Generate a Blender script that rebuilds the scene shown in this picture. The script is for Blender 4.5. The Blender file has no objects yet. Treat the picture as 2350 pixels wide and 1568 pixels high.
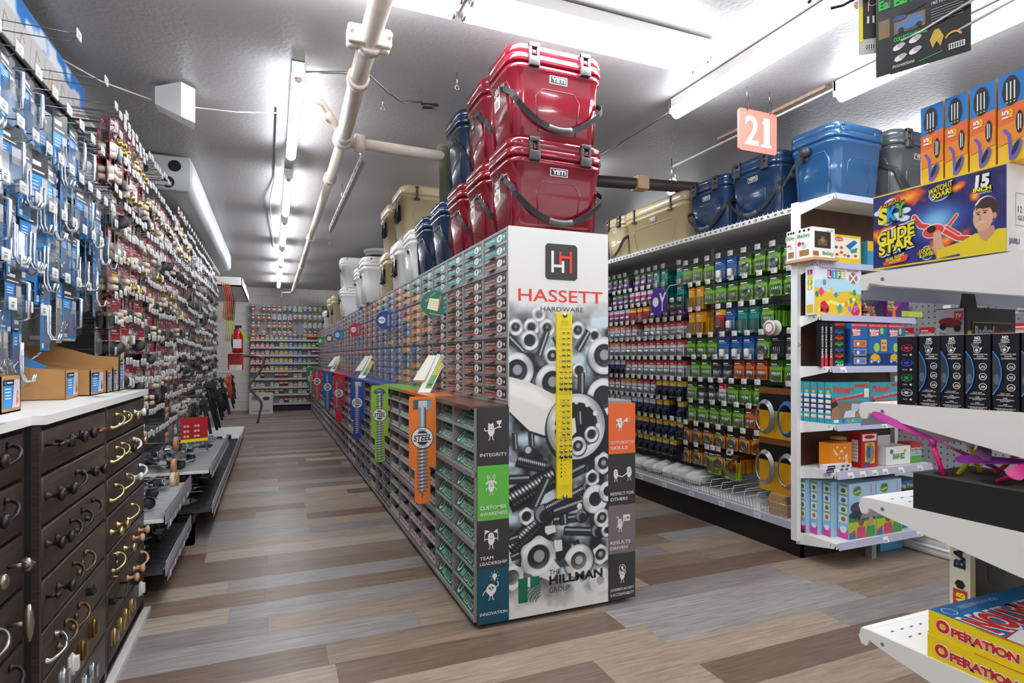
import bpy, bmesh, math, random
import numpy as np
from mathutils import Matrix, Vector
random.seed(7)
SC = bpy.context.scene
COL = SC.collection
PI = math.pi
def hexc(h):
    c = [int(h[i:i+2], 16)/255 for i in (0, 2, 4)]
    return [x/12.92 if x <= .04045 else ((x+.055)/1.055)**2.4 for x in c]
# ---------------------------------------------------------------- camera, world, exposure
F_PX = 1334.0
cam = bpy.data.cameras.new('camera')
cam.sensor_width = 36; cam.lens = F_PX/2350*36; cam.shift_y = 36/2350; cam.clip_start = .02; cam.clip_end = 100
camo = bpy.data.objects.new('camera', cam); COL.objects.link(camo)
camo.location = (0, 0, 1.2); camo.rotation_euler = (PI/2, 0, -math.atan(551/F_PX))
SC.camera = camo
w = bpy.data.worlds.new('world'); SC.world = w; w.use_nodes = True
w.node_tree.nodes['Background'].inputs[0].default_value = (.93, .96, 1, 1)
w.node_tree.nodes['Background'].inputs[1].default_value = 1.0
SC.view_settings.view_transform = 'Standard'; SC.view_settings.look = 'None'
SC.view_settings.gamma = 1; SC.view_settings.use_curve_mapping = False
SC.view_settings.exposure = .45
SC.cycles.transparent_max_bounces = 24
TUBE = 26.0
# ---------------------------------------------------------------- materials
_M = {}
def mat(h, rough=.5, metal=0, emit=0, noise=0, bump=0, scale=40, coat=0):
    k = (h, rough, metal, emit, noise, bump, scale, coat)
    if k in _M: return _M[k]
    m = bpy.data.materials.new('surface_'+h); m.use_nodes = True
    nt = m.node_tree; b = nt.nodes['Principled BSDF']; c = hexc(h)
    b.inputs['Base Color'].default_value = (*c, 1); b.inputs['Roughness'].default_value = rough
    b.inputs['Metallic'].default_value = metal
    if coat: b.inputs['Coat Weight'].default_value = coat; b.inputs['Coat Roughness'].default_value = .06
    if emit:
        b.inputs['Emission Color'].default_value = (*c, 1); b.inputs['Emission Strength'].default_value = emit
    if noise or bump:
        n = nt.nodes.new('ShaderNodeTexNoise'); n.inputs['Scale'].default_value = scale; n.inputs['Detail'].default_value = 3
        tc = nt.nodes.new('ShaderNodeTexCoord'); nt.links.new(tc.outputs['Object'], n.inputs['Vector'])
        if noise:
            r = nt.nodes.new('ShaderNodeValToRGB')
            r.color_ramp.elements[0].position = .3; r.color_ramp.elements[1].position = .7
            r.color_ramp.elements[0].color = (*[x*(1-noise) for x in c], 1); r.color_ramp.elements[1].color = (*[min(1, x*(1+noise)) for x in c], 1)
            nt.links.new(n.outputs['Fac'], r.inputs[0]); nt.links.new(r.outputs[0], b.inputs['Base Color'])
        if bump:
            bp = nt.nodes.new('ShaderNodeBump'); bp.inputs['Strength'].default_value = bump; bp.inputs['Distance'].default_value = .01
            nt.links.new(n.outputs['Fac'], bp.inputs['Height']); nt.links.new(bp.outputs[0], b.inputs['Normal'])
    _M[k] = m; return m
def clear_mat():
    if 'clear' in _M: return _M['clear']
    m = bpy.data.materials.new('clear_plastic'); m.use_nodes = True; nt = m.node_tree
    nt.nodes.remove(nt.nodes['Principled BSDF']); o = nt.nodes['Material Output']
    t = nt.nodes.new('ShaderNodeBsdfTransparent'); t.inputs[0].default_value = (.93, .94, .95, 1)
    g = nt.nodes.new('ShaderNodeBsdfGlossy'); g.inputs['Roughness'].default_value = .12
    x = nt.nodes.new('ShaderNodeMixShader'); fr = nt.nodes.new('ShaderNodeFresnel'); fr.inputs[0].default_value = 1.5
    mp = nt.nodes.new('ShaderNodeMath'); mp.operation = 'MULTIPLY_ADD'; mp.inputs[1].default_value = .6; mp.inputs[2].default_value = .02
    nt.links.new(fr.outputs[0], mp.inputs[0]); nt.links.new(mp.outputs[0], x.inputs[0])
    nt.links.new(t.outputs[0], x.inputs[1]); nt.links.new(g.outputs[0], x.inputs[2]); nt.links.new(x.outputs[0], o.inputs[0])
    _M['clear'] = m; return m
CLEAR = clear_mat()
def vcol_mat():
    m = bpy.data.materials.new('printed_picture'); m.use_nodes = True; nt = m.node_tree
    a = nt.nodes.new('ShaderNodeVertexColor'); a.layer_name = 'print'
    b = nt.nodes['Principled BSDF']; b.inputs['Roughness'].default_value = .4
    nt.links.new(a.outputs['Color'], b.inputs['Base Color']); return m
VCOL = vcol_mat()
WHITE = mat('f0f0ee', .4); BLACK = mat('141416', .45); STEEL = mat('b9bcc0', .28, 1); ZINC = mat('d4d8dc', .25, 1)
GREYM = mat('8d8b8c', .5); PEGGREY = mat('74777a', .35, .7); DARKM = mat('202124', .4); CREAM = mat('eeece6', .35)
# ---------------------------------------------------------------- mesh builder
_TX = {}
def text_geo(s, bold, shear):
    k = (s, bold, shear)
    if k in _TX: return _TX[k]
    cu = bpy.data.curves.new('t', 'FONT'); cu.body = s; cu.size = 1; cu.resolution_u = 4; cu.offset = bold; cu.shear = shear
    cu.space_line = .9
    o = bpy.data.objects.new('t', cu); COL.objects.link(o)
    dg = bpy.context.evaluated_depsgraph_get(); me = bpy.data.meshes.new_from_object(o.evaluated_get(dg))
    vs = [(v.co.x, v.co.y) for v in me.vertices]; fs = [tuple(p.vertices) for p in me.polygons]
    bpy.data.objects.remove(o); bpy.data.curves.remove(cu); bpy.data.meshes.remove(me)
    if not vs: vs = [(0, 0)]
    _TX[k] = (vs, fs); return _TX[k]
def smooth(P, k=4):
    P = [Vector(p) for p in P]; out = []
    for i in range(len(P)-1):
        a, b, c, d = P[max(i-1, 0)], P[i], P[i+1], P[min(i+2, len(P)-1)]
        for j in range(k):
            t = j/k; out.append(.5*((2*b)+(c-a)*t+(2*a-5*b+4*c-d)*t*t+(3*b-a-3*c+d)*t*t*t))
    return out+[P[-1]]
def smr(r, k=4): return [r[i]+(r[i+1]-r[i])*j/k for i in range(len(r)-1) for j in range(k)]+[r[-1]]
class MB:
    def __init__(s): s.k = 0; s.v = []; s.f = []; s.m = []; s.sm = []; s.mats = []; s.M = None
    def add(s, vs, fs, m, smooth=False, M=None):
        if m not in s.mats: s.mats.append(m)
        i = s.mats.index(m); o = len(s.v)
        T = M if M is not None else None
        if T is not None: vs = [T @ Vector(v) for v in vs]
        if s.M is not None: vs = [s.M @ Vector(v) for v in vs]
        s.v += [tuple(v) for v in vs]
        for f in fs: s.f.append(tuple(a+o for a in f)); s.m.append(i); s.sm.append(smooth)
        return s
    def box(s, x0, x1, y0, y1, z0, z1, m, M=None):
        vs = [(x, y, z) for x in (x0, x1) for y in (y0, y1) for z in (z0, z1)]
        return s.add(vs, [(0, 1, 3, 2), (4, 6, 7, 5), (0, 4, 5, 1), (2, 3, 7, 6), (0, 2, 6, 4), (1, 5, 7, 3)], m, M=M)
    def rbox(s, x0, x1, y0, y1, z0, z1, r, m, M=None, seg=2):
        bm = bmesh.new(); bmesh.ops.create_cube(bm, size=1)
        for v in bm.verts: v.co = ((x0+x1)/2+v.co.x*(x1-x0), (y0+y1)/2+v.co.y*(y1-y0), (z0+z1)/2+v.co.z*(z1-z0))
        bmesh.ops.bevel(bm, geom=bm.edges[:], offset=r, segments=seg, affect='EDGES', profile=.5)
        bm.verts.ensure_lookup_table()
        s.add([tuple(v.co) for v in bm.verts], [tuple(v.index for v in f.verts) for f in bm.faces], m, True, M); bm.free(); return s
    def prism(s, poly, z0, z1, m, M=None):
        n = len(poly); vs = [(x, y, z0) for x, y in poly]+[(x, y, z1) for x, y in poly]
        return s.add(vs, [tuple(range(n))[::-1], tuple(range(n, 2*n))]+[(i, (i+1) % n, (i+1) % n+n, i+n) for i in range(n)], m, M=M)
    def loft(s, rings, m, smooth=True, caps=True, M=None, closed=False):
        n = len(rings[0]); vs = [p for r in rings for p in r]; fs = []
        K = len(rings)
        for k in range(K if closed else K-1):
            for i in range(n):
                a = k*n+i; b = k*n+(i+1) % n; k2 = (k+1) % K
                fs.append((a, b, k2*n+(i+1) % n, k2*n+i))
        if caps and not closed: fs += [tuple(range(n))[::-1], tuple(range((K-1)*n, K*n))]
        return s.add(vs, fs, m, smooth, M)
    def tube(s, pts, r, m, n=8, M=None, closed=False):
        P = [Vector(p) for p in pts]; rings = []; K = len(P)
        rr = r if isinstance(r, (list, tuple)) else [r]*K
        up = None
        for i, p in enumerate(P):
            if closed: t = (P[(i+1) % K]-P[i-1])
            else: t = (P[min(i+1, K-1)]-P[max(i-1, 0)])
            t.normalize()
            if up is None: up = t.orthogonal().normalized()
            a = (up-t*up.dot(t))
            if a.length < 1e-5: a = t.orthogonal()
            a.normalize(); b = t.cross(a); up = a
            rings.append([tuple(p+(a*math.cos(q)+b*math.sin(q))*rr[i]) for q in [2*PI*j/n for j in range(n)]])
        return s.loft(rings, m, True, True, M, closed)
    def lathe(s, prof, m, n=16, M=None):
        return s.loft([[(r*math.cos(2*PI*j/n), r*math.sin(2*PI*j/n), z) for j in range(n)] for r, z in prof], m, True, True, M)
    def lz(s, L): s.k += 1; return L*.0004+(s.k % 24)*.000014
    # --- printing on a face: F maps (right, up, outward)
    def rect(s, F, x, y, w, h, m, L=1, rot=0):
        c, q = math.cos(rot), math.sin(rot); z = s.lz(L)
        vs = [(x+a*c-b*q, y+a*q+b*c, z) for a, b in ((0, 0), (w, 0), (w, h), (0, h))]
        return s.add(vs, [(0, 1, 2, 3)], m, M=F)
    def poly(s, F, pts, m, L=1):
        z = s.lz(L); return s.add([(x, y, z) for x, y in pts], [tuple(range(len(pts)))], m, M=F)
    def disc(s, F, x, y, r, m, L=1, n=20, ry=None, rot=0):
        ry = ry or r; P = []
        for i in range(n):
            a = 2*PI*i/n; u, v = r*math.cos(a), ry*math.sin(a)
            P.append((x+u*math.cos(rot)-v*math.sin(rot), y+u*math.sin(rot)+v*math.cos(rot)))
        return s.poly(F, P, m, L)
    def line(s, F, pts, w, m, L=1):
        for (a, b), (c, d) in zip(pts, pts[1:]):
            dx, dy = c-a, d-b; l = math.hypot(dx, dy) or 1; nx, ny = -dy/l*w/2, dx/l*w/2
            s.poly(F, [(a+nx, b+ny), (a-nx, b-ny), (c-nx, d-ny), (c+nx, d+ny)], m, L)
        return s
    def arc(s, F, x, y, r, a0, a1, w, m, L=1, n=10):
        return s.line(F, [(x+r*math.cos(a0+(a1-a0)*i/n), y+r*math.sin(a0+(a1-a0)*i/n)) for i in range(n+1)], w, m, L)
    def text(s, F, t, x, y, h, m, L=1, w=None, al='l', rot=0, bold=.0, shear=0, sk=0):
        vs, fs = text_geo(t, bold, shear)
        mn = min(v[0] for v in vs); mx = max(v[0] for v in vs)
        nl = t.count('\n')+1; sy = h/.69
        wid = mx-mn or 1; sx = sy if w is None else w/wid
        off = {'l': 0, 'c': -.5, 'r': -1}[al]*wid*sx
        c, q = math.cos(rot), math.sin(rot); z = s.lz(L); out = []
        for a, b in vs:
            a = (a-mn)*sx+off; b = b*sy+a*sk
            out.append((x+a*c-b*q, y+a*q+b*c, z))
        return s.add(out, fs, m, M=F)
    def build(s, name, parent=None, world=False, stuff=False):
        me = bpy.data.meshes.new(name)
        v = s.v
        if world and parent is not None:
            q = parent.matrix_basis.inverted(); v = [tuple(q @ Vector(p)) for p in v]
        me.from_pydata(v, [], s.f)
        for m in s.mats: me.materials.append(m)
        me.polygons.foreach_set('material_index', s.m); me.polygons.foreach_set('use_smooth', s.sm); me.update()
        o = bpy.data.objects.new(name, me); COL.objects.link(o)
        if parent is not None: o.parent = parent
        if stuff: o['kind'] = 'stuff'
        return o
def T(x=0, y=0, z=0): return Matrix.Translation((x, y, z))
def R(a, ax='Z'): return Matrix.Rotation(a, 4, ax)
def frame(o, right, up):
    r = Vector(right).normalized(); u = Vector(up).normalized(); n = r.cross(u)
    return Matrix(((r.x, u.x, n.x, o[0]), (r.y, u.y, n.y, o[1]), (r.z, u.z, n.z, o[2]), (0, 0, 0, 1)))
def FS(x, y, z): return frame((x, y, z), (1, 0, 0), (0, 0, 1))    # face towards -Y
def FN(x, y, z): return frame((x, y, z), (-1, 0, 0), (0, 0, 1))   # towards +Y
def FW(x, y, z): return frame((x, y, z), (0, -1, 0), (0, 0, 1))   # towards -X
def FE(x, y, z): return frame((x, y, z), (0, 1, 0), (0, 0, 1))    # towards +X
def FT(x, y, z): return frame((x, y, z), (1, 0, 0), (0, 1, 0))    # towards +Z
def tag(o, label, cat, group=None):
    o['label'] = label; o['category'] = cat
    if group: o['group'] = group
    return o
def thing(name, label, cat, loc=(0, 0, 0), rz=0, group=None):
    o = bpy.data.objects.new(name, None); COL.objects.link(o); o.empty_display_size = .05
    o.location = loc; o.rotation_euler = (0, 0, rz)
    o.matrix_basis = T(*loc) @ R(rz)
    return tag(o, label, cat, group)
_kids = {}
def copy_tree(o, loc, rz=0, label=None, group=None, rx=0, ry=0, scale=None):
    if o.name not in _kids: _kids[o.name] = [(c, [g for g in COL.objects if g.parent == c]) for c in COL.objects if c.parent == o]
    r = o.copy(); COL.objects.link(r); r.location = loc; r.rotation_euler = (rx, ry, rz)
    if scale: r.scale = (scale,)*3
    if label: r['label'] = label
    if group: r['group'] = group
    for c, gs in _kids[o.name]:
        d = c.copy(); COL.objects.link(d); d.parent = r
        for g in gs: e = g.copy(); COL.objects.link(e); e.parent = d
    return r
class Kind:
    """first use moves the prototype itself, later uses copy it"""
    def __init__(s, o): s.o = o; s.used = False
    def put(s, loc, rz=0, label=None, group=None, rx=0, ry=0, scale=None):
        if s.used: return copy_tree(s.o, loc, rz, label, group, rx, ry, scale)
        s.used = True; o = s.o; o.location = loc; o.rotation_euler = (rx, ry, rz)
        if scale: o.scale = (scale,)*3
        if label: o['label'] = label
        if group: o['group'] = group
        _kids[o.name] = [(c, [g for g in COL.objects if g.parent == c]) for c in COL.objects if c.parent == o]
        return o
    def close(s):
        if not s.used:
            for c in [c for c in COL.objects if c.parent == s.o]:
                for g in [g for g in COL.objects if g.parent == c]: bpy.data.objects.remove(g)
                bpy.data.objects.remove(c)
            bpy.data.objects.remove(s.o)
def struct(o, label=None):
    o['kind'] = 'structure'
    if label: o['label'] = label
    return o
def bar(name, x0, x1, y0, y1, z0, z1, m):
    b = MB(); b.box(x0, x1, y0, y1, z0, z1, m); return struct(b.build(name))
ORD = ['first', 'second', 'third', 'fourth', 'fifth', 'sixth', 'seventh', 'eighth', 'ninth', 'tenth', 'eleventh', 'twelfth', 'thirteenth', 'fourteenth', 'fifteenth', 'sixteenth', 'seventeenth', 'eighteenth', 'nineteenth', 'twentieth']+['twenty-'+x for x in ['first', 'second', 'third', 'fourth', 'fifth', 'sixth', 'seventh', 'eighth', 'ninth']]+['thirtieth']+['thirty-'+x for x in ['first', 'second', 'third', 'fourth', 'fifth', 'sixth', 'seventh', 'eighth', 'ninth']]
# ================================================================= SETTING
CEIL = 2.78; WY = 14.35
def floor_mat():
    m = bpy.data.materials.new('vinyl_planks'); m.use_nodes = True; nt = m.node_tree; N = nt.nodes.new; Lk = nt.links.new
    b = nt.nodes['Principled BSDF']
    tc = N('ShaderNodeTexCoord'); sp = N('ShaderNodeSeparateXYZ'); Lk(tc.outputs['Object'], sp.inputs[0])
    def mth(op, a, b_=None, c=None):
        n = N('ShaderNodeMath'); n.operation = op
        for i, q in enumerate((a, b_, c)):
            if q is None: continue
            if isinstance(q, (int, float)): n.inputs[i].default_value = q
            else: Lk(q, n.inputs[i])
        return n.outputs[0]
    W, L = .182, 1.22
    row = mth('FLOOR', mth('DIVIDE', sp.outputs['Y'], W))
    wn = N('ShaderNodeTexWhiteNoise'); wn.noise_dimensions = '1D'; Lk(row, wn.inputs['W'])
    xs = mth('ADD', mth('DIVIDE', sp.outputs['X'], L), mth('MULTIPLY', wn.outputs['Value'], 7.3))
    colm = mth('FLOOR', xs)
    cv = N('ShaderNodeCombineXYZ'); Lk(row, cv.inputs[0]); Lk(colm, cv.inputs[1])
    w2 = N('ShaderNodeTexWhiteNoise'); w2.noise_dimensions = '3D'; Lk(cv.outputs[0], w2.inputs['Vector'])
    ramp = N('ShaderNodeValToRGB'); ramp.color_ramp.interpolation = 'CONSTANT'
    cols = ['85705e', 'a1907e', '8a8380', '9c8b7a', '735f50', '989391', '8c7a6a', 'aca092', '7d6b5d']
    el = ramp.color_ramp.elements
    for i, c in enumerate(cols):
        e = el[i] if i < 2 else el.new(i/len(cols))
        e.position = i/len(cols); e.color = (*hexc(c), 1)
    Lk(w2.outputs['Value'], ramp.inputs[0])
    # grain stretched along the plank, shifted per plank
    mp = N('ShaderNodeMapping'); mp.inputs['Scale'].default_value = (1.6, 26, 1)
    ad = N('ShaderNodeVectorMath'); ad.operation = 'ADD'; Lk(tc.outputs['Object'], ad.inputs[0])
    sc = N('ShaderNodeVectorMath'); sc.operation = 'SCALE'; Lk(w2.outputs['Color'], sc.inputs[0]); sc.inputs['Scale'].default_value = 9
    Lk(sc.outputs[0], ad.inputs[1]); Lk(ad.outputs[0], mp.inputs[0])
    no = N('ShaderNodeTexNoise'); no.inputs['Scale'].default_value = 3.2; no.inputs['Detail'].default_value = 8; no.inputs['Roughness'].default_value = .62; no.inputs['Distortion'].default_value = .8
    Lk(mp.outputs[0], no.inputs['Vector'])
    gr = N('ShaderNodeValToRGB'); gr.color_ramp.elements[0].position = .32; gr.color_ramp.elements[0].color = (.62, .60, .58, 1)
    gr.color_ramp.elements[1].position = .68; gr.color_ramp.elements[1].color = (1.18, 1.16, 1.14, 1); Lk(no.outputs['Fac'], gr.inputs[0])
    mx = N('ShaderNodeMix'); mx.data_type = 'RGBA'; mx.blend_type = 'MULTIPLY'; mx.inputs['Factor'].default_value = 1
    Lk(ramp.outputs[0], mx.inputs[6]); Lk(gr.outputs[0], mx.inputs[7])
    # seams
    fy = mth('FRACT', mth('DIVIDE', sp.outputs['Y'], W)); fx = mth('FRACT', xs)
    ey = mth('MINIMUM', fy, mth('SUBTRACT', 1, fy)); ex = mth('MINIMUM', fx, mth('SUBTRACT', 1, fx))
    seam = mth('MINIMUM', mth('MULTIPLY', ey, W), mth('MULTIPLY', ex, L))
    sm = mth('MULTIPLY_ADD', mth('LESS_THAN', seam, .0011), -.35, 1)
    m2 = N('ShaderNodeMix'); m2.data_type = 'RGBA'; m2.blend_type = 'MULTIPLY'; m2.inputs['Factor'].default_value = 1
    Lk(mx.outputs[2], m2.inputs[6]); Lk(sm, m2.inputs[7]); Lk(m2.outputs[2], b.inputs['Base Color'])
    b.inputs['Roughness'].default_value = .36
    bp = N('ShaderNodeBump'); bp.inputs['Strength'].default_value = .25; bp.inputs['Distance'].default_value = .003
    Lk(no.outputs['Fac'], bp.inputs['Height']); Lk(bp.outputs[0], b.inputs['Normal'])
    return m
b = MB(); b.box(-1.6, 7.2, -4, WY+.2, -.05, 0, floor_mat()); struct(b.build('floor'))
b = MB(); b.box(-1.6, 7.2, -4, WY+.2, CEIL, CEIL+.08, mat('a7a5a5', .38, noise=.03, bump=.22, scale=42)); struct(b.build('ceiling'))
def block_wall(h):
    m = bpy.data.materials.new('painted_block'); m.use_nodes = True; nt = m.node_tree; N = nt.nodes.new; Lk = nt.links.new
    b = nt.nodes['Principled BSDF']; tc = N('ShaderNodeTexCoord'); s = N('ShaderNodeSeparateXYZ'); c = N('ShaderNodeCombineXYZ')
    Lk(tc.outputs['Object'], s.inputs[0]); Lk(s.outputs['X'], c.inputs[0]); Lk(s.outputs['Z'], c.inputs[1])
    br = N('ShaderNodeTexBrick'); br.inputs['Scale'].default_value = 1; br.inputs['Brick Width'].default_value = .4; br.inputs['Row Height'].default_value = .2
    br.inputs['Mortar Size'].default_value = .004; br.inputs['Color1'].default_value = (*hexc(h), 1); br.inputs['Color2'].default_value = (*hexc(h), 1); br.inputs['Mortar'].default_value = (*hexc('c9c5bd'), 1)
    Lk(c.outputs[0], br.inputs['Vector']); Lk(br.outputs['Color'], b.inputs['Base Color']); b.inputs['Roughness'].default_value = .6
    return m
b = MB(); b.box(-1.6, 7.2, WY, WY+.12, 0, CEIL, block_wall('efece6')); struct(b.build('wall_back'))
b = MB(); b.box(-1.24, -1.12, -4, WY, 0, CEIL, mat('d9d7d1', .6)); struct(b.build('wall_left'))
b = MB(); b.box(7.1, 7.2, -4, WY, 0, CEIL, mat('d9d7d1', .6)); struct(b.build('wall_right'))
# ================================================================= CEILING FIXTURES
TM = mat('f4f8ff', .5, emit=TUBE); HOUS = mat('e4e2dc', .4)
def strip_light(name, x, y, z, length, rz, label, group=None, tubes=1, house=True):
    t = thing(name, label, 'light', (x, y, z), rz, group)
    hw = .032 if tubes == 1 else .085
    b = MB(); b.box(-hw, hw, 0, length, .03, .085, HOUS)
    b.box(-hw, hw, -.004, .012, -.0, .085, HOUS); b.box(-hw, hw, length-.012, length+.004, -.0, .085, HOUS)
    b.build('housing', t)
    for k in range(tubes):
        xx = 0 if tubes == 1 else (-.055, .055)[k]
        b = MB(); b.tube([(xx, .02, .0), (xx, length-.02, .0)], .024 if tubes > 1 else .034, TM, 10); b.build('fluorescent_tube', t)
        for q in (.008, length-.03): b = MB(); b.tube([(xx, q, 0), (xx, q+.022, 0)], .022, mat('c9a48c', .4) if tubes == 1 else ZINC, 8); b.build('tube_socket', t)
    return t
ys = [(3.3, 4.62), (5.2, 6.5), (6.95, 8.25), (8.75, 10.0), (10.4, 11.7), (12.0, 13.2)]
nm = ['nearest the speaker', 'second in the left aisle row', 'third in the left aisle row', 'fourth in the left aisle row', 'fifth in the left aisle row', 'last before the back wall']
for (a, c), n in zip(ys, nm):
    strip_light('strip_light', .13, a, CEIL-.09, c-a, 0, 'white fluorescent strip light over the left aisle, '+n, 'strip lights over the left aisle')
for a, c in ((3.62, 'behind'), (-1.3, 'near')):
    pass
strip_light('strip_light', 2.28, 1.70, CEIL-.09, 1.22, 0, 'long white fluorescent strip light left of the hanging aisle number 21')
strip_light('strip_light', 2.28, 4.05, CEIL-.09, 1.22, 0, 'white fluorescent strip light just right of the stacked red coolers')
strip_light('strip_light', 2.28, 6.5, CEIL-.09, 1.22, 0, 'white fluorescent strip light further down the right aisle behind the coolers')
strip_light('strip_light', 3.0, 1.15, CEIL-.09, 1.22, 0, 'white fluorescent strip light beside the wooden patch at upper right')
strip_light('double_tube_light', 2.02, 2.37, CEIL-.09, 1.26, PI/2, 'wide two-tube fluorescent light above the stacked red coolers', tubes=2)
strip_light('double_tube_light', .74, 2.37, CEIL-.09, 1.26, PI/2, 'wide two-tube fluorescent light running off the top edge of the photo', tubes=2)
for i, (x, y) in enumerate([(-.4, .4), (-.4, -1.6), (1.0, .3), (1.0, -1.6), (2.2, -.9), (4.4, 2.6), (4.4, 5.2), (4.0, 0)]):  # extra fixtures added as fill light, behind and beside the view
    strip_light('strip_light', x, y, CEIL-.09, 1.22, 0, 'white fluorescent strip light added as ceiling fill behind the viewer or past the right shelves', 'added fill strip lights out of view')
PIPE = mat('d9cdc0', .4, noise=.06, scale=12)
t = thing('sprinkler_pipe', 'cream painted pipe running along the ceiling above the left aisle', 'pipe', (.41, 1.6, 2.62))
b = MB(); b.tube([(.39, 1.6, 2.6), (.40, 3.0, 2.6), (.42, 3.85, 2.6)], .045, PIPE, 16); b.build('main_pipe', t, True)
b = MB(); b.tube([(.42, 3.85, 2.6), (.42, 8.5, 2.6), (.41, 13.4, 2.6)], .034, PIPE, 12)
b.tube([(.41, 13.4, 2.6), (.2, 13.5, 2.6), (.2, 13.5, 2.5)], .02, PIPE, 8); b.build('narrow_pipe', t, True)
b = MB()
for y, r in ((2.62, .062), (3.0, .055), (4.75, .05), (7.2, .048), (9.5, .045), (3.86, .062), (3.78, .055)): b.tube([(.4 if y < 3.4 else .42, y-.03, 2.6), (.4 if y < 3.4 else .42, y+.03, 2.6)], r, PIPE, 14)
b.build('collar', t, True)
b = MB(); b.rbox(.30, .49, 2.56, 2.6, 2.56, 2.64, .012, PIPE); b.rbox(.3, .49, 2.61, 2.65, 2.56, 2.64, .012, PIPE)
for x in (.315, .475): b.tube([(x, 2.53, 2.6), (x, 2.68, 2.6)], .012, PIPE, 6)
b.build('clamp', t, True)
b = MB(); b.tube([(.42, 3.9, 2.6), (1.1, 3.93, 2.6), (1.5, 3.93, 2.6)], .036, PIPE, 12); b.tube([(.5, 3.9, 2.6), (.56, 3.9, 2.6)], .058, PIPE, 12); b.build('branch_pipe', t, True)
b = MB(); b.tube([(.42, 3.86, 2.62), (.27, 3.6, 2.7), (.16, 3.5, 2.7)], .022, PIPE, 8)
b.tube([(.29, 3.66, 2.68), (.33, 3.72, 2.66)], .034, PIPE, 8); b.build('elbow_branch', t, True)
b = MB(); b.tube([(2.0, 3.95, 2.56), (3.9, 3.62, 2.56)], .045, mat('3a3230', .5, noise=.1, scale=9), 14)
for q in (.66,): b.box(2.62, 2.72, 3.78, 3.88, 2.512, 2.612, mat('b59a74', .6))
o = tag(b.build('black_pipe'), 'dark brown pipe crossing the ceiling above the tan cooler at right', 'pipe')
b = MB(); b.tube([(2.94, 3.79, 2.61), (2.94, 3.79, CEIL)], .005, STEEL, 6); b.arc(FW(2.94, 3.79, 2.56), 0, 0, .06, 0, PI*2, .02, STEEL, 0)
tag(b.build('pipe_hanger'), 'steel rod hanger holding the dark pipe', 'hanger')
b = MB(); b.box(.575, .605, 4.15, 6.6, 2.56, 2.62, mat('9ea0a2', .35, .8)); b.tube([(.59, 4.3, 2.62), (.59, 4.3, CEIL)], .004, STEEL, 5); b.tube([(.59, 5.5, 2.62), (.59, 5.5, CEIL)], .004, STEEL, 5)
for k in range(14): b.box(.574, .5748, 4.25+k*.165, 4.33+k*.165, 2.583, 2.597, BLACK)
tag(b.build('metal_channel'), 'slotted galvanised steel channel hung beside the cream pipe', 'bracket')
b = MB(); b.tube([(.17, 3.33, 2.74), (.35, 3.3, 2.76), (.5, 3.25, 2.75), (.6, 3.3, 2.7), (.72, 3.45, 2.72), (.85, 3.5, 2.76)], .008, mat('8f9092', .35, .8), 6)
b.tube([(.85, 3.5, 2.74), (.95, 3.52, 2.76)], .018, DARKM, 8); tag(b.build('conduit_whip'), 'flexible grey metal conduit looping behind the cream pipe', 'cable')
b = MB(); b.tube([(2.28, 2.96, 2.72), (2.28, 4.02, 2.72)], .010, mat('77787a', .4, .6), 8); tag(b.build('conduit'), 'thin grey conduit joining the two right strip lights', 'cable')
b = MB(); b.box(2.96, 3.04, 2.42, 3.3, CEIL-.02, CEIL-.001, mat('a58f78', .7, noise=.15)); tag(b.build('wooden_patch'), 'weathered wooden strip on the ceiling behind the number 21 sign', 'board')
b = MB(); b.tube([(3.0, 1.0, 2.755), (3.02, 3.9, 2.755)], .008, WHITE, 6); b.tube([(3.02, 3.85, 2.75), (3.02, 3.85, 2.62)], .004, ZINC, 5)
b.tube([(3.02+.014*math.cos(a), 3.85, 2.606+.014*math.sin(a)) for a in [i*PI/4 for i in range(8)]], .003, ZINC, 5, closed=True)
tag(b.build('white_conduit'), 'thin white rail with an eye hook hanging from its end', 'rail')
for x, y, s in ((.95, 3.1, .07), (.62, 3.55, .06), (.72, 8.2, .05)):
    b = MB(); b.tube([(x, y, CEIL), (x, y, CEIL-s)], .003, ZINC, 5); b.tube([(x+.012*math.cos(a), y, CEIL-s-.012+.012*math.sin(a)) for a in [i*PI/4 for i in range(8)]], .002, ZINC, 5, closed=True)
    tag(b.build('eye_hook'), 'small steel eye hook screwed into the ceiling '+('beyond the conduit loop' if x == .62 else 'between pipe and red coolers' if x == .95 else 'above the white coolers'), 'hook')
# hanging aisle sign
t = thing('aisle_sign', 'salmon square aisle sign with white number 21 hanging on rings', 'sign', (2.65, 2.61, 2.4))
b = MB(); SGN = mat('b5705e', .6, noise=.06, scale=14); F = frame((2.50, 2.61, 2.405), (1, .0, .0), (0, 0, 1))
pl = []
for cx, cy, a0 in ((.272, .225, 0), (.02, .225, PI/2), (.02, .02, PI), (.272, .02, 1.5*PI)):
    for i in range(4): pl.append((cx+.02*math.cos(a0+i*PI/6), cy+.02*math.sin(a0+i*PI/6)))
b.prism(pl, -.012, 0, SGN, F); b.build('board', t, True)
b = MB(); b.text(F, '2', .095, .04, .165, WHITE, 6, w=.105, al='c', bold=.015); b.text(F, '1', .21, .04, .165, WHITE, 6, w=.045, al='c', bold=.02); b.rect(F, .165, .036, .085, .014, WHITE, 5); b.rect(F, .18, .17, .03, .012, WHITE, 5, rot=.4); b.build('numerals', t, True)
for x in (.06, .235):
    b = MB(); b.tube([(2.50+x, 2.61+.016*math.sin(a), 2.68+.04*math.cos(a)) for a in [i*PI/6 for i in range(12)]], .0022, BLACK, 5, closed=True)
    b.tube([(2.50+x, 2.61, 2.715), (2.50+x, 2.61, CEIL)], .002, ZINC, 5)
    b.build('hanging_ring', t, True)
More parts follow.
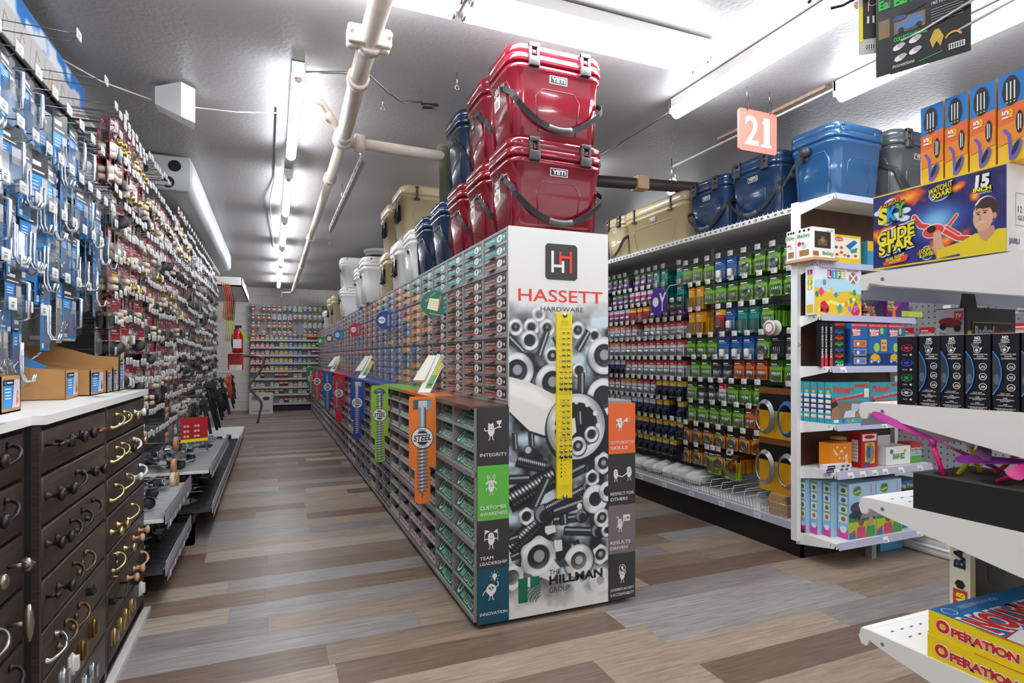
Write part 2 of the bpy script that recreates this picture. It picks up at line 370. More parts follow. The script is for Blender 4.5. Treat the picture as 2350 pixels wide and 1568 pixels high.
# speaker with wires
t = thing('speaker', 'white box loudspeaker hung from the ceiling above left aisle', 'speaker', (-.53, 3.88, 2.565)); t.scale = (.9,)*3
b = MB(); b.loft([[( -.10, -.05, .02), (.0, -.12, .02), (.09, -.10, -.02), (.10, .06, .0), (.0, .12, .02), (-.09, .06, .02)],
                  [(-.10, -.05, .20), (.0, -.12, .22), (.10, -.10, .22), (.11, .06, .21), (.0, .12, .2), (-.09, .06, .2)]], WHITE, False)
b = MB(); b.loft([[(-.10, .10, z0), (-.10, -.02, z0), (.06, -.13, z1), (.13, -.05, z1), (.11, .08, z1)] for z0, z1 in ((.10, .0), (.21, .22))], WHITE, False)
b.build('cabinet', t)
b = MB(); b.box(-.02, .02, -.02, .02, .2, (CEIL-2.565)/.9, WHITE); b.build('bracket', t)
b = MB(); b.tube([(-1.0, 3.6, 2.72), (-.85, 3.75, 2.69), (-.64, 3.88, 2.68)], .004, CREAM, 5); b.tube([(-.43, 3.9, 2.68), (-.2, 3.93, 2.70), (.03, 3.95, 2.74), (.03, 3.96, CEIL-.01)], .0035, CREAM, 5)
b.tube([(.03, 3.96, CEIL-.01), (.02, 5.5, CEIL-.012), (-.02, 6.2, CEIL-.03), (.02, 9, CEIL-.01)], .005, mat('8b8b8d', .5), 5)
tag(b.build('speaker_wire'), 'thin white wire running from the loudspeaker across the ceiling', 'wire')
# light channel / duct along the left wall
t = thing('ceiling_duct', 'pale grey box duct with two black round holes on the end plate', 'duct', (-.86, 5.2, 2.4))
b = MB(); b.rbox(-1.11, -.57, 5.2, 9.75, 2.49, CEIL-.004, .06, mat('c9ccce', .4)); b.build('casing', t, True)
b = MB(); b.rbox(-1.10, -.59, 5.185, 5.205, 2.50, CEIL-.012, .009, mat('b4b9ba', .5), seg=1)
for x, z in ((-.70, 2.69), (-.745, 2.56), (-.92, 2.65)): b.disc(FS(0, 5.184, 0), x, z, .045, BLACK, 2)
b.box(-.83, -.72, 5.17, 5.184, 2.53, 2.56, mat('c2c4c0', .5)); b.build('end_plate', t, True)
# ================================================================= ISLAND
YF = 2.43; PCH = .329; NC = 35; YE = YF+PCH*NC
GR = mat('918c89', .45); GRL = mat('a39f9c', .45); GRD = mat('6d696a', .5); INN = mat('2a2a2d', .7)
b = MB(); b.box(.86, 1.62, YF+.02, YE, 0, .028, BLACK); tag(b.build('island_plinth'), 'black toe kick base under the long hardware drawer island', 'plinth')
TEAL = mat('1d8c87', .4); BRN = mat('4a2a20', .4); ORG = mat('e8921c', .4); BLU = mat('2b5fb0', .4); BUR = mat('6c1f34', .4); RED = mat('c93238', .4)
PRP = mat('5a4a86', .4); GRN = mat('12704f', .4); NVY = mat('27377e', .4); SLT = mat('8e3f3f', .4); LBL = mat('5e86c0', .4)
ICOL = mat('ecebe8', .4); ICD = mat('232022', .5); RUST = mat('b5573a', .4)
PAL = {'t': TEAL, 'b': BRN, 'o': ORG, 'u': BLU, 'm': BUR, 'r': RED, 'p': PRP, 'g': GRN, 'n': NVY, 's': SLT, 'l': LBL}
TXT = {'t': 'Wing Nuts', 'b': 'Socket Cap Screws', 'o': 'Lock Washers', 'u': 'Hex Bolts', 'm': 'Carriage Bolts', 'r': 'Rivets', 'p': 'Pins', 'g': 'Screws', 'n': 'Machine Screws', 's': 'Anchors', 'l': 'Lag Screws'}
def draw_icon(b, F, cx, cy, s, ic, L):
    if ic == 0: b.disc(F, cx, cy, s*.55, ICD, L, 12, s*.75); b.disc(F, cx, cy, s*.2, ICOL, L+1, 8, s*.3)
    elif ic == 1: b.rect(F, cx-s*.5, cy-s*.7, s*.9, s*.45, ICD, L); b.rect(F, cx-s*.18, cy-s*.3, s*.36, s, ICD, L)
    elif ic == 2: b.line(F, [(cx-s*.7, cy-s*.5), (cx+s*.7, cy+s*.5)], s*.25, ICD, L)
    elif ic == 3: b.rect(F, cx-s*.3, cy-s*.8, s*.6, s*1.5, ICD, L); b.rect(F, cx-s*.55, cy+s*.3, s*1.1, s*.4, ICD, L)
    else:
        b.disc(F, cx-s*.4, cy-s*.3, s*.35, ICD, L, 8); b.disc(F, cx+s*.4, cy+s*.3, s*.35, ICD, L, 8)
def drawer_mesh(key, ic, near):
    """drawer front in local coords: front face at x=0 facing -X, y 0..-W, z 0..H"""
    W, H = PCH-.03, .082 if False else .085
    b = MB(); b.box(0, .10, -W, 0, 0, H, GRL)
    b.box(-.004, 0, -W, 0, H-.006, H, GR)
    b.box(-.022, 0, -.16, -.07, .012, .016, GR); b.box(-.022, -.018, -.16, -.07, .004, .014, GR)
    l = MB(); F = FW(-.001, -.008, .018); c = PAL[key]; w, h = W-.016, H-.03
    l.rect(F, 0, 0, w, h, c, 1)
    if key == 'b': l.rect(F, 0, 0, w*.66, h*.36, RUST, 2)
    l.disc(F, w*.72, h*.5, w*.13, ICOL, 3, 14, h*.5); draw_icon(l, F, w*.72, h*.5, h*.36, ic, 4)
    if near:
        l.text(F, TXT[key], .008, h*.5, h*.26, WHITE, 4, w=w*.5, bold=.01); l.text(F, '- Acero', .008, h*.12, h*.15, WHITE, 4, w=w*.28)
        l.rect(F, w*.9, h*.3, w*.06, h*.35, ICOL, 4)
    else: l.rect(F, .01, h*.5, w*.42, h*.2, ICOL, 4)
    return b, l
_DR = {}
def put_drawer(key, ic, near, par, y, z):
    k = (key, ic, near)
    if k not in _DR:
        b, l = drawer_mesh(key, ic, near)
        if near < 2: b.add(l.v, [], c0) if False else None
        if not near:
            o = len(b.v)
            b.v += l.v
            for f, mi, s in zip(l.f, l.m, l.sm):
                mm = l.mats[mi]
                if mm not in b.mats: b.mats.append(mm)
                b.f.append(tuple(a+o for a in f)); b.m.append(b.mats.index(mm)); b.sm.append(s)
            d = b.build('drawer', par); e = None
        else:
            d = b.build('drawer', par); e = l.build('drawer_label', d)
        _DR[k] = (d, e); d.location = (0, y, z); return d
    d0, e0 = _DR[k]; d = d0.copy(); COL.objects.link(d); d.parent = par; d.location = (0, y, z)
    if e0: e = e0.copy(); COL.objects.link(e); e.parent = d
    return d
UZ = [1.785-.012-.0905*(i+1) if i < 0 else 0 for i in range(1)]
rows = []
z = 1.782
for sec in (3, 5, 5):
    for i in range(sec):
        z -= .0575; rows.append(z)
    z -= .017
# true row height from the photo: 13 rows between 1.79 and 0.985
H_ = .0578
near_pat = ['ttbbb bbbbb bbb'.replace(' ', ''), 'tttbbbbbbbbbb', 'tttbbbbbbbbbb', 'tttttbbbbbbbb', 'tttoobobbbobo', 'ttoooooouuoou', 'toorouuoouuoo', 'roruuumuuluuo', 'tuullmuouuulu', 'otuullmuuuuuu', 'tolumumuuuuup']
GEN = ['ulusrmuurulls', 'srmssrpsrrsmu', 'mrsmsrrpssmrr', 'srsrmsurssurs', 'tsrgsrrsugsrs']
fr0 = None
for c in range(NC):
    y1 = YF+PCH*(c+1); pat = near_pat[c] if c < len(near_pat) else GEN[random.randrange(5)]
    lab = ('upper drawer column with %s labels, %s from the end sign' % ({'t': 'teal and brown', 'r': 'red and blue', 's': 'red', 'o': 'orange and brown', 'u': 'blue and red', 'm': 'wine red'}[pat[0]], ORD[c]))
    if c == 0: lab = 'upper grey drawer column with teal and brown labels, right against the end sign'
    t = thing('drawer_cabinet', lab, 'drawer cabinet', (.985, y1, .985), 0, 'upper drawer columns of the island')
    if fr0 is None:
        b = MB(); b.box(0.02, .257, -PCH, 0, 0, .80, INN)
        b.box(-.004, .03, -PCH, -PCH+.012, 0, .803, GR); b.box(-.004, .03, -.012, 0, 0, .803, GR)
        b.box(-.002, .257, -PCH, 0, .798, .806, GR); b.box(-.008, .03, -PCH, 0, 0, .012, GR)
        for s in (1.782-.0575*3-.009, 1.782-.0575*8-.026): b.box(-.008, .03, -PCH, 0, s-.985-.007, s-.985+.009, GR)
        fr0 = b.build('frame', t)
    else:
        o = fr0.copy(); COL.objects.link(o); o.parent = t
    for i, zz in enumerate(rows):
        k = pat[i]; ic = {'b': (2 if i == 2 and c == 0 else 0 if c % 2 == 0 else 1)}.get(k, (i+c) % 5)
        d = put_drawer(k, ic, c < 13, t, -.0145, zz-.985)
        d.scale = (1, 1, H_/.0885*1.0)
# back half of the upper island (right aisle side)
b = MB(); b.box(1.245, 1.497, YF+.02, YE, .985, 1.785, GR)
for c in range(NC+1): b.box(1.495, 1.50, YF+c*PCH-.006, YF+c*PCH+.006, .985, 1.79, GRL)
for q in range(13): b.box(1.496, 1.503, YF+.02, YE, rows[q]-.004, rows[q]+.002, GRL)
tag(b.build('drawer_cabinet'), 'right-aisle side bank of grey drawers behind the end sign', 'drawer cabinet')
# lower units -------------------------------------------------------
LZ = []
for z0, z1 in ((.686, .965), (.372, .672), (.045, .358)):
    h = (z1-z0)/3
    for i in range(3): LZ.append((z1-(i+1)*h, h))
CONT = mat('4a4c50', .35, .6, bump=1.0, scale=160)
def wide_tray(par):
    W = PCH-.026; b = MB(); h = .082
    b.add([(0, 0, 0), (0, -W, 0), (.055, -W, h*.86), (.055, 0, h*.86), (.14, 0, 0), (.14, -W, 0), (.14, 0, h*.5), (.14, -W, h*.5)],
          [(0, 1, 2, 3), (0, 4, 5, 1), (0, 3, 6, 4), (1, 5, 7, 2), (4, 6, 7, 5)], GRL)
    b.box(-.004, .002, -W, 0, -.004, .006, GRL); b.box(.06, .138, -W+.005, -.005, .02, .05, CONT)
    d = b.build('tray', par)
    l = MB(); F = frame((-.0012+.055*.06, -.004, h*.86*.06), (0, -1, 0), (.055, 0, h*.86)); w = W-.008; hh = math.hypot(.055, h*.86)*.88
    GD = mat('0d6b4a', .35)
    l.rect(F, 0, 0, w, hh, GD, 1); l.disc(F, w*.12, hh*.55, hh*.32, ICOL, 2, 14, hh*.42); l.disc(F, w*.12, hh*.55, hh*.18, GD, 3, 10, hh*.28); l.line(F, [(w*.07, hh*.35), (w*.17, hh*.75)], hh*.1, mat('4aa35e', .4), 4)
    l.text(F, 'Screws #6-#12', w*.25, hh*.72, hh*.14, WHITE, 3, w=w*.66, bold=.01)
    l.rect(F, w*.25, hh*.14, w*.16, hh*.4, mat('8fb5a4', .5), 2)
    for q in (.45, .66): l.rect(F, w*q, hh*.1, w*.17, hh*.42, ICOL, 2); l.rect(F, w*q+w*.015, hh*.14, w*.14, hh*.34, GD, 3); l.rect(F, w*q+w*.04, hh*.2, w*.09, hh*.22, mat('6f8f86', .4), 4)
    l.rect(F, w*.93, hh*.08, w*.03, hh*.12, ICOL, 3)
    l.build('tray_label', d); return d
def open_bins(par, key):
    W = PCH-.026; b = MB(); h = .09; n = 2
    lab = {'g': '5fa04a', 'r': 'b85a50', 'n': '27377e', 'p': '7a5f9a', 's': 'a8505c'}[key]; LC = mat(lab, .4); ww = W/n
    for k in range(n):
        y0 = -k*ww-.003; y1 = -(k+1)*ww+.003
        b.add([(0, y0, .012), (0, y1, .012), (.02, y1, 0), (.02, y0, 0), (.012, y0, .048), (.012, y1, .048), (.10, y0, .082), (.10, y1, .082), (.10, y0, 0), (.10, y1, 0)],
              [(0, 1, 5, 4), (0, 3, 2, 1), (0, 4, 6, 8, 3), (1, 2, 9, 7, 5), (3, 8, 9, 2)], GRL)
        b.add([(.016, y0-.004, .03), (.016, y1+.004, .03), (.1, y1+.004, .05), (.1, y0-.004, .05)], [(0, 1, 2, 3)], CONT)
    d = b.build('bin', par); l = MB()
    for k in range(n):
        y0 = -k*ww-.006; F = frame((-.0006, y0, .014), (0, -1, 0), (.012, 0, .036)); w = ww-.014; hh = .03
        if key in 'np':
            l.rect(F, 0, 0, w, hh, LC, 1); l.rect(F, w*.08, hh*.2, w*.3, hh*.5, mat('e0c23a' if key == 'n' else 'd8d6da', .4), 2); l.rect(F, w*.45, hh*.3, w*.4, hh*.15, ICOL, 2)
        else:
            l.rect(F, 0, 0, w, hh, mat('cfccc8', .4), 1); l.rect(F, w*.06, hh*.5, w*.42, hh*.36, LC, 2); l.rect(F, w*.06, hh*.15, w*.8, hh*.12, GREYM, 2); l.rect(F, w*.6, hh*.45, w*.28, hh*.4, ICD if key == 's' else LC, 2)
    l.build('bin_label', d); return d
_BN = {}
def put_bin(kind, par, y, z, s):
    if kind not in _BN:
        d = wide_tray(par) if kind == 'w' else open_bins(par, kind); _BN[kind] = (d, [g for g in COL.objects if g.parent == d])
    else:
        d0, g0 = _BN[kind]; d = d0.copy(); COL.objects.link(d); d.parent = par
        for g in g0: e = g.copy(); COL.objects.link(e); e.parent = d
    d.location = (.0, y, z); d.scale = (1, 1, s); return d
fl0 = None
KN = {'w': 'wide green-labelled trays', 'g': 'bins with green and white labels', 'r': 'bins with red and white labels', 'n': 'bins with blue and yellow labels', 'p': 'bins with purple labels', 's': 'bins with dark red labels'}
for c in range(NC):
    y1 = YF+PCH*(c+1)
    kc = 'w' if c < 2 else 'gr'[c % 2] if c < 9 else 'n' if c < 12 else 'r' if c < 14 else 'n' if c < 18 else 'p' if c < 21 else 'sr'[c % 2] if c < 26 else 'pn'[c % 2]
    lab = 'lower island column of %s, %s from the end sign' % (KN[kc], ORD[c])
    t = thing('bin_cabinet', lab, 'bin cabinet', (.825, y1, .04), 0, 'lower bin columns of the island')
    if fl0 is None:
        b = MB(); b.box(.11, .20, -PCH, 0, 0, .93, INN)
        b.box(.0, .13, -PCH, -PCH+.011, 0, .93, GR); b.box(.0, .13, -.011, 0, 0, .93, GR)
        b.box(-.006, .13, -PCH, 0, -.01, .008, GR); b.box(-.002, .13, -PCH, 0, .925, .935, GR)
        for s in (.679, .365): b.box(-.012, .13, -PCH, 0, s-.04-.011, s-.04+.011, GR)
        for zz, h in LZ: b.box(.02, .13, -PCH, 0, zz-.04-.002, zz-.04+.001, GRD)
        fl0 = b.build('frame', t)
    else:
        o = fl0.copy(); COL.objects.link(o); o.parent = t
    for i, (zz, h) in enumerate(LZ):
        kk = kc
        if kc in 'gr': kk = 'r' if (i >= 6 and c < 6) or (i >= 3 and c in (3, 4)) else kc if c > 4 else 'g'
        if c in (5, 6, 7) and i >= 5: kk = 'n' if c > 5 else 'g'
        put_bin(kk, t, -.013, zz-.04+.002, h/.1)
b = MB(); b.box(1.03, 1.64, YF+.02, YE, .03, .96, GR)
for c in range(NC+1): b.box(1.64, 1.652, YF+max(c*PCH-.006, .02), YF+c*PCH+.006, .05, .97, GRL)
for z in (.36, .68): b.box(1.64, 1.65, YF+.02, YE, z-.01, z+.01, GRL)
b.box(1.50, 1.655, YF+.02, YE, .965, .985, GRL)
tag(b.build('bin_cabinet'), 'right-aisle side bank of grey bins below the ledge', 'bin cabinet')
# ledge sections
LD = [(0, 2.1, '6b4638', 'brown'), (2.1, 4.3, 'e0732a', 'orange'), (4.3, 7.0, '86b93e', 'lime green'), (7.0, 13.5, '2c489c', 'blue'), (13.5, 16.5, '5a3d8a', 'purple'), (16.5, 21.5, 'c02e3c', 'red'), (21.5, 26, 'd8562c', 'red orange'), (26, 30, '2f6fb0', 'sky blue'), (30, 35, '1f9a58', 'green')]
for a, c, h, n in LD:
    b = MB(); b.box(.8065, .978, YF+a*PCH+.002, YF+c*PCH-.002, .976, .984, mat(h, .3)); b.box(.80, .806, YF+a*PCH+.002, YF+c*PCH-.002, .966, .984, mat(h, .25))
    tag(b.build('ledge_board'), n+' glossy ledge board lying along the drawer island', 'ledge')
# hanging bolt sign flags ------------------------------------------
SG = mat('8d949c', .3, 0); SG2 = mat('4d535b', .35); SG3 = mat('c6ccd2', .3); 
def bolt_art(b, F, w, h, head):
    cx = w/2; L = 2
    if head == 'hex':
        for i, (a, c, m) in enumerate(((-.34, -.15, SG2), (-.15, .17, SG3), (.17, .34, SG))): b.rect(F, cx+a*w, h*.88, (c-a)*w, h*.085, m, L)
        b.rect(F, cx-.3*w, h*.962, .6*w, h*.008, SG2, L)
    elif head == 'pan': 
        b.poly(F, [(cx+.36*w*math.cos(PI-a), h*.90+h*.065*math.sin(a)) for a in [PI*i/10 for i in range(11)]]+[(cx+.2*w, h*.885), (cx-.2*w, h*.885)], SG2, L); b.disc(F, cx-.05*w, h*.935, .18*w, SG, L+1, 12, h*.014)
    elif head == 'chain':
        for y0 in (.86, .30):
            for k, m in ((0, SG2), (1, SG)): b.arc(F, cx, h*y0, w*(.18-.01*k), 0, 2*PI, w*(.13-k*.07), m, L+k, 16)
        b.rect(F, cx-.25*w, h*.32, w*.12, h*.52, SG, L); b.rect(F, cx+.13*w, h*.32, w*.12, h*.52, SG2, L); return
    else: b.poly(F, [(cx-.3*w, h*.97), (cx+.3*w, h*.97), (cx+.12*w, h*.9), (cx-.12*w, h*.9)], SG2, L)
    b.rect(F, cx-.14*w, h*.6, .28*w, h*.3, SG, L); b.rect(F, cx-.05*w, h*.6, .09*w, h*.3, SG3, L+1); b.rect(F, cx+.08*w, h*.6, .06*w, h*.3, SG2, L+1)
    y0, y1 = (.06, .56) if head != 'pan' else (.03, .88)
    if head == 'hex': b.poly(F, [(cx-.04*w, h*.1), (cx+.05*w, h*.1), (cx, h*.035)], SG2, L)
    y = y0+.05 if head == 'hex' else y0; k = 0
    while y < y1:
        q = 1 if head != 'hex' else min(1, (y-y0)/.1+.3)
        b.poly(F, [(cx-.14*w*q, h*(y+.006)), (cx+.14*w*q, h*(y+.016)), (cx+.14*w*q, h*(y+.032)), (cx-.14*w*q, h*(y+.024))], SG, L)
        b.poly(F, [(cx-.06*w*q, h*(y+.009)), (cx+.03*w*q, h*(y+.012)), (cx+.03*w*q, h*(y+.029)), (cx-.06*w*q, h*(y+.026))], SG3, L+1)
        b.poly(F, [(cx-.24*w*q, h*(y)), (cx-.14*w*q, h*(y-.006)), (cx+.14*w*q, h*(y+.004)), (cx+.25*w*q, h*(y+.014)), (cx+.14*w*q, h*(y+.016)), (cx-.14*w*q, h*(y+.007))], SG2, L+1)
        y += .033
FL = [(3.198, 'e8761c', 'orange', 'hex', .24), (4.589, '86b82c', 'lime green', 'pan', .21), (5.892, '1c3f9a', 'dark blue', 'hex', .21), (7.587, 'c8202c', 'crimson', 'chain', .22), (9.194, '1f5cb8', 'blue', 'pan', .24), (11.39, 'd83a34', 'red', 'pan', .27), (13.212, '15924f', 'green', 'flat', .27)]
for i, (y, h, n, hd, w) in enumerate(FL):
    t = thing('bolt_sign', '%s hanging flag sign with a printed steel fastener and ZINC STEEL badge' % n, 'sign', (.735, y*.942, .4276), 0)
    # the flag sticks out of the island into the aisle, its face turned to the camera
    Hh = .565; F = FS(-w*.78, 0, 0); ww = w; n0 = .04
    b = MB(); hgt = Hh
    def rr(x0, x1, y0, y1, r, k=5):
        P = []
        for cx, cy, a0 in ((x1-r, y1-r, 0), (x0+r, y1-r, PI/2), (x0+r, y0+r, PI), (x1-r, y0+r, 1.5*PI)):
            for j in range(k): P.append((cx+r*math.cos(a0+j*PI/2/(k-1)), cy+r*math.sin(a0+j*PI/2/(k-1))))
        return P
    w = w*.585; F = frame((-w*.5, .015, 0), (.97, -.24, 0), (0, 0, 1))
    b.prism(rr(0, w, hgt*.34, hgt, .012), -.003, 0, mat(h, .3), F); b.prism(rr(w*.21, w*.79, 0, hgt*.36, .03), -.0029, 0.0001, mat(h, .3), F)
    b.build('panel', t)
    b = MB(); bolt_art(b, F, w, hgt, hd)
    b.disc(F, w/2, hgt*.615, w*.41, BLACK, 5, 28); b.disc(F, w/2, hgt*.615, w*.385, ICOL, 6, 28); b.disc(F, w/2, hgt*.615, w*.26, ICD, 7, 20)
    b.rect(F, w*.14, hgt*.58, w*.72, hgt*.075, ICOL, 8); b.text(F, 'STEEL', w/2, hgt*.59, hgt*.052, BLACK, 9, w=w*.66, al='c', bold=.03, shear=.2, sk=.08)
    b.text(F, 'ZINC', w/2, hgt*.675, hgt*.022, BLACK, 9, w=w*.3, al='c', bold=.01); b.text(F, 'ZINC', w/2, hgt*.535, hgt*.022, BLACK, 9, w=w*.3, al='c', bold=.01)
    b.build('printed_bolt', t)
    b = MB()
    for z in (.9, .72, .5): b.box(w-.06, w-.035, -.012, .0, hgt*z-.03, hgt*z+.03, CLEAR)
    b.build('clip', t)
# round flags on the upper drawers
RF = [(3.509, '0d6a5c', 'dark green round', 'Bag it... Price it...'), (5.202, '17388f', 'dark blue round', 'STEEL'), (7.141, 'c02a44', 'crimson round', 'STEEL'), (8.985, '1f86c4', 'light blue round', 'STEEL'), (10.6, '0f6b58', 'dark green oval', 'Bag it'), (12.355, '14965a', 'bright green round', 'STEEL')]
for i, (y, h, n, tx) in enumerate(RF):
    t = thing('round_sign', n+' flag sign sticking out of the upper drawers', 'sign', (.93, y, 1.53)); r = .082 if i != 4 else .07
    F = frame((-.0, 0, 0), (.96, -.28, 0), (0, 0, 1)); b = MB()
    P = [(r*math.cos(a), r*math.sin(a)) for a in [PI/2+.6+(2*PI-1.2)*k/22+0 for k in range(23)]]
    P = [(x, yy) for x, yy in [(r*math.cos(a), r*math.sin(a)) for a in [.75+(2*PI-1.5)*k/22 for k in range(23)]]]
    b.prism(P, -.002, 0, mat(h, .3), F); b.build('panel', t); b = MB()
    if 'Bag' in tx:
        b.poly(F, [(-.045, -.03), (.02, -.045), (.03, .03), (-.03, .035)], mat('eee8c0', .5), 2)
        for q in range(4): b.line(F, [(-.035, -.02+q*.013), (.022, -.026+q*.014)], .0015, mat('9fb0a0', .5), 3)
        b.poly(F, [(.02, -.035), (.032, -.02), (.045, .05), (.034, .052)], mat('b5713a', .5), 4)
        b.text(F, 'Bag it... Price it...', -.05, .012, .014, mat('e8c84a', .5), 3, w=.085, rot=.75); b.text(F, 'Empaquetelo', -.03, -.062, .01, mat('e8c84a', .5), 3, w=.07, rot=-.15)
    else:
        b.disc(F, -.03, 0, .032, ICOL, 2, 18); b.text(F, 'STEEL', -.03, -.007, .014, BLACK, 3, w=.05, al='c', bold=.03)
        b.rect(F, .02, -.05, .016, .1, SG, 2); b.rect(F, .014, .045, .028, .014, SG2, 3)
    b.build('print', t)
# brochure holders
for i, (y, n) in enumerate([(3.52, 'nearest the camera, green and yellow price card'), (6.2, 'in the middle of the ledge'), (9.4, 'furthest along the ledge')]):
    t = thing('bag_dispenser', 'white bag pad and card holder, '+n, 'holder', (.866, y, .985))
    b = MB(); b.add([(-.05, .0, 0), (.07, .0, 0), (.07, .12, 0), (-.05, .12, 0), (-.05, .13, .17), (.07, .13, .17)], [(0, 1, 2, 3), (0, 1, 5, 4), (3, 2, 5, 4)], WHITE)
    b = MB(); F = frame((-.045, -.03, 0), (.6, -.25, 0), (.16, .10, .26))
    b.prism([(0, 0), (.075, 0), (.075, .29), (0, .29)], -.002, 0, WHITE, F); b.box(-.05, .06, -.04, .05, .0, .003, CLEAR)
    b.build('card_stand', t); b = MB()
    b.rect(F, .03, .03, .04, .25, mat('4f9a3a', .4), 2); b.rect(F, .035, .13, .03, .13, mat('d8c83a', .4), 3)
    for q in range(9): b.rect(F, .038, .14+q*.013, .02, .003, ICD, 4)
    b.text(F, 'Per Sack', .01, .268, .01, mat('3c8a3a', .4), 4); b.rect(F, .038, .05, .025, .012, ICD, 4); b.build('price_card', t)
    b = MB(); F2 = frame((-.06, .02, .06), (.5, -.2, 0), (.16, .10, .26))
    b.loft([[(0, 0, 0), (.07, 0, 0), (.07, .0, .03), (0, .0, .03)], [(.01, .2, -.01), (.06, .2, -.01), (.06, .2, .01), (.01, .2, .01)]], mat('e6e4d4', .5), False, M=F2); b.build('bag_pad', t)
# ================================================================= PRINTED PICTURES (colour attribute on a fine mesh)
class Pic:
    def __init__(s, w, h, nx, bg=(1, 1, 1)):
        s.w, s.h = w, h; s.nx = nx; s.ny = max(2, int(round(nx*h/w)))
        x = np.linspace(0, w, s.nx); y = np.linspace(0, h, s.ny); s.X, s.Y = np.meshgrid(x, y)
        s.c = np.zeros((s.ny, s.nx, 3)); s.c[:] = bg; s.px = w/(s.nx-1)
    def blend(s, a, col):
        a = np.clip(a, 0, 1)[..., None]; s.c = s.c*(1-a)+np.array(col)*a if not isinstance(col, np.ndarray) or col.ndim < 3 else s.c*(1-a)+col*a
    def noise(s, sc, seed=0, oct=3):
        r = np.random.RandomState(seed); out = np.zeros_like(s.X); amp = 1; tot = 0
        for o in range(oct):
            n = 64; g = r.rand(n, n); u = s.X/sc*(2**o); v = s.Y/sc*(2**o)
            i = np.floor(u).astype(int); j = np.floor(v).astype(int); fu = u-i; fv = v-j
            fu = fu*fu*(3-2*fu); fv = fv*fv*(3-2*fv)
            out += amp*((g[j % n, i % n]*(1-fu)+g[j % n, (i+1) % n]*fu)*(1-fv)+(g[(j+1) % n, i % n]*(1-fu)+g[(j+1) % n, (i+1) % n]*fu)*fv)
            tot += amp; amp *= .5
        return out/tot
    def disc(s, x, y, r, col, ry=None, soft=1.0, rot=0):
        ry = ry or r; dx, dy = s.X-x, s.Y-y; c, q = math.cos(rot), math.sin(rot)
        d = np.hypot((dx*c+dy*q)/r, (-dx*q+dy*c)/ry); s.blend((1-d)*min(r, ry)/(s.px*soft)+.5, col); return s
    def ring(s, x, y, r, hole=.55, light=.93, dark=.12, hexa=False, blur=1.0, thread=True):
        dx, dy = s.X-x, s.Y-y; d = np.hypot(dx, dy)/r; a = np.arctan2(dy, dx)
        o = d*(1+.06*np.cos(6*a)) if hexa else d
        s.blend((1.12-np.hypot(dx-.04*r, dy+.08*r)/r)*r/(s.px*3*blur), (.07, .10, .13))
        sh = light-.22*np.clip(np.sin(a*2+.7), 0, 1)*(np.abs(d-.8) < .25)-.12*(d > .9)
        s.blend((1-o)*r/(s.px*blur)+.5, np.repeat(sh[..., None], 3, 2)*np.array([.99, 1, 1]))
        t = d/hole; inner = dark+.45*np.clip((t-.45), 0, 1)*np.clip(-np.sin(a-.6), 0, 1)
        if thread: inner = inner+.12*np.sin(t*28)*(t > .62)
        s.blend((hole-d)*r/(s.px*blur)+.5, np.repeat(inner[..., None], 3, 2)*np.array([.9, 1, 1.1]))
        s.blend((hole*.52-np.hypot(dx-.02*r, dy-.04*r)/r)*r/(s.px*blur*1.5), (.62, .63, .64) if hash((round(x, 3), round(y, 3))) % 2 else (.12, .15, .18))
    def bolt(s, x0, y0, x1, y1, r, pitch=None, head=None, light=.85, blur=1.0):
        L = math.hypot(x1-x0, y1-y0); ux, uy = (x1-x0)/L, (y1-y0)/L
        t = (s.X-x0)*ux+(s.Y-y0)*uy; n = -(s.X-x0)*uy+(s.Y-y0)*ux; pitch = pitch or r*.42
        w = r*(1-.10*(.5+.5*np.sin(2*PI*t/pitch)))
        m = np.minimum(np.minimum(t, L-t)/s.px, (w-np.abs(n))/s.px)/blur+.5
        q = n/r; base = .12+light*np.exp(-((q-.18)/.32)**2)+.25*np.exp(-((q+.75)/.15)**2)
        th = .5+.5*np.sin(2*PI*(t+n*.22)/pitch); v = np.clip(base*(.28+.85*th), .04, 1)
        s.blend((r*1.35-np.abs(n+r*.2))/(s.px*3*blur)*((t > -r*.3) & (t < L+r*.2)), (.06, .09, .12))
        s.blend(m, np.repeat(v[..., None], 3, 2)*np.array([.94, .98, 1]))
        if head: s.disc(x1, y1, head, (.06, .08, .10), soft=2); s.disc(x1-.1*head, y1+.1*head, head*.82, (.5, .53, .56), soft=3); s.disc(x1+.1*head, y1-.15*head, head*.6, (.12, .14, .17), soft=3)
    def pol(s, P, col, soft=1.0):
        inside = np.zeros(s.X.shape, bool); n = len(P); dm = np.full(s.X.shape, 9.)
        for i in range(n):
            (xa, ya), (xb, yb) = P[i], P[(i+1) % n]
            if ya != yb: inside ^= ((ya > s.Y) != (yb > s.Y)) & (s.X < (xb-xa)*(s.Y-ya)/(yb-ya)+xa)
            l2 = (xb-xa)**2+(yb-ya)**2 or 1e-9; t = np.clip(((s.X-xa)*(xb-xa)+(s.Y-ya)*(yb-ya))/l2, 0, 1)
            dm = np.minimum(dm, np.hypot(s.X-xa-t*(xb-xa), s.Y-ya-t*(yb-ya)))
        s.blend(np.where(inside, dm, -dm)/(s.px*soft)+.5, col)
    def stroke(s, P, w, col, soft=1.0):
        dm = np.full(s.X.shape, 9.)
        for (xa, ya), (xb, yb) in zip(P, P[1:]):
            l2 = (xb-xa)**2+(yb-ya)**2 or 1e-9; t = np.clip(((s.X-xa)*(xb-xa)+(s.Y-ya)*(yb-ya))/l2, 0, 1)
            dm = np.minimum(dm, np.hypot(s.X-xa-t*(xb-xa), s.Y-ya-t*(yb-ya)))
        s.blend((w/2-dm)/(s.px*soft)+.5, col)
    def rect(s, x, y, w, h, col): s.pol([(x, y), (x+w, y), (x+w, y+h), (x, y+h)], col)
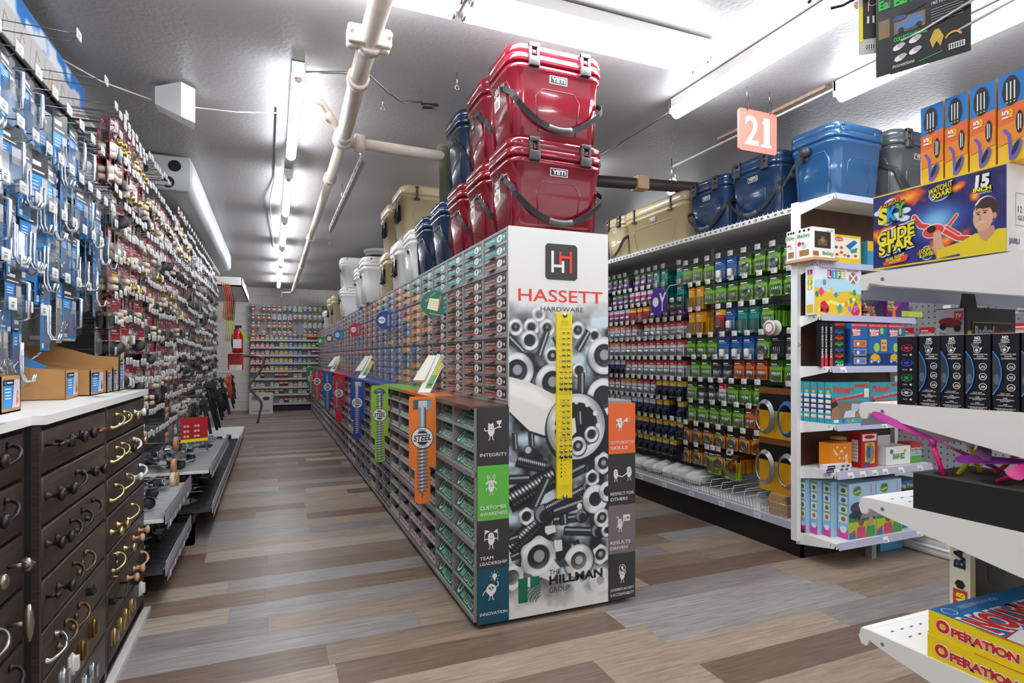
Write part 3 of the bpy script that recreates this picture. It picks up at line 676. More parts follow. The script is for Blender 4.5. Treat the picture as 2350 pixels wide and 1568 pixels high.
    def build(s, name, F, parent, world=False, L=1):
        v = np.stack([s.X, s.Y, np.full_like(s.X, L*.0004)], -1).reshape(-1, 3)
        M = np.array(F); 
        if world: M = np.array(parent.matrix_basis.inverted()) @ M
        v = v @ M[:3, :3].T+M[:3, 3]
        ny, nx = s.ny, s.nx; i = np.arange(ny*nx).reshape(ny, nx)
        f = np.stack([i[:-1, :-1], i[:-1, 1:], i[1:, 1:], i[1:, :-1]], -1).reshape(-1, 4)
        me = bpy.data.meshes.new(name); me.from_pydata(v.tolist(), [], f.tolist()); me.materials.append(VCOL)
        c = np.clip(s.c, 0, 1).reshape(-1, 3); c = np.where(c <= .04045, c/12.92, ((c+.055)/1.055)**2.4)
        a = me.color_attributes.new('print', 'FLOAT_COLOR', 'POINT')
        a.data.foreach_set('color', np.concatenate([c, np.ones((len(c), 1))], 1).astype(np.float32).ravel())
        o = bpy.data.objects.new(name, me); COL.objects.link(o); o.parent = parent; return o
# ================================================================= END SIGN
SW, SH, SX, SZ = .517, 1.772, .984, .02
t = thing('end_sign', 'tall printed end panel reading HASSETT HARDWARE over a photo of nuts and bolts', 'sign', (1.24, YF-.02, SZ))
b = MB(); b.box(SX, SX+SW, YF-.012, YF, SZ, SZ+SH, mat('e9e7e3', .4)); b.build('panel', t, True)
FSN = FS(SX, YF-.0125, SZ)
def A(u, v):   # artwork coordinates of the poster
    tp = 520+.0955*(u-1166); bt = 1422-.1828*(u-1166)
    return ((u-1166)/226*SW, (bt-v)/(bt-tp)*SH)
P = Pic(SW, 1.45, 250, (.10, .13, .16))
n = P.noise(.09, 3, 3); v = .10+.75*np.clip((n-.42)*3, 0, 1); P.c = v[..., None]*np.array([.88, .96, 1.0])+.03
def c1(x, y): return A(1050+x/3.267, 500+y/3.267)
def c2(x, y): return A(1050+x/2.8, 900+y/2.8)
K = SW/226
for x, y, r in ((425, 825, 55), (537, 825, 58), (650, 830, 60), (590, 730, 50), (880, 850, 60), (1010, 890, 55), (780, 850, 40)): q = c1(x, y); P.ring(*q, r/3.267*K, blur=4, thread=False)
for x0, y0, x1, y1, r in ((380, 900, 480, 1010, 22), (650, 860, 590, 1040, 22), (960, 860, 880, 1000, 24), (700, 900, 760, 1010, 18)): a = c1(x0, y0); q = c1(x1, y1); P.bolt(*a, *q, r/3.267*K, light=.95, blur=3)
for x, y, r, bl, hx in ((525, 925, 66, 2, 0), (690, 1040, 62, 2, 0), (435, 1150, 118, 2, 0), (690, 1240, 125, 2, 0), (1085, 1040, 130, 2, 0), (1080, 1350, 130, 1.6, 0), (890, 1150, 55, 2, 1)): q = c1(x, y); P.ring(*q, r/3.267*K, .62, hexa=hx, blur=bl)
P.bolt(*c1(910, 1170), *c1(910, 1370), 24/3.267*K, light=.9)
# wrench
hd = [c1(380, 1195), c1(520, 1235), c1(700, 1330), c1(760, 1400), c1(640, 1640), c1(520, 1600), c1(380, 1455)]
P.pol([(x+.003, y-.012) for x, y in hd], (.05, .07, .1), 3); P.pol(hd, (.91, .90, .87), 1.5); P.pol([c1(380, 1230), c1(560, 1290), c1(700, 1400), c1(640, 1440), c1(500, 1370), c1(380, 1330)], (.97, .96, .93), 8)
q = c2(745, 225); P.ring(*q, 190/2.8*K, .74, thread=False, dark=.1)
for k in range(12):
    a = k*PI/6; P.disc(q[0]+.75*190/2.8*K*math.cos(a), q[1]+.75*190/2.8*K*math.sin(a), .012, (.9, .9, .88), soft=1.5)
P.disc(q[0], q[1], .098, (.07, .09, .11), soft=2)
P.pol([c2(700, 180), c2(735, 170), c2(745, 260), c2(715, 290)], (.93, .93, .92)); P.bolt(*c2(765, 130), *c2(770, 210), 18/2.8*K); 
for x, y, r in ((845, 275, 48), (755, 350, 55)): P.ring(*c2(x, y), r/2.8*K, .6)
for x0, y0, x1, y1, r, hdr in ((330, 690, 600, 530, 52, 0), (380, 435, 550, 480, 30, 0), (360, 270, 365, 370, 14, 0), (460, 270, 465, 350, 16, 0), (330, 560, 445, 555, 22, 0), (560, 560, 480, 740, 24, 0), (715, 520, 800, 480, 26, 0),
        (330, 1000, 540, 790, 44, 62), (550, 750, 820, 610, 26, 34), (600, 770, 830, 690, 24, 36), (600, 825, 780, 800, 22, 40), (665, 790, 670, 850, 22, 0), (670, 890, 890, 895, 22, 48), (800, 1200, 720, 975, 30, 0), (330, 950, 380, 930, 20, 0), (340, 1060, 385, 1040, 18, 0)):
    P.bolt(*c2(x0, y0), *c2(x1, y1), r/2.8*K, head=hdr/2.8*K if hdr else None)
P.disc(*c2(445, 385), .028, (.15, .17, .2), soft=3); P.disc(*c2(440, 375), .016, (.75, .77, .78), soft=3); P.disc(*c2(350, 425), .022, (.55, .57, .6), soft=4)
for x, y, r, h, hx in ((430, 800, 48, .6, 1), (925, 460, 62, .6, 1), (850, 555, 48, .62, 1), (870, 690, 85, .5, 0), (955, 640, 60, .5, 0), (915, 810, 55, .6, 0), (905, 1045, 58, .6, 1), (950, 890, 40, .5, 0), (760, 1085, 95, .55, 0), (505, 1060, 112, .62, 1), (345, 1190, 70, .6, 1), (905, 1210, 75, .35, 0)):
    P.ring(*c2(x, y), r/2.8*K, h, hexa=hx)
for p in ([(545, 865), (605, 855), (615, 900), (560, 920), (543, 900)], [(600, 955), (650, 950), (655, 1020), (610, 1030)], [(520, 1190), (600, 1080), (640, 1130), (580, 1220)]): P.pol([c2(*z) for z in p], (.88, .88, .87))
P.pol([c2(600, 1080), c2(660, 1065), c2(700, 1120), c2(640, 1130)], (.2, .25, .28)); P.pol([c2(610, 1030), c2(655, 1020), c2(665, 1065), c2(620, 1090)], (.1, .12, .15)); P.disc(*c2(765, 735), .014, (.9, .9, .9))
P.blend((P.Y-1.30)/.13-.25*P.noise(.05, 5), (.913, .905, .89)); P.blend((.24-P.Y+.15*(P.noise(.08, 9)-.5))/.2, (.90, .89, .86))
P.build('nuts_and_bolts_picture', FSN, t, True, 1)
b = MB(); RDH = mat('e5402e', .4)
x, y = A(1245, 643); x2, y2 = A(1318, 570)
sx = x2-x; r = .012
b.prism([(x+r, y), (x+sx-r, y), (x+sx, y+r), (x+sx, y+sx-r), (x+sx-r, y+sx), (x+r, y+sx), (x, y+sx-r), (x, y+r)], 0, .0006, mat('3b3838', .4), FSN)
def HH(x, y, w, h, m, L): b.rect(FSN, x, y, w*.19, h, m, L); b.rect(FSN, x+w*.81, y, w*.19, h, m, L); b.rect(FSN, x, y+h*.42, w, h*.14, m, L)
u = sx
b.rect(FSN, x+.18*u, y+.2*u, .08*u, .6*u, ICOL, 4); b.rect(FSN, x+.19*u, y+.35*u, .38*u, .075*u, ICOL, 5); b.rect(FSN, x+.5*u, y+.2*u, .08*u, .33*u, ICOL, 6)
b.rect(FSN, x+.42*u, y+.43*u, .075*u, .36*u, RDH, 7); b.rect(FSN, x+.43*u, y+.6*u, .38*u, .075*u, RDH, 8); b.rect(FSN, x+.74*u, y+.2*u, .08*u, .6*u, RDH, 9)
x, y = A(1185, 687); b.text(FSN, 'HASSETT', .265, 1.436, .056, RDH, 3, w=.44, al='c', bold=.006)
b.text(FSN, 'HARDWARE', .268, 1.392, .021, mat('3b3838', .4), 3, w=.225, al='c')
b.build('shop_logo', t, True); b = MB(); G = mat('0f6b4f', .4)
gx, gy = .045, .065
b.poly(FSN, [(gx, gy), (gx+.045, gy), (gx+.045, gy+.062), (gx+.105, gy+.07), (gx+.105, gy+.112), (gx, gy+.112)], G, 3)
b.rect(FSN, gx+.046, gy+.068, .013, .045, mat('e6e3dd', .4), 4)
for q in range(5): b.arc(FSN, gx+.115, gy-.01, .03+.014*q, PI*.52, PI*.95, .0035, G, 3)
for q in range(4): b.line(FSN, [(gx+.055+.013*q, gy+.008), (gx+.09+.008*q, gy+.075)], .003, G, 3)
b.text(FSN, 'THE', .2, .172, .024, mat('2a2624', .5), 3, w=.06); b.text(FSN, 'HILLMAN', .2, .128, .038, BLACK, 3, w=.285, bold=.035); b.text(FSN, 'GROUP', .2, .09, .024, mat('2a2624', .5), 3, w=.11)
b.build('maker_logo', t, True)
# yellow thread gauge
YEL = mat('efd616', .35)
t = thing('thread_gauge', 'long yellow thread size gauge screwed to the end sign', 'gauge', (1.258, YF-.02, .55))
gz0, gz1, gw = .545, 1.405, .077; gx = 1.218
b = MB(); b.box(gx, gx+gw, YF-.030, YF-.0145, gz0, gz1, YEL); b.build('yellow_board', t, True)
F = FS(gx, YF-.0305, gz0); b = MB(); H = gz1-gz0
for k in range(8, 29):
    yy = H*(1-.055-(k-7)*.0295); b.line(F, [(.004, yy), (gw-.004, yy)], .0008, mat('6b5f10', .5), 2)
for k in range(4): b.line(F, [(.018, H*.935+k*.006), (.058, H*.935+k*.006)], .0008, mat('6b5f10', .5), 2); b.line(F, [(.018, H*.5+k*.005), (.06, H*.5+k*.005)], .0008, mat('6b5f10', .5), 2); b.line(F, [(.014, H*.05+k*.006), (.06, H*.05+k*.006)], .0008, mat('6b5f10', .5), 2)
for k in range(11): b.disc(F, .02, H*(.12+k*.021), .001+.0003*(11-k), BLACK, 2, 8); b.rect(F, .034, H*(.12+k*.021)-.001, .01, .002, mat('6b5f10', .5), 2)
b.build('printed_scale', t, True)
studs = [(k, 2, .0035+.0004*k) for k in range(7)]+[(7+k, 3, .0035+.0012*k) for k in range(4)]+[(12+k, 2, .003+.0004*k) for k in range(7)]+[(19+k, 3, .0035+.0012*k) for k in range(4)]
ST = mat('a8a598', .3, .9)
proto = {}
for k, nn, r in studs:
    for j in range(nn):
        xx = (.03, .055)[j] if nn == 2 else (.017, .041, .065)[j]; zz = gz0+H*(.895-k*.0305)
        key = round(r, 4)
        if key not in proto:
            b = MB(); b.tube([(0, 0, 0), (0, -.012, 0)], key, ST if nn == 2 else mat('5c5a52', .3, .8), 8); b.tube([(0, -.0121, 0), (0, -.0122, 0)], key*.55, BLACK, 6); proto[key] = o = b.build('gauge_stud', t)
        else: o = proto[key].copy(); COL.objects.link(o)
        o.parent = t; o.location = Vector((gx+xx, YF-.03, zz))-t.location
for zz in (gz1-.01, gz0+.008):
    b = MB(); b.tube([(gx+gw/2, YF-.03, zz), (gx+gw/2, YF-.034, zz)], .012, mat('9a9286', .35, .8), 14); b.tube([(gx+gw/2, YF-.034, zz), (gx+gw/2, YF-.037, zz)], .006, ZINC, 8); b.build('fixing_screw', t, True)
# wing panels with small drawings
IW = mat('e8e7e2', .5)
def figure(b, F, cx, cy, s, k):
    b.disc(F, cx, cy, s*.30, IW, 3, 18, s*.46); b.disc(F, cx-.02*s, cy+.32*s, s*.27, IW, 3, 14)
    D = {0: '3a3839'}.get(k, '3a3839'); dk = mat('3a3839', .5)
    for q in (-.1, .1): b.disc(F, cx+q*s, cy+.34*s, s*.045, dk, 4, 8)
    b.arc(F, cx, cy+.2*s, s*.12, PI*1.1, PI*1.9, s*.05, dk, 4, 6)
    b.line(F, [(cx-.1*s, cy-.4*s), (cx-.15*s, cy-.75*s), (cx-.24*s, cy-.76*s)], s*.07, IW, 3); b.line(F, [(cx+.1*s, cy-.4*s), (cx+.15*s, cy-.75*s), (cx+.24*s, cy-.76*s)], s*.07, IW, 3)
    if k == 0:
        b.line(F, [(cx-.25*s, cy+.05*s), (cx-.55*s, cy), (cx-.6*s, cy+.25*s)], s*.08, IW, 3); b.line(F, [(cx+.2*s, cy+.1*s), (cx+.6*s, cy+.3*s)], s*.08, IW, 3)
        b.poly(F, [(cx+.45*s, cy+.8*s), (cx+.95*s, cy+.88*s), (cx+.85*s, cy+.55*s), (cx+.7*s, cy+.48*s), (cx+.55*s, cy+.55*s)], IW, 4); b.rect(F, cx+.68*s, cy+.3*s, .08*s, .2*s, IW, 4); b.rect(F, cx+.55*s, cy+.22*s, .36*s, .12*s, IW, 4)
        b.poly(F, [(cx-.27*s, cy+.45*s), (cx-.25*s, cy+.7*s), (cx-.1*s, cy+.55*s)], IW, 3); b.poly(F, [(cx+.2*s, cy+.45*s), (cx+.18*s, cy+.7*s), (cx+.03*s, cy+.55*s)], IW, 3)
    elif k == 1:
        for q in (.18, .3, .42): b.arc(F, cx, cy+1.0*s, q*s, -.7, .7, s*.05, IW, 3, 6); b.arc(F, cx, cy+1.0*s, q*s, PI-.7, PI+.7, s*.05, IW, 3, 6)
        b.line(F, [(cx, cy+.5*s), (cx, cy+1.0*s)], s*.05, IW, 3); b.line(F, [(cx-.55*s, cy+.35*s), (cx-.3*s, cy+.6*s), (cx+.3*s, cy+.6*s), (cx+.55*s, cy+.35*s)], s*.18, IW, 3)
        for q in (-1, 1): b.line(F, [(cx+q*.25*s, cy), (cx+q*.5*s, cy-.1*s), (cx+q*.5*s, cy-.35*s)], s*.07, IW, 3)
    elif k == 2:
        for q in (-1, 1):
            b.line(F, [(cx+q*.2*s, cy+.1*s), (cx+q*.6*s, cy+.05*s)], s*.08, IW, 3); b.line(F, [(cx+q*.6*s, cy-.1*s), (cx+q*.55*s, cy+.85*s)], s*.05, IW, 3); b.poly(F, [(cx+q*.55*s, cy+.85*s), (cx+q*.55*s-.4*s, cy+.62*s), (cx+q*.57*s, cy+.5*s)] if q > 0 else [(cx-.55*s, cy+.85*s), (cx-.1*s, cy+.72*s), (cx-.57*s, cy+.5*s)], IW, 3)
    elif k == 3:
        b.disc(F, cx, cy+.1*s, s*.45, IW, 3, 18); b.line(F, [(cx+.35*s, cy+.2*s), (cx+.65*s, cy+.4*s), (cx+.55*s, cy+.75*s)], s*.08, IW, 3); b.line(F, [(cx-.3*s, cy+.2*s), (cx-.6*s, cy), (cx-.75*s, cy-.3*s)], s*.08, IW, 3)
        b.disc(F, cx+.3*s, cy+1.2*s, s*.22, IW, 3, 14); b.rect(F, cx+.22*s, cy+.85*s, .16*s, .2*s, IW, 3)
        for q in range(8): a = q*PI/4; b.line(F, [(cx+.3*s+.3*s*math.cos(a), cy+1.2*s+.3*s*math.sin(a)), (cx+.3*s+.45*s*math.cos(a), cy+1.2*s+.45*s*math.sin(a))], s*.04, IW, 3)
        for q in (-.14, .14): b.disc(F, cx+q*s, cy+.22*s, s*.09, mat('0b4a5e', .5), 4, 10)
    elif k == 4:
        b.disc(F, cx-.35*s, cy+.35*s, s*.15, IW, 3, 10); b.poly(F, [(cx+.35*s, cy+.25*s), (cx+.9*s, cy+.6*s), (cx+.95*s, cy+.1*s)], IW, 3); b.line(F, [(cx+.2*s, cy+.1*s), (cx+.5*s, cy+.12*s)], s*.09, IW, 3); b.line(F, [(cx-.25*s, cy), (cx-.5*s, cy-.2*s), (cx-.4*s, cy-.4*s)], s*.08, IW, 3)
        for q in (-.2, .1, .4): b.line(F, [(cx+1.02*s, cy+.35*s+q*.5*s), (cx+1.2*s, cy+.35*s+q*.9*s)], s*.04, IW, 3)
    elif k == 6:
        b.rect(F, cx+.35*s, cy+.3*s, .85*s, .65*s, IW, 3); b.disc(F, cx+.95*s, cy+.62*s, s*.16, mat('7c7270', .5), 4, 12)
        for q, h in ((.45, .2), (.55, .35), (.65, .28)): b.rect(F, cx+q*s, cy+.4*s, .05*s, h*s, mat('7c7270', .5), 4)
        b.line(F, [(cx+.2*s, cy+.05*s), (cx+.5*s, cy+.35*s)], s*.07, IW, 3); b.line(F, [(cx-.25*s, cy), (cx-.45*s, cy-.3*s)], s*.07, IW, 3); b.line(F, [(cx-.15*s, cy+.5*s), (cx-.35*s, cy+.85*s), (cx-.5*s, cy+.7*s)], s*.1, IW, 3)
    elif k == 7:
        b.disc(F, cx, cy+.75*s, s*.4, IW, 3, 20); b.disc(F, cx, cy+.75*s, s*.34, mat('39383a', .5), 4, 20); b.poly(F, [(cx-.2*s, cy+.9*s), (cx+.15*s, cy+.95*s), (cx+.1*s, cy+.7*s), (cx+.25*s, cy+.6*s), (cx, cy+.5*s), (cx-.1*s, cy+.7*s)], IW, 5)
        for q in (-1, 1): b.line(F, [(cx+q*.25*s, cy+.05*s), (cx+q*.42*s, cy+.35*s), (cx+q*.3*s, cy+.5*s)], s*.08, IW, 3)
def wing(name, label, x0, x1, zs, items, parts_right):
    t = thing(name, label, 'sign', ((x0+x1)/2, YF-.014, .02))
    for i, (h, l1, l2, k) in enumerate(items):
        z1, z0 = zs[i], zs[i+1]; b = MB(); b.box(x0, x1, YF-.014, YF-.002, z0, z1, mat(h, .4)); p = b.build('colour_block', t, True)
        F = FS(x0, YF-.0145, z0); b = MB(); W = x1-x0; Hh = z1-z0; s = W*.36
        if k == 5:
            figure(b, F, W*.26, Hh*.6, s*.8, 9); figure(b, F, W*.76, Hh*.62, s*.9, 9); b.line(F, [(W*.32, Hh*.58), (W*.5, Hh*.55), (W*.7, Hh*.62)], s*.09, IW, 3)
        else: figure(b, F, W*(.42 if k != 7 else .5), Hh*(.6 if k != 7 else .52), s*(1 if k in (0, 2, 3) else .85), k)
        big = not l2; 
        b.text(F, l1, W*.06, Hh*(.16 if big else .2), Hh*(.055 if big or len(l1) > 8 and k != 1 else .065), IW, 3, w=W*min(.88, .107*len(l1)), bold=.012)
        if l2: b.text(F, l2, W*.06, Hh*.09, Hh*.06, IW, 3, w=W*min(.88, .107*len(l2)), bold=.012)
        b.v = [tuple(q) for q in b.v]
        q = thing.__name__; me = b.build('printed_drawing', p, False)
        M = t.matrix_basis.inverted(); me.data.transform(M)
        p_ = p
    return t
wing('value_sign', 'left strip of four colour blocks from INTEGRITY down to INNOVATION', .836, .983, (.976, .72, .478, .262, .02), [('373537', 'INTEGRITY', '', 0), ('62bb46', 'CUSTOMER', 'AWARENESS', 1), ('373537', 'TEAM', 'LEADERSHIP', 2), ('0a4b62', 'INNOVATION', '', 3)], 0)
wing('value_sign', 'right strip of four colour blocks from COMMUNICATION SKILLS down to JUDGEMENT', 1.503, 1.655, (.975, .73, .48, .245, .02), [('ef6a2c', 'COMMUNICATION', 'SKILLS', 4), ('343234', 'RESPECT FOR', 'OTHERS', 5), ('776c6b', 'RESULTS', 'DRIVEN', 6), ('343234', 'JUDGEMENT, MATURITY', '& ACCOUNTABILITY', 7)], 0)
# ================================================================= COOLERS
def rrect(w, d, r, z, k=5, ox=0, oy=0):
    P = []
    for cx, cy, a0 in ((w/2-r, d/2-r, 0), (-w/2+r, d/2-r, PI/2), (-w/2+r, -d/2+r, PI), (w/2-r, -d/2+r, 1.5*PI)):
        for j in range(k): a = a0+j*PI/2/(k-1); P.append((ox+cx+r*math.cos(a), oy+cy+r*math.sin(a), z))
    return P
LATCH = mat('3a3a3c', .45); STRAP = mat('2c2c2f', .7)
def logo(b, F, cx, cy, w):
    h = w*.40; b.prism([(cx-w/2, cy-h/2), (cx+w/2, cy-h/2), (cx+w/2, cy+h/2), (cx-w/2, cy+h/2)], 0, .002, ICOL, F)
    b.rect(F, cx-w*.46, cy-h*.41, w*.92, h*.82, BLACK, 7); b.text(F, 'YETI', cx, cy-h*.26, h*.52, ICOL, 9, w=w*.76, al='c', bold=.035)
def ribbon(b, pts, wd, m, th=.003):
    """strap: pts with vertical width"""
    rings = []
    for i, p in enumerate(pts):
        p = Vector(p); t = (Vector(pts[min(i+1, len(pts)-1)])-Vector(pts[max(i-1, 0)])).normalized()
        out = Vector((p.x, p.y, 0)).normalized(); side = t.cross(out).normalized()
        rings.append([tuple(p+side*wd/2*a+out*th/2*c) for a, c in ((-1, -1), (1, -1), (1, 1), (-1, 1))])
    b.loft(rings, m, False)
def tagmesh(par, x, y, z, rz, style):
    b = MB(); F = T(x, y, z) @ R(rz, 'Z') @ frame((0, 0, 0), (0, -1, 0), (0, 0, 1)) @ R(.12)
    w, h = .062, .105
    b.prism([(-w/2, -h), (w/2, -h), (w/2, 0), (-w/2, 0)], 0, .001, mat('d9d2c0', .5) if style else mat('23262b', .5), F)
    b.rect(F, -w/2, -h*.46, w, h*.46, mat('2c2f35', .5), 4)
    if style:
        b.text(F, 'YETI', 0, -h*.17, .011, ICOL, 6, w=w*.55, al='c', bold=.03); b.text(F, 'ROADIE', 0, -h*.32, .012, ICOL, 6, w=w*.8, al='c', bold=.03)
        b.disc(F, 0, -h*.46, .010, ICOL, 6, 14); b.text(F, '24', 0, -h*.49, .008, BLACK, 7, w=.010, al='c')
        for q in range(3): b.rect(F, -w*.35, -h*(.66+.08*q), w*.7, h*.03, mat('6d675c', .5), 6)
        b.text(F, 'JOURNEY', 0, -h*.93, .007, BLACK, 6, w=w*.75, al='c', bold=.02)
    else:
        b.arc(F, 0, -h*.25, .009, 0, 2*PI, .003, ICOL, 6); b.rect(F, -w*.25, -h*.56, w*.5, h*.14, ICOL, 6); b.text(F, 'YETI', 0, -h*.85, .009, ICOL, 6, w=w*.45, al='c', bold=.02)
    b.tube([(x, y, z), (x+.004, y, z+.035)], .0012, BLACK, 4)
    return b.build('hang_tag', par)
def roadie(h, label, hard='24', tagged=None, W=.50, D=.345, H=.435, strap=True, group=None):
    m = mat(h, .16, coat=.6); t = thing('cooler', label, 'cooler', (0, 0, 0), 0, group); b = MB()
    S = [(0, .83, .80, .05), (.012, .86, .83, .055), (.40, .91, .90, .06), (.70, .95, .95, .065), (.715, .985, .99, .07), (.755, .995, 1, .07), (.765, .96, .96, .065), (.785, .955, .955, .065)]
    b.loft([rrect(W*a, D*d, r, H*z) for z, a, d, r in S], m)
    # raised outline of the front panel and the side recesses
    for sg in (-1, 1):
        y = lambda z: sg*(D*(.83+.12*z/.7)/2+.0008)
        P = [(-.085*W/.5, y(.08), H*.07), (-.10*W/.5, y(.4), H*.44), (-.07*W/.5, y(.5), H*.53), (.07*W/.5, y(.5), H*.53), (.10*W/.5, y(.4), H*.44), (.085*W/.5, y(.08), H*.07)]
        b.tube([(x*1.15, yy, z) for x, yy, z in P], .0028, m, 6)
    for sg in (-1, 1):
        P = [(sg*(W*.435), -D*.30, H*.06), (sg*(W*.452), -D*.33, H*.5), (sg*(W*.462), -D*.26, H*.62), (sg*(W*.462), D*.26, H*.62), (sg*(W*.452), D*.33, H*.5), (sg*W*.435, D*.30, H*.06)]
        b.tube(P, .008, m, 6)
    b.build('body', t)
    b = MB(); L = [(.785, .99, .99, .068), (.80, 1.01, 1.01, .07), (.855, 1.01, 1.01, .07), (.863, .985, .985, .065), (.875, .985, .985, .065), (.882, 1.005, 1.005, .07), (.94, 1.0, 1.0, .07), (.965, .985, .985, .065), (.978, .94, .94, .06), (.982, .86, .82, .05), (1.0, .85, .80, .05)]
    b.loft([rrect(W*a, D*d, r, H*z) for z, a, d, r in L], m); b.build('lid', t)
    for s in (-1, 1):
        b = MB(); x = s*W*.27; y0 = -D*.505
        b.rbox(x-.026, x-.012, y0-.014, y0+.004, H*.80, H*.97, .003, LATCH); b.rbox(x+.012, x+.026, y0-.014, y0+.004, H*.80, H*.97, .003, LATCH)
        b.rbox(x-.026, x+.026, y0-.016, y0+.004, H*.925, H*.975, .004, LATCH); b.rbox(x-.026, x+.026, y0-.020, y0+.004, H*.725, H*.83, .004, LATCH)
        b.rbox(x-.009, x+.009, y0-.012, y0+.004, H*.85, H*.90, .003, m); b.build('latch', t)
        b = MB(); b.rbox(x*1.15-.035, x*1.15+.035, D*.49, D*.512, H*.85, H*.9, .004, m); b.tube([(x*1.3, D*.505, H*.93), (x*1.3, D*.515, H*.93)], .009, LATCH, 8); b.build('hinge', t)
    b = MB(); F = FS(0, -D*.474-.003, 0); logo(b, frame((0, -D*.462-.003, H*.645), (1, 0, 0), (0, -.06, 1)), 0, 0, W*.185); b.build('logo_plate', t)
    b = MB()
    for s in (-1, 1): b.tube([(s*W*.45, -D*.12, H*.60), (s*(W*.482), -D*.12, H*.60)], .021, LATCH, 12); b.tube([(s*W*.48, -D*.12, H*.60), (s*W*.496, -D*.12, H*.60)], .013, LATCH, 10)
    b.build('strap_pivot', t)
    if strap:
        b = MB(); z0 = H*.60; pts = []
        X1, Y1 = W*.478, D*.505
        for i in range(33):
            q = i/16-1; f = abs(q); sg = -1 if q < 0 else 1
            if f > .8: e = (f-.8)/.2; x = sg*X1; y = -D*.12-(Y1-D*.12)*(1-e)*.96
            elif f > .72: x = sg*(X1-.012*(.8-f)/.08); y = -Y1*(.975+.3*(.8-f)/.8*.1)
            else: x = sg*(X1-.012)*f/.72; y = -Y1-.008*(1-f)
            pts.append((x, y, H*.085+(z0-H*.085)*f**1.9))
        ribbon(b, pts, .026, STRAP); b.build('strap', t)
        b = MB(); b.tube(pts[13:20], .0145, mat('5a5a5c', .5), 10); b.build('grip', t)
    if tagged is not None: tagmesh(t, -W*.535, -D*.12, H*.56, 0, tagged)
    return t
def tundra(h, label, W, D, H, tagged=None, ropes=True):
    m = mat(h, .3, coat=.3); t = thing('cooler', label, 'cooler'); b = MB()
    S = [(0, .86, .84, .03), (.012, .88, .86, .035), (.68, .955, .95, .045), (.69, .99, 1, .05), (.76, .99, 1, .05), (.765, .965, .965, .045), (.79, .965, .965, .045)]
    b.loft([rrect(W*a, D*d, r, H*z) for z, a, d, r in S], m)
    for sg in (-1, 1): b.tube([(-W*.29, sg*D*.447, H*.1), (-W*.33, sg*D*.466, H*.42), (-W*.29, sg*D*.472, H*.52), (W*.29, sg*D*.472, H*.52), (W*.33, sg*D*.466, H*.42), (W*.29, sg*D*.447, H*.1)], .003, m, 6)
    b.build('body', t)
    b = MB(); b.loft([rrect(W*a, D*d, r, H*z) for z, a, d, r in [(.79, .985, .985, .045), (.80, 1, 1, .05), (.93, 1, 1, .05), (.96, .97, .97, .045), (.965, .9, .88, .04), (1, .89, .86, .04)]], m); b.build('lid', t)
    for s in (-1, 1):
        b = MB(); x = s*W*.3; y = -D*.5; b.rbox(x-.008, x+.008, y-.012, y+.004, H*.70, H*.95, .003, LATCH); b.rbox(x-.024, x+.024, y-.02, y-.002, H*.66, H*.71, .005, LATCH); b.rbox(x-.014, x+.014, y-.014, y+.004, H*.92, H*.955, .003, LATCH); b.build('latch', t)
        b = MB(); b.rbox(s*W*.46-.012, s*W*.46+.012, -D*.22, D*.22, H*.30, H*.62, .01, mat('2a2724', .7)); b.build('handle_recess', t)
        b = MB(); b.tube([(s*W*.48, -D*.16, H*.62), (s*(W*.5), -D*.16, H*.40), (s*(W*.505), -D*.12, H*.34)], .007, LATCH, 6); b.tube([(s*W*.48, D*.16, H*.62), (s*(W*.5), D*.16, H*.40), (s*(W*.505), D*.12, H*.34)], .007, LATCH, 6)
        b.tube([(s*(W*.505), -D*.13, H*.33), (s*(W*.505), D*.13, H*.33)], .015, LATCH, 8); b.build('rope_handle', t)
    b = MB(); logo(b, frame((0, -D*.488-.001, H*.62), (1, 0, 0), (0, -.05, 1)), 0, 0, .085); b.build('logo_plate', t)
    if tagged is not None: tagmesh(t, -W*.51-.004, -D*.2, H*.72, 0, tagged)
    return t
CR, CN, CW, CT, CC = '7d0d21', '1b3350', 'e9e9e6', 'b7a57f', '4c5053'
UTOP = 1.792
def place(o, x, y, z, rz=0): o.location = (x, y, z); o.rotation_euler = (0, 0, rz); return o
XC = 1.255
r1 = place(roadie(CR, 'glossy red cooler on the bottom of the front stack, just above the end sign', tagged=1), XC, 2.62, UTOP)
r2 = place(roadie(CR, 'glossy red cooler on top of the front stack, highest and nearest the camera', tagged=1), XC, 2.625, UTOP+.437)
place(roadie(CR, 'red cooler on the bottom row directly behind the front red stack', tagged=1), XC, 2.99, UTOP)
place(roadie(CR, 'red cooler on the top row behind the front one, with a dark hang tag', tagged=0), XC, 2.98, UTOP+.437)
place(roadie(CR, 'red cooler third from the front in the bottom row, next to the navy one'), XC, 3.37, UTOP)
place(roadie('1a3150', 'navy cooler on the top row behind the two red coolers'), XC, 3.40, UTOP+.437)
place(roadie(CN, 'navy cooler in the bottom row right behind the red coolers'), XC, 3.79, UTOP)
place(roadie(CN, 'second navy cooler in the bottom row, in front of the white ones', W=.5), XC, 4.25, UTOP)
place(roadie(CW, 'white cooler in the bottom row directly behind the navy ones', strap=False), XC, 4.70, UTOP)
place(tundra(CW, 'white cooler carrying a dark hang tag under the large tan cooler', .50, .40, .44, tagged=1), XC, 5.22, UTOP)
place(tundra(CT, 'tan cooler with dark tag at the bottom of the two-high tan stack', .50, .40, .44, tagged=0), XC, 5.80, UTOP)
place(tundra(CT, 'large tan cooler lying on the white coolers, logo partly hidden by navy cooler', .66, .44, .40, tagged=1), XC+.06, 5.0, UTOP+.45)
place(tundra(CT, 'tan cooler with a hang tag on top of the tan stack', .50, .40, .42, tagged=1), XC, 5.72, UTOP+.45)
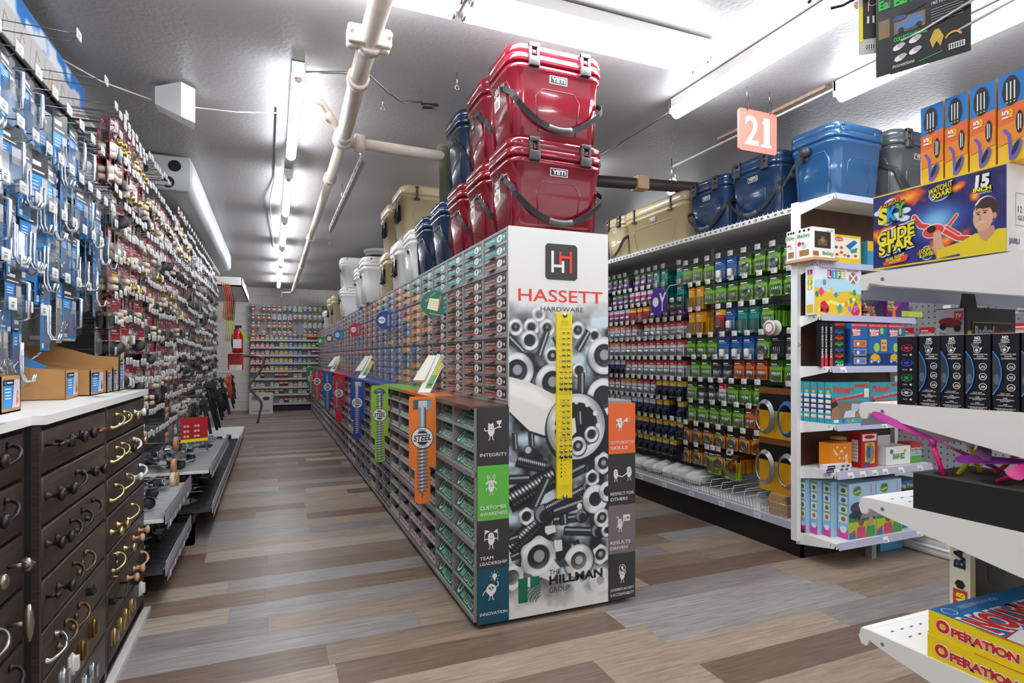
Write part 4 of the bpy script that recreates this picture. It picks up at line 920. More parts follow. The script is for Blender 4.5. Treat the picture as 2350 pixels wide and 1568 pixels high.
place(roadie(CW, 'large white cooler jutting over the aisle beside the tan stack', W=.62, D=.40, H=.50, strap=False), XC-.05, 6.55, UTOP, PI)
place(roadie(CW, 'white cooler just behind the largest white one', W=.60, D=.36, H=.46, strap=False), XC-.05, 7.1, UTOP, PI)
place(roadie(CW, 'white cooler at the bottom of the far white stack', W=.56, D=.40, H=.42, strap=False), XC-.05, 8.9, UTOP, PI)
place(roadie(CW, 'white cooler on top of the far white stack', W=.56, D=.40, H=.44, strap=False), XC-.05, 8.9, UTOP+.425, PI)
place(tundra(CT, 'far tan cooler near the end of the island', .50, .40, .48), XC-.05, 10.5, UTOP)
place(tundra(CT, 'farthest tan cooler, behind the other small tan one', .50, .40, .50), XC-.05, 11.3, UTOP)
place(tundra(CW, 'farthest white cooler at the end of the island', .50, .42, .34), XC-.05, 12.4, UTOP)
# bucket on the white cooler
t = thing('bucket', 'round white tub with a pale lid on top of the white coolers', 'bucket', (1.15, 6.85, UTOP+.50))
b = MB(); b.lathe([(.13, 0), (.15, .10), (.15, .12)], mat('c3c6c8', .4), 24); b.lathe([(.14, .03), (.148, .08)], mat('3c4148', .4), 24); b.build('tub', t); b = MB(); b.lathe([(.17, .12), (.172, .14), (.165, .15), (.14, .152), (.13, .145)], WHITE, 24); b.build('lid', t)
t = thing('bucket', 'small tan round tub standing behind the tan cooler', 'bucket', (1.36, 6.42, UTOP+.5))
b = MB(); b.lathe([(.055, 0), (.065, .12), (.065, .13)], mat(CT, .4), 20); b.lathe([(.066, .04), (.067, .10)], mat('2e3338', .4), 20); b.build('tub', t); b = MB(); b.lathe([(.075, .13), (.075, .155), (.06, .16)], mat(CT, .4), 20); b.build('lid', t)
# rubber boots
for x, y in ((1.13, 3.93), (1.22, 4.05)):
    t = thing('rubber_boot', 'olive green rubber boot upright among the coolers, '+('nearer one' if y < 4 else 'farther one'), 'boot', (x+.02, y+.02, UTOP+.44))
    b = MB(); b.loft([rrect(a, d, min(a, d)*.4, z, ox=ox) for z, a, d, ox in [(0, .12, .10, 0), (.1, .13, .11, 0), (.22, .125, .11, 0), (.42, .15, .13, 0), (.435, .155, .135, 0)]], mat('4e5238', .6)); b.build('shaft', t)
    b = MB(); b.loft([rrect(a, d, min(a, d)*.4, z, ox=0) for z, a, d in [(.425, .158, .138), (.45, .158, .138)]], mat('6c6a4a', .6)); b.build('cuff', t)
# ================================================================= HANGING PACKS AND HOOKS (shared kinds)
def peg_hook_kind(L, tagw=.034, label='x'):
    t = thing('peg_hook', label, 'hook'); b = MB()
    # local: sticks out along -Y from the board
    b.tube([(0, .01, .012), (0, 0, 0), (0, -L*.8, 0), (0, -L*.93, .002), (0, -L, .018)], .0022, PEGGREY, 5); b.build('prong', t)
    b = MB(); b.tube([(0, .01, .04), (0, -L*1.02, .036)], .0022, PEGGREY, 5); b.build('tag_arm', t)
    b = MB(); b.rbox(-tagw/2, tagw/2, -L*1.02-.006, -L*1.02-.001, .012, .05, .0015, mat('dfe0de', .35), seg=1)
    F = frame((-tagw/2, -L*1.02-.0062, .012), (1, 0, 0), (0, 0, 1))
    b.rect(F, .003, .004, tagw-.006, .028, WHITE, 1)
    for q in range(5): b.rect(F, .006+q*.0045, .007, .0018 if q % 2 else .003, .010, mat('6c6c70', .5), 2)
    b.rect(F, .006, .021, tagw*.5, .003, mat('6c6c70', .5), 2)
    b.build('price_tag', t); return Kind(t)
def product(b, kind, w, h):
    """product inside a blister; local frame: card front at y=0 facing -Y, hanging from z=0 to z=-h"""
    if kind == 'coil':
        m = STEEL
        for k in range(3): b.tube([((.34-.05*k)*w*math.cos(a), -.008, -h*.6+(.34-.05*k)*w*math.sin(a)) for a in [i*PI/7 for i in range(14)]], .005, m, 5, closed=True)
    elif kind == 'coppercoil':
        m = mat('b3664a', .3, .9)
        for k in range(3): b.tube([((.34-.05*k)*w*math.cos(a), -.008, -h*.6+(.34-.05*k)*w*math.sin(a)) for a in [i*PI/7 for i in range(14)]], .005, m, 5, closed=True)
    elif kind == 'bits':
        for k in range(4): b.tube([((k-1.5)*w*.16, -.008, -h*.5), ((k-1.5)*w*.16+.004, -.008, -h*.85)], .004, ZINC, 6)
    elif kind == 'hook':
        for s in (-1, 1): b.tube([(s*w*.12, -.01, -h*.35), (s*w*.12, -.01, -h*.75), (s*w*.12, -.022, -h*.85), (s*w*.12, -.04, -h*.84), (s*w*.12, -.045, -h*.76)], .0045, ZINC, 6)
    elif kind == 'handle':
        b.tube([(w*.1, -.01, -h*.15), (w*.1, -.035, -h*.2), (w*.1, -.035, -h*.75), (w*.1, -.01, -h*.8)], .006, ZINC, 7)
    elif kind == 'brass':
        b.lathe([(.0, -h*.85), (w*.2, -h*.8), (w*.24, -h*.7), (w*.1, -h*.6), (w*.08, -h*.5)], mat('c9a24a', .25, .9), 10, T(0, -.02, 0))
    elif kind == 'felt':
        for x in (-.22, .22):
            for z in (.5, .75): b.lathe([(0, 0), (w*.18, 0), (w*.18, .008), (0, .008)], mat('cdb9a3', .8), 12, T(x*w, -.002, -h*z) @ R(PI/2, 'X'))
    elif kind == 'caps':
        for x in (-.2, .2):
            for z in (.55, .8): b.lathe([(w*.12, 0), (w*.17, .0), (w*.15, .03), (w*.05, .03)], mat('e3d2b8', .6), 12, T(x*w, -.002, -h*z) @ R(PI/2, 'X'))
    elif kind == 'black':
        b.rbox(-w*.3, w*.3, -.03, -.004, -h*.85, -h*.5, .006, mat('232326', .4))
    elif kind == 'caster':
        b.lathe([(0, -.01), (w*.3, -.01), (w*.33, -.004), (w*.33, .006), (w*.3, .012), (0, .012)], mat('2b2b2d', .5), 14, T(0, -.03, -h*.7) @ R(PI/2, 'Y')); b.rbox(-w*.2, w*.2, -.045, -.008, -h*.52, -h*.48, .003, ZINC)
    elif kind == 'white':
        b.rbox(-w*.22, w*.22, -.03, -.004, -h*.88, -h*.48, .01, mat('eeeae0', .5))
    elif kind == 'bolts':
        for k in range(9):
            a = k*2.4; x = w*.25*math.cos(a); z = -h*.72+h*.14*math.sin(a*1.3); b.tube([(x-.012*math.cos(a*2), -.006-.004*(k % 3), z), (x+.014*math.cos(a*2), -.01-.005*(k % 3), z+.022*math.sin(a*3))], .0032, ZINC, 5)
def pack_kind(name, label, cat, w, h, card, top, prod, clear=True, accent='f0f0ee', near=False, bare=False):
    t = thing(name, label, cat); c = MB()
    c.add([(-w/2, 0, -h), (w/2, 0, -h), (w/2, 0, .012), (-w/2, 0, .012), (-w/2, .0012, -h), (w/2, .0012, -h), (w/2, .0012, .012), (-w/2, .0012, .012)], [(0, 1, 2, 3), (7, 6, 5, 4), (0, 4, 5, 1), (3, 2, 6, 7), (0, 3, 7, 4), (1, 5, 6, 2)], mat(card, .35))
    F = FS(-w/2, -.0004, -h); A_ = mat(accent, .4)
    c.rect(F, 0, h*.78, w, h*.22+.012, mat(top, .35), 1)
    c.rect(F, w*.08, h*.88, w*.5, h*.05, A_, 2); c.rect(F, w*.08, h*.81, w*.7, h*.018, A_, 2)
    if near: 
        for q in range(3): c.rect(F, w*.08, h*(.7-.04*q), w*.35, h*.014, A_, 2)
        c.rect(F, w*.62, h*.5, w*.34, h*.26, mat('b9b4b2', .5), 2)
    c.rect(F, w*.08, h*.03, w*.22, h*.07, A_, 2)
    p = MB(); product(p, prod, w, h)
    bl = MB()
    if clear:
        d = .026
        bl.loft([[(-w*.42, -.001, -h*.95), (w*.42, -.001, -h*.95), (w*.42, -.001, -h*.4), (-w*.42, -.001, -h*.4)], [(-w*.36, -d, -h*.91), (w*.36, -d, -h*.91), (w*.36, -d, -h*.45), (-w*.36, -d, -h*.45)]], CLEAR, False)
    if near:
        c.build('card', t)
        if p.v: p.build('product', t)
        if bl.v: bl.build('blister', t)
    else:
        for o in (p, bl):
            off = len(c.v); c.v += o.v
            for f, mi, s in zip(o.f, o.m, o.sm):
                mm = o.mats[mi]
                if mm not in c.mats: c.mats.append(mm)
                c.f.append(tuple(a+off for a in f)); c.m.append(c.mats.index(mm)); c.sm.append(s)
        bpy.data.objects.remove(t); t = c.build(name); tag(t, label, cat)
    return Kind(t)
def stuff_card(b, M, w, h, card, top):
    b.add([(-w/2, 0, -h), (w/2, 0, -h), (w/2, 0, .012), (-w/2, 0, .012), (-w/2, -.014, -h*.95), (w/2, -.014, -h*.95), (w/2, -.006, -h*.45)], [(0, 1, 2, 3)], mat(card, .35), M=M)
    b.add([(-w/2, -.0006, -h*.2), (w/2, -.0006, -h*.2), (w/2, -.0006, .012), (-w/2, -.0006, .012)], [(0, 1, 2, 3)], mat(top, .35), M=M)
    b.add([(-w*.4, -.012, -h*.93), (w*.4, -.012, -h*.93), (w*.4, -.012, -h*.45), (-w*.4, -.012, -h*.45)], [(0, 1, 2, 3)], CLEAR, M=M)
def absorb(mb, o, M):
    """append a thing's mesh (and its parts') to the mesh of a stuff object"""
    for q in [o]+[c for c, _ in _kids.get(o.name, [])]:
        if q.type != 'MESH': continue
        L = q.matrix_basis if q is not o else Matrix(); me = q.data; of = len(mb.v); X = M @ L
        mb.v += [tuple(X @ v.co) for v in me.vertices]
        ids = []
        for m in me.materials:
            if m not in mb.mats: mb.mats.append(m)
            ids.append(mb.mats.index(m))
        for f in me.polygons: mb.f.append(tuple(a+of for a in f.vertices)); mb.m.append(ids[f.material_index]); mb.sm.append(f.use_smooth)
def put_or_absorb(kd, mb, indiv, loc, rz, label, group):
    if indiv or not kd.used: return kd.put(loc, rz, label=label, group=group)
    absorb(mb, kd.o, T(*loc) @ R(rz))
# ================================================================= RIGHT GONDOLA
GX = 2.92; PBX = 3.33; GY0, GY1 = 2.60, 9.6
PERF = mat('a9abae', .45)
def pegboard(b, F, w, h, m, step=.0508, hole=.0036, hm=None):
    b.rect(F, 0, 0, w, h, m, 0)
    hm = hm or mat('3b3c3f', .8); vs = []; fs = []
    nx, ny = int(w/step), int(h/step)
    for i in range(nx):
        for j in range(ny):
            x, y = (i+.5)*step, (j+.5)*step; o = len(vs); vs += [(x-hole, y-hole, .0008), (x+hole, y-hole, .0008), (x+hole, y+hole, .0008), (x-hole, y+hole, .0008)]; fs.append((o, o+1, o+2, o+3))
    b.add(vs, fs, hm, M=F)
t = thing('gondola_shelf', 'white shelving run with grey pegboard left of the numbered endcap', 'shelving', (3.3, 5, 0))
b = MB(); b.box(PBX+.002, PBX+.03, GY0, GY1, .17, 2.09, PERF); pegboard(b, FW(PBX, GY1, .2), GY1-GY0-.05, 1.88, PERF, hole=.004); b.build('pegboard', t, True)
b = MB(); b.box(GX+.005, GX+.02, GY0-.055, GY1, .0, .17, BLACK); b.box(GX+.005, 3.74, GY0-.055, GY0-.04, 0, .155, BLACK); b.build('kick_plate', t, True)
b = MB(); b.box(GX-.0, PBX, GY0, GY1, .17, .195, WHITE); b.box(GX-.012, GX, GY0+.01, GY1, .155, .20, mat('b7b8cb', .25)); b.build('base_deck', t, True)
b = MB(); b.box(GX, PBX, GY0, GY1, 2.085, 2.10, WHITE); b.box(GX-.006, GX+.002, GY0, GY1, 2.075, 2.108, WHITE)
for k in range(130): b.box(GX-.0075, GX-.006, GY0+.02+k*.053, GY0+.04+k*.053, 2.085, 2.098, mat('55575a', .6))
b.build('top_shelf', t, True)
b = MB()
for k in range(180): y = GY0+.03+k*.0385; b.tube([(GX-.012, y-.012, 2.078), (GX-.018, y, 2.112), (GX-.012, y+.012, 2.078)], .0018, WHITE, 4)
b.build('wire_edge', t, True, stuff=True)
b = MB(); b.box(PBX-.012, PBX+.03, 3.74, 3.77, .2, 2.09, WHITE); b.box(PBX-.012, PBX+.03, 6.7, 6.73, .2, 2.09, WHITE)
b.build('upright', t, True)
for i in range(9):
    b = MB(); y = 2.85+i*.32; b.box(GX-.0135, GX-.012, y, y+.055, .158, .192, WHITE); F = FW(GX-.0136, y+.05, .16)
    for q in range(5): b.rect(F, .006+q*.007, .006, .003, .014, mat('555', .5) if False else mat('555558', .5), 1)
    b.build('price_label', t, True)
# wire fence front and dividers of the deck
t = thing('wire_bin_fence', 'grey wire fence along the front of the bottom deck', 'wire fence', (GX+.02, 4.0, .197)); b = MB()
for k in range(105): y = GY0+.35+k*.028; b.tube([(GX+.03, y, .20), (GX+.018, y, .265)], .0014, PEGGREY, 4)
for z in (.205, .265): b.tube([(GX+.022, GY0+.35, z), (GX+.022, GY0+3.3, z)], .002, PEGGREY, 4)
b.build('wires', t, True)
for k in range(30):
    b = MB(); y = GY0+.12+k*.11
    b.tube([(PBX-.005, y, .31), (GX+.06, y, .30), (GX+.04, y, .24), (GX+.04, y+.0, .2)], .0025, mat('d9d9d6', .4), 5); b.tube([(PBX-.005, y, .26), (GX+.045, y, .25)], .0022, mat('d9d9d6', .4), 5)
    if k == 0: dk0 = b.build('wire_divider'); o = dk0
    else: o = b.build('wire_divider')
    tag(o, 'white wire divider standing in the bottom deck of the right pegboard run', 'divider', 'wire dividers on the bottom deck')
BAGM = mat('dadad8', .35)
random.seed(11)
for k in range(14):
    y = 3.65+k*.14; b = MB(); bm = bmesh.new(); bmesh.ops.create_icosphere(bm, subdivisions=2, radius=1)
    for v in bm.verts: v.co = (v.co.x*.13*(1+.25*random.random()), v.co.y*.05*(1+.3*random.random()), v.co.z*.045*(1+.5*random.random()))
    b.add([tuple(v.co+Vector((3.1, y, .265))) for v in bm.verts], [tuple(v.index for v in f.verts) for f in bm.faces], BAGM); bm.free()
    tag(b.build('plastic_bag'), 'crumpled clear white plastic bag of parts lying in the bottom deck', 'bag', 'white bags in the bottom deck')
b = MB(); b.loft([rrect(.10, .14, .02, z) for z in (.205, .30, .33)], mat('b28a5c', .7), False, M=T(3.0, 2.76, 0)); b.v = [(x, y+.02*math.sin(30*z), z) for x, y, z in b.v]; tag(b.build('paper_bag'), 'crumpled brown paper bag in the wire basket by the white post', 'bag')
t = thing('wire_basket', 'chrome wire basket holding the brown paper bag', 'basket', (2.99, 2.76, .2)); b = MB()
for z in (.21, .25, .285): b.tube([(2.93, 2.66, z), (2.93, 2.87, z), (3.08, 2.87, z), (3.08, 2.66, z)], .002, STEEL, 5, closed=True)
for k in range(9): b.tube([(2.93, 2.66+k*.026, .205), (2.93, 2.66+k*.026, .285)], .0015, STEEL, 4)
b.build('wires', t, True)
# packs --------------------------------------------------------------
hk = peg_hook_kind(.27, .05, label='grey steel peg hook with white price tag on the right pegboard run')
RK = {}
def rk(k):
    if k in RK: return RK[k]
    D = {'purple': ('purple and white carded pack', .075, .105, '7b3f86', '4f8a42', 'bits'), 'pink': ('pink and white carded pack', .075, .105, 'c23a8a', 'e4e0e4', 'bits'),
         'teal': ('teal long carded pack', .085, .17, '1f8f84', '14645e', None), 'yellow': ('yellow pencil-like carded pack', .07, .16, 'e2a521', 'd88f1c', None),
         'white': ('white and red carded pack of hardware', .075, .12, 'd8d6d6', 'b8352c', 'bits'), 'orangew': ('white and orange carded pack of hardware', .075, .12, 'd5d7dc', 'e08a2c', 'bits'),
         'green': ('green carded pack of cable parts', .10, .13, '79b436', '2c4a1c', 'bits'), 'greencoil': ('green carded pack with a coil of wire', .11, .14, '79b436', '2c4a1c', 'coil'),
         'blue': ('blue carded blister pack', .10, .15, '2360a8', '173f7c', 'white'), 'red': ('red and yellow carded pack', .08, .12, 'c8322a', 'e5b422', None),
         'orange': ('orange carded pack', .085, .12, 'd96a24', '7a2c14', 'bits'), 'ocoil': ('orange and black card with a coil of steel wire', .10, .12, 'd98a1f', '231f1e', 'coil'),
         'ccoil': ('orange card with a coil of copper wire', .11, .12, 'd9861f', '6a3a1a', 'coppercoil'), 'navy': ('dark blue carded blister with yellow top', .075, .13, '2a3560', 'd9b02c', 'black'),
         'navyw': ('dark blue and white carded blister', .075, .13, '39406a', 'c9ccd4', 'black'), 'dark': ('dark carded blister pack', .09, .13, '2f3330', '1c2420', 'bits'),
         'lime': ('lime green and black carded pack', .12, .16, 'a5cf22', '1d1f1a', None)}[k]
    RK[k] = (pack_kind('blister_pack', D[0], 'pack', D[1], D[2], D[3], D[4], D[5]), D); return RK[k]
rstuff = MB(); NP = 0
ZL = [1.918, 1.765, 1.62, 1.467, 1.314, 1.145, .975, .812, .645, .49]; ZR = [1.90, 1.72, 1.525, 1.319, 1.152, .979, .812, .633, .47]
LEFTP = ['purple purple purple teal', 'purple purple pink teal', 'pink pink red purple', 'purple orangew white white', 'orangew orangew white white', 'orangew navyw white white', 'orangew white orangew white navy', 'yellow navyw navyw navyw navy', 'navyw navyw navy navy', 'navyw navy navy']
RIGHTP = ['green green blue greencoil green greencoil', 'yellow green green greencoil green', 'yellow green red blue teal green orangew', 'green green blue blue greencoil dark', 'green green dark orange orange green', 'green dark white green green greencoil', 'green green green green orange orange blue', 'ocoil ocoil ocoil ocoil ccoil ccoil', 'ocoil ocoil ccoil ocoil ccoil']
hook_n = 0
hstuff = MB(); CNT = {'h': 0, 'p': 0}; ROW = ['top', 'second', 'third', 'fourth', 'fifth', 'sixth', 'seventh', 'eighth', 'ninth', 'lowest']
def hang_right(y, z, key, n, pitch=.024, r=0):
    near = y < 4.7
    put_or_absorb(hk, hstuff, near and CNT['h'] < 170, (PBX-.002, y, z+.02), -PI/2, 'grey peg hook with white price tag, %s row of the right pegboard run' % ROW[r], 'right pegboard hooks, %s row' % ROW[r]); CNT['h'] += near
    kd, D = rk(key); x0 = PBX-.265
    for j in range(n):
        x = x0+j*pitch; rz = -PI/2+random.uniform(-.12, .12)
        ind = near and CNT['p'] < 270 and j < 2
        if j == 0 or ind:
            put_or_absorb(kd, rstuff, ind, (x, y+random.uniform(-.004, .004), z+.014), rz, '%s on the right pegboard, %s row' % (D[0], ROW[r]), 'right pegboard, %s row: %s' % (ROW[r], D[0])); CNT['p'] += ind
        else: stuff_card(rstuff, T(x, y, z+.014) @ R(rz), D[1], D[2], D[3], D[4])
random.seed(5)
for r in range(10):
    y = 3.80; seq = LEFTP[r].split(); L = 7.6; k = 0
    while y < L:
        kk = seq[max(0, min(len(seq)-1, int((5.3-y)/1.5*len(seq))))]; D = rk(kk)[1]
        if random.random() > .07: hang_right(y+D[1]/2, ZL[r], kk, random.choice((3, 5, 6)), .03, r)
        y += D[1]+.018
    if r > 8: continue
    y = 2.70; seq = RIGHTP[r].split()
    z = ZR[r]
    while y < 3.72:
        kk = seq[min(len(seq)-1, int((3.72-y)/1.02*len(seq)))]; D = rk(kk)[1]
        if random.random() > .08 and not (r == 8 and y < 3.1): hang_right(y+D[1]/2, z, kk, random.choice((2, 4, 6)), .032, r)
        y += D[1]+.022
for k in (2, 3): pass
for y, z, n in ((3.45, .47, 2), (3.28, .46, 3)):
    hang_right(y, z, 'lime', n, r=8)
tag(hstuff.build('far_hooks', stuff=True), 'the peg hooks of the right pegboard run beyond the near section', 'hooks')
tag(rstuff.build('packed_cards', stuff=True), 'the many cards hanging behind the front packs on the right pegboard', 'packs')
for y, z in ((2.83, .93), (2.83, .60)):   # large wire hanks
    t = thing('wire_hank', 'large yellow and black card of thick steel wire, '+('upper' if z > .8 else 'lower')+' one by the post', 'wire', (3.02, y, z))
    b = MB(); b.box(3.03, 3.035, y-.17, y+.15, z-.28, z-.08, mat('e0a81c', .4)); b.box(3.029, 3.035, y-.17, y+.15, z-.08, z+.05, BLACK); b.box(3.028, 3.035, y-.17, y+.15, z+.03, z+.07, mat('7d4a1c', .5)); b.build('card', t, True)
    b = MB()
    for yy, m in ((y+.06, STEEL), (y-.12, mat('2f62a0', .3) if z > .8 else STEEL)):
        for k in range(4): b.tube([(2.99-.006*k, yy+(.075-.004*k)*math.cos(a), z-.12+(.11-.006*k)*math.sin(a)) for a in [i*PI/8 for i in range(16)]], .006, m, 6, closed=True)
    b.build('wire_coils', t, True)
t = thing('wire_spool', 'white spool of solder wire hanging above the white post label', 'spool', (2.98, 2.80, 1.39)); b = MB()
b.lathe([(.0, 0), (.05, 0), (.05, .006), (.038, .008), (.038, .05), (.05, .052), (.05, .058), (0, .058)], mat('d7d4d0', .4), 18, T(2.95, 2.82, 1.39) @ R(PI/2, 'Y')); b.build('reel', t, True)
b = MB(); b.disc(FW(2.949, 2.82, 1.39), 0, 0, .036, mat('c8502c', .4), 1); b.disc(FW(2.949, 2.82, 1.39), 0, 0, .028, WHITE, 2); b.build('round_label', t, True)
t = thing('round_sign', 'purple round flag sign with a wing anchor on a wire, right pegboard', 'sign', (2.98, 4.1, 1.66)); b = MB()
F = FW(2.97, 4.0, 1.66); b.prism([(.115*math.cos(a), .115*math.sin(a)) for a in [i*PI/14 for i in range(28)]], -.002, 0, mat('4b2a8c', .3), F); b.build('panel', t, True); b = MB()
b.disc(F, -.04, 0, .04, ICOL, 2); b.line(F, [(.05, -.08), (.05, .03)], .012, ICOL, 2); b.line(F, [(.02, .07), (.05, .0), (.09, .07)], .02, ICOL, 2); b.build('print', t, True)
b = MB(); b.tube([(3.3, 3.83, 1.74), (3.1, 3.83, 1.80), (2.98, 3.87, 1.78), (2.972, 3.93, 1.70)], .004, CLEAR if False else mat('b8bbc0', .3), 6); b.build('arm', t, True)
# coolers on the right top shelf
RZ = 2.108
place(roadie(CN, 'navy cooler lid just visible above the top right corner of the end sign', strap=False), 3.16, 5.75, RZ, -PI/2)
place(roadie(CT, 'small tan cooler with black strap left of the long tan cooler', hard='x', W=.34, D=.30, H=.40, tagged=0), 3.11, 4.67, RZ, -PI/2)
place(tundra(CT, 'long tan cooler with two latches on top of the right shelving run', .84, .40, .40), 3.145, 4.06, RZ, -PI/2)
place(roadie(CN.replace('1b3350', '1d3b5e'), 'navy cooler between the tan cooler and the number 21 sign', W=.42, D=.345, H=.40), 3.11, 3.40, RZ, -PI/2)
place(roadie('1d3b5e', 'blue cooler under the hanging number 21 sign, strap hanging forward', W=.44, D=.345, H=.42), 3.11, 2.955, RZ, -PI/2)
place(roadie('26507a', 'large bright blue cooler seen from the back on the endcap corner', W=.44, D=.34, H=.435, strap=False), 3.19, 2.53, 2.135, PI)
b = MB(); pts = [(2.945, 2.55, 2.42), (2.94, 2.62, 2.36), (2.93, 2.70, 2.25), (2.93, 2.82, 2.14)]
ribbon(b, [(x-3.18, y-2.5, z) for x, y, z in pts], .03, STRAP); b.v = [(x+3.18, y+2.5, z) for x, y, z in b.v]
b.tube([(2.93, 2.55, 2.43), (2.98, 2.55, 2.43)], .028, LATCH, 14); tag(b.build('cooler_strap'), 'black strap with round pivot on the side of the bright blue cooler', 'strap')
place(roadie(CC, 'charcoal cooler with black strap beside the bright blue cooler', W=.44, D=.36, H=.46), 3.68, 2.52, 2.135, 0)
# ================================================================= ENDCAP
PRICE = mat('b4b5cc', .2); WOOD = mat('4a2c1c', .5, noise=.35, scale=9)
SHF = [(2.33, 2.122, 0), (2.44, 1.757, 1), (2.43, 1.445, 1), (2.36, 1.145, 1), (2.33, .818, 1), (2.33, .545, 1), (2.32, .150, 1)]
EX0, EX1 = 2.925, 3.76
t = thing('endcap_shelf', 'white endcap shelving with brown wood back, post marked 34', 'shelving', (3.3, 2.5, .0))
b = MB(); b.box(EX0, EX1, 2.585, 2.6, .17, 2.12, WOOD); b.build('back_board', t, True)
for x in (EX0-.03, EX1):
    b = MB(); b.box(x, x+.03, 2.555, 2.60, .10 if x < 3 else 0, 2.125, WHITE)
    b.build('post', t, True)
b = MB(); b.text(FS(2.898, 2.5545, 1.26), '34', 0, 0, .028, mat('555558', .5), 1); b.build('post_number', t, True)
for i, (yf, z, pr) in enumerate(SHF):
    b = MB(); b.box(EX0, EX1, yf, 2.585, z-.012, z, WHITE)
    for x in (EX0-.004, EX1-.004):
        b.prism([(yf+.01, z-.03), (2.585, z-.075), (2.585, z+.002), (yf, z+.002)], x, x+.005, WHITE, Matrix(((0, 0, 1, 0), (1, 0, 0, 0), (0, 1, 0, 0), (0, 0, 0, 1))))
    b.box(EX0, EX1, yf-.004, yf, z-.03, z+.001, WHITE); b.disc(FW(EX0-.0042, yf+.03, z-.014), 0, 0, .004, BLACK, 1, 8)
    s = b.build('shelf', t, True)
    if 1:
        b = MB(); b.add([(EX0+.005, yf-.016, z-.034), (EX1, yf-.016, z-.034), (EX1, yf-.004, z+.004), (EX0+.005, yf-.004, z+.004)], [(0, 1, 2, 3)], PRICE)
        for k, x in enumerate([3.02, 3.12, 3.22, 3.31, 3.45, 3.62] if i == 5 else [3.3, 3.6] if i in (4, 6) else [3.0] if i == 3 else []):
            b.add([(x, yf-.0166, z-.034), (x+.045, yf-.0166, z-.034), (x+.045, yf-.006, z-.002), (x, yf-.006, z-.002)], [(0, 1, 2, 3)], WHITE)
            for q in range(4): b.add([(x+.006+.007*q, yf-.0170, z-.030), (x+.009+.007*q, yf-.0170, z-.030), (x+.009+.007*q, yf-.0117, z-.018), (x+.006+.007*q, yf-.0117, z-.018)], [(0, 1, 2, 3)], BLACK)
        me = b.build('price_strip', s, False); me.data.transform(t.matrix_basis.inverted())
b = MB(); b.box(3.3, 3.34, 2.38, 2.42, 0, .12, mat('8c8c8c', .5)); tag(b.build('floor_bracket'), 'small grey foot under the lowest endcap shelf', 'foot')
def carton(name, label, cat, x0, x1, y0, y1, z0, z1, side, group=None, top=None, edge=0):
    t = thing(name, label, cat, ((x0+x1)/2, (y0+y1)/2, z0), 0, group); b = MB(); b.box(x0, x1, y0, y1, z0, z1, mat(side, .4)); b.build('box', t, True); return t
def pr(t, name, fn, *F):
    b = MB(); fn(b, *F); return b.build(name, t, True)
# Bailey boxes
for i, (x0, x1) in enumerate(((2.86, 3.04),)):
    for j, (y0, y1) in enumerate(((2.42, 2.53), (2.535, 2.60))):
        xx0 = x0 if j == 0 else x0; t = carton('toy_box', 'white toy dog box marked Bailey with a window, '+('front' if j == 0 else 'rear')+' of the pair', 'box', xx0, 2.89 if j else x1, y0, y1, 1.775, 1.95, 'eceae6')
        def fs(b):
            F = FS(x0, y0, 1.775); W = x1-x0; H = .175
            b.rect(F, W*.1, H*.32, W*.72, H*.55, mat('3a2a22', .3), 1); b.rect(F, W*.25, H*.4, W*.4, H*.2, mat('6b4c34', .5), 2); b.disc(F, W*.45, H*.6, W*.1, mat('8a6a50', .5), 3); b.disc(F, W*.38, H*.68, W*.05, mat('5a3c28', .5), 3); b.disc(F, W*.52, H*.68, W*.05, mat('5a3c28', .5), 3)
            b.text(F, 'Bailey', W*.45, H*.1, H*.12, mat('2f8a3a', .4), 2, w=W*.5, bold=.02); b.text(F, 'Feed Me!', W*.62, H*.88, H*.06, RED, 2, w=W*.3); b.rect(F, W*.02, H*.05, W*.26, H*.16, mat('9a6438', .5), 2)
        def fw(b):
            F = FW(x0, y1, 1.775); W = y1-y0; H = .175
            b.text(F, 'Bailey', W*.08, H*.7, H*.12, mat('2f8a3a', .4), 2, w=W*.8, bold=.02)
            for q in range(3): b.disc(F, W*(.22+.28*q), H*.92, H*.045, BLACK, 2, 10)
            b.disc(F, W*.2, H*.5, W*.12, RED, 2); b.disc(F, W*.5, H*.42, W*.16, mat('c9c6c2', .5), 2); b.disc(F, W*.42, H*.5, W*.08, mat('77706a', .5), 3); b.rect(F, W*.2, H*.08, W*.6, H*.2, mat('9a7444', .5), 2)
        if j == 0: pr(t, 'front_print', fs)
        pr(t, 'side_print', fw)
b = MB(); b.box(2.85, 3.05, 2.40, 2.60, 1.758, 1.774, mat('c99a70', .6)); tag(b.build('wooden_tray'), 'thin wooden board under the white toy dog boxes', 'tray')
t = carton('dough_box', 'yellow modelling dough play set box on the second endcap shelf', 'box', 3.06, 3.30, 2.45, 2.55, 1.758, 1.93, 'f0c81c')
def f(b):
    F = FS(3.06, 2.45, 1.758); W, H = .24, .172
    b.rect(F, W*.04, H*.2, W*.92, H*.72, mat('f3ead2', .4), 1); b.disc(F, W*.22, H*.84, W*.15, mat('d8402c', .4), 2, 16, H*.08); b.text(F, 'Play-Doh', W*.22, H*.81, H*.06, WHITE, 3, w=W*.24, al='c', bold=.02)
    b.poly(F, [(W*.45, H*.62), (W*.75, H*.85), (W*.88, H*.78), (W*.6, H*.5)], mat('1f72c4', .4), 2); b.poly(F, [(W*.6, H*.5), (W*.88, H*.6), (W*.85, H*.42), (W*.65, H*.38)], mat('2fa08a', .4), 2)
    for x, y, c in ((.15, .3, 'd8402c'), (.3, .38, 'd8402c'), (.42, .3, 'e07a2c'), (.55, .28, '2f72c4'), (.8, .3, 'd8402c'), (.12, .55, '7a3fa0'), (.3, .55, 'd8502c')): b.disc(F, W*x, H*y, W*.06, mat(c, .4), 3, 10, H*.05)
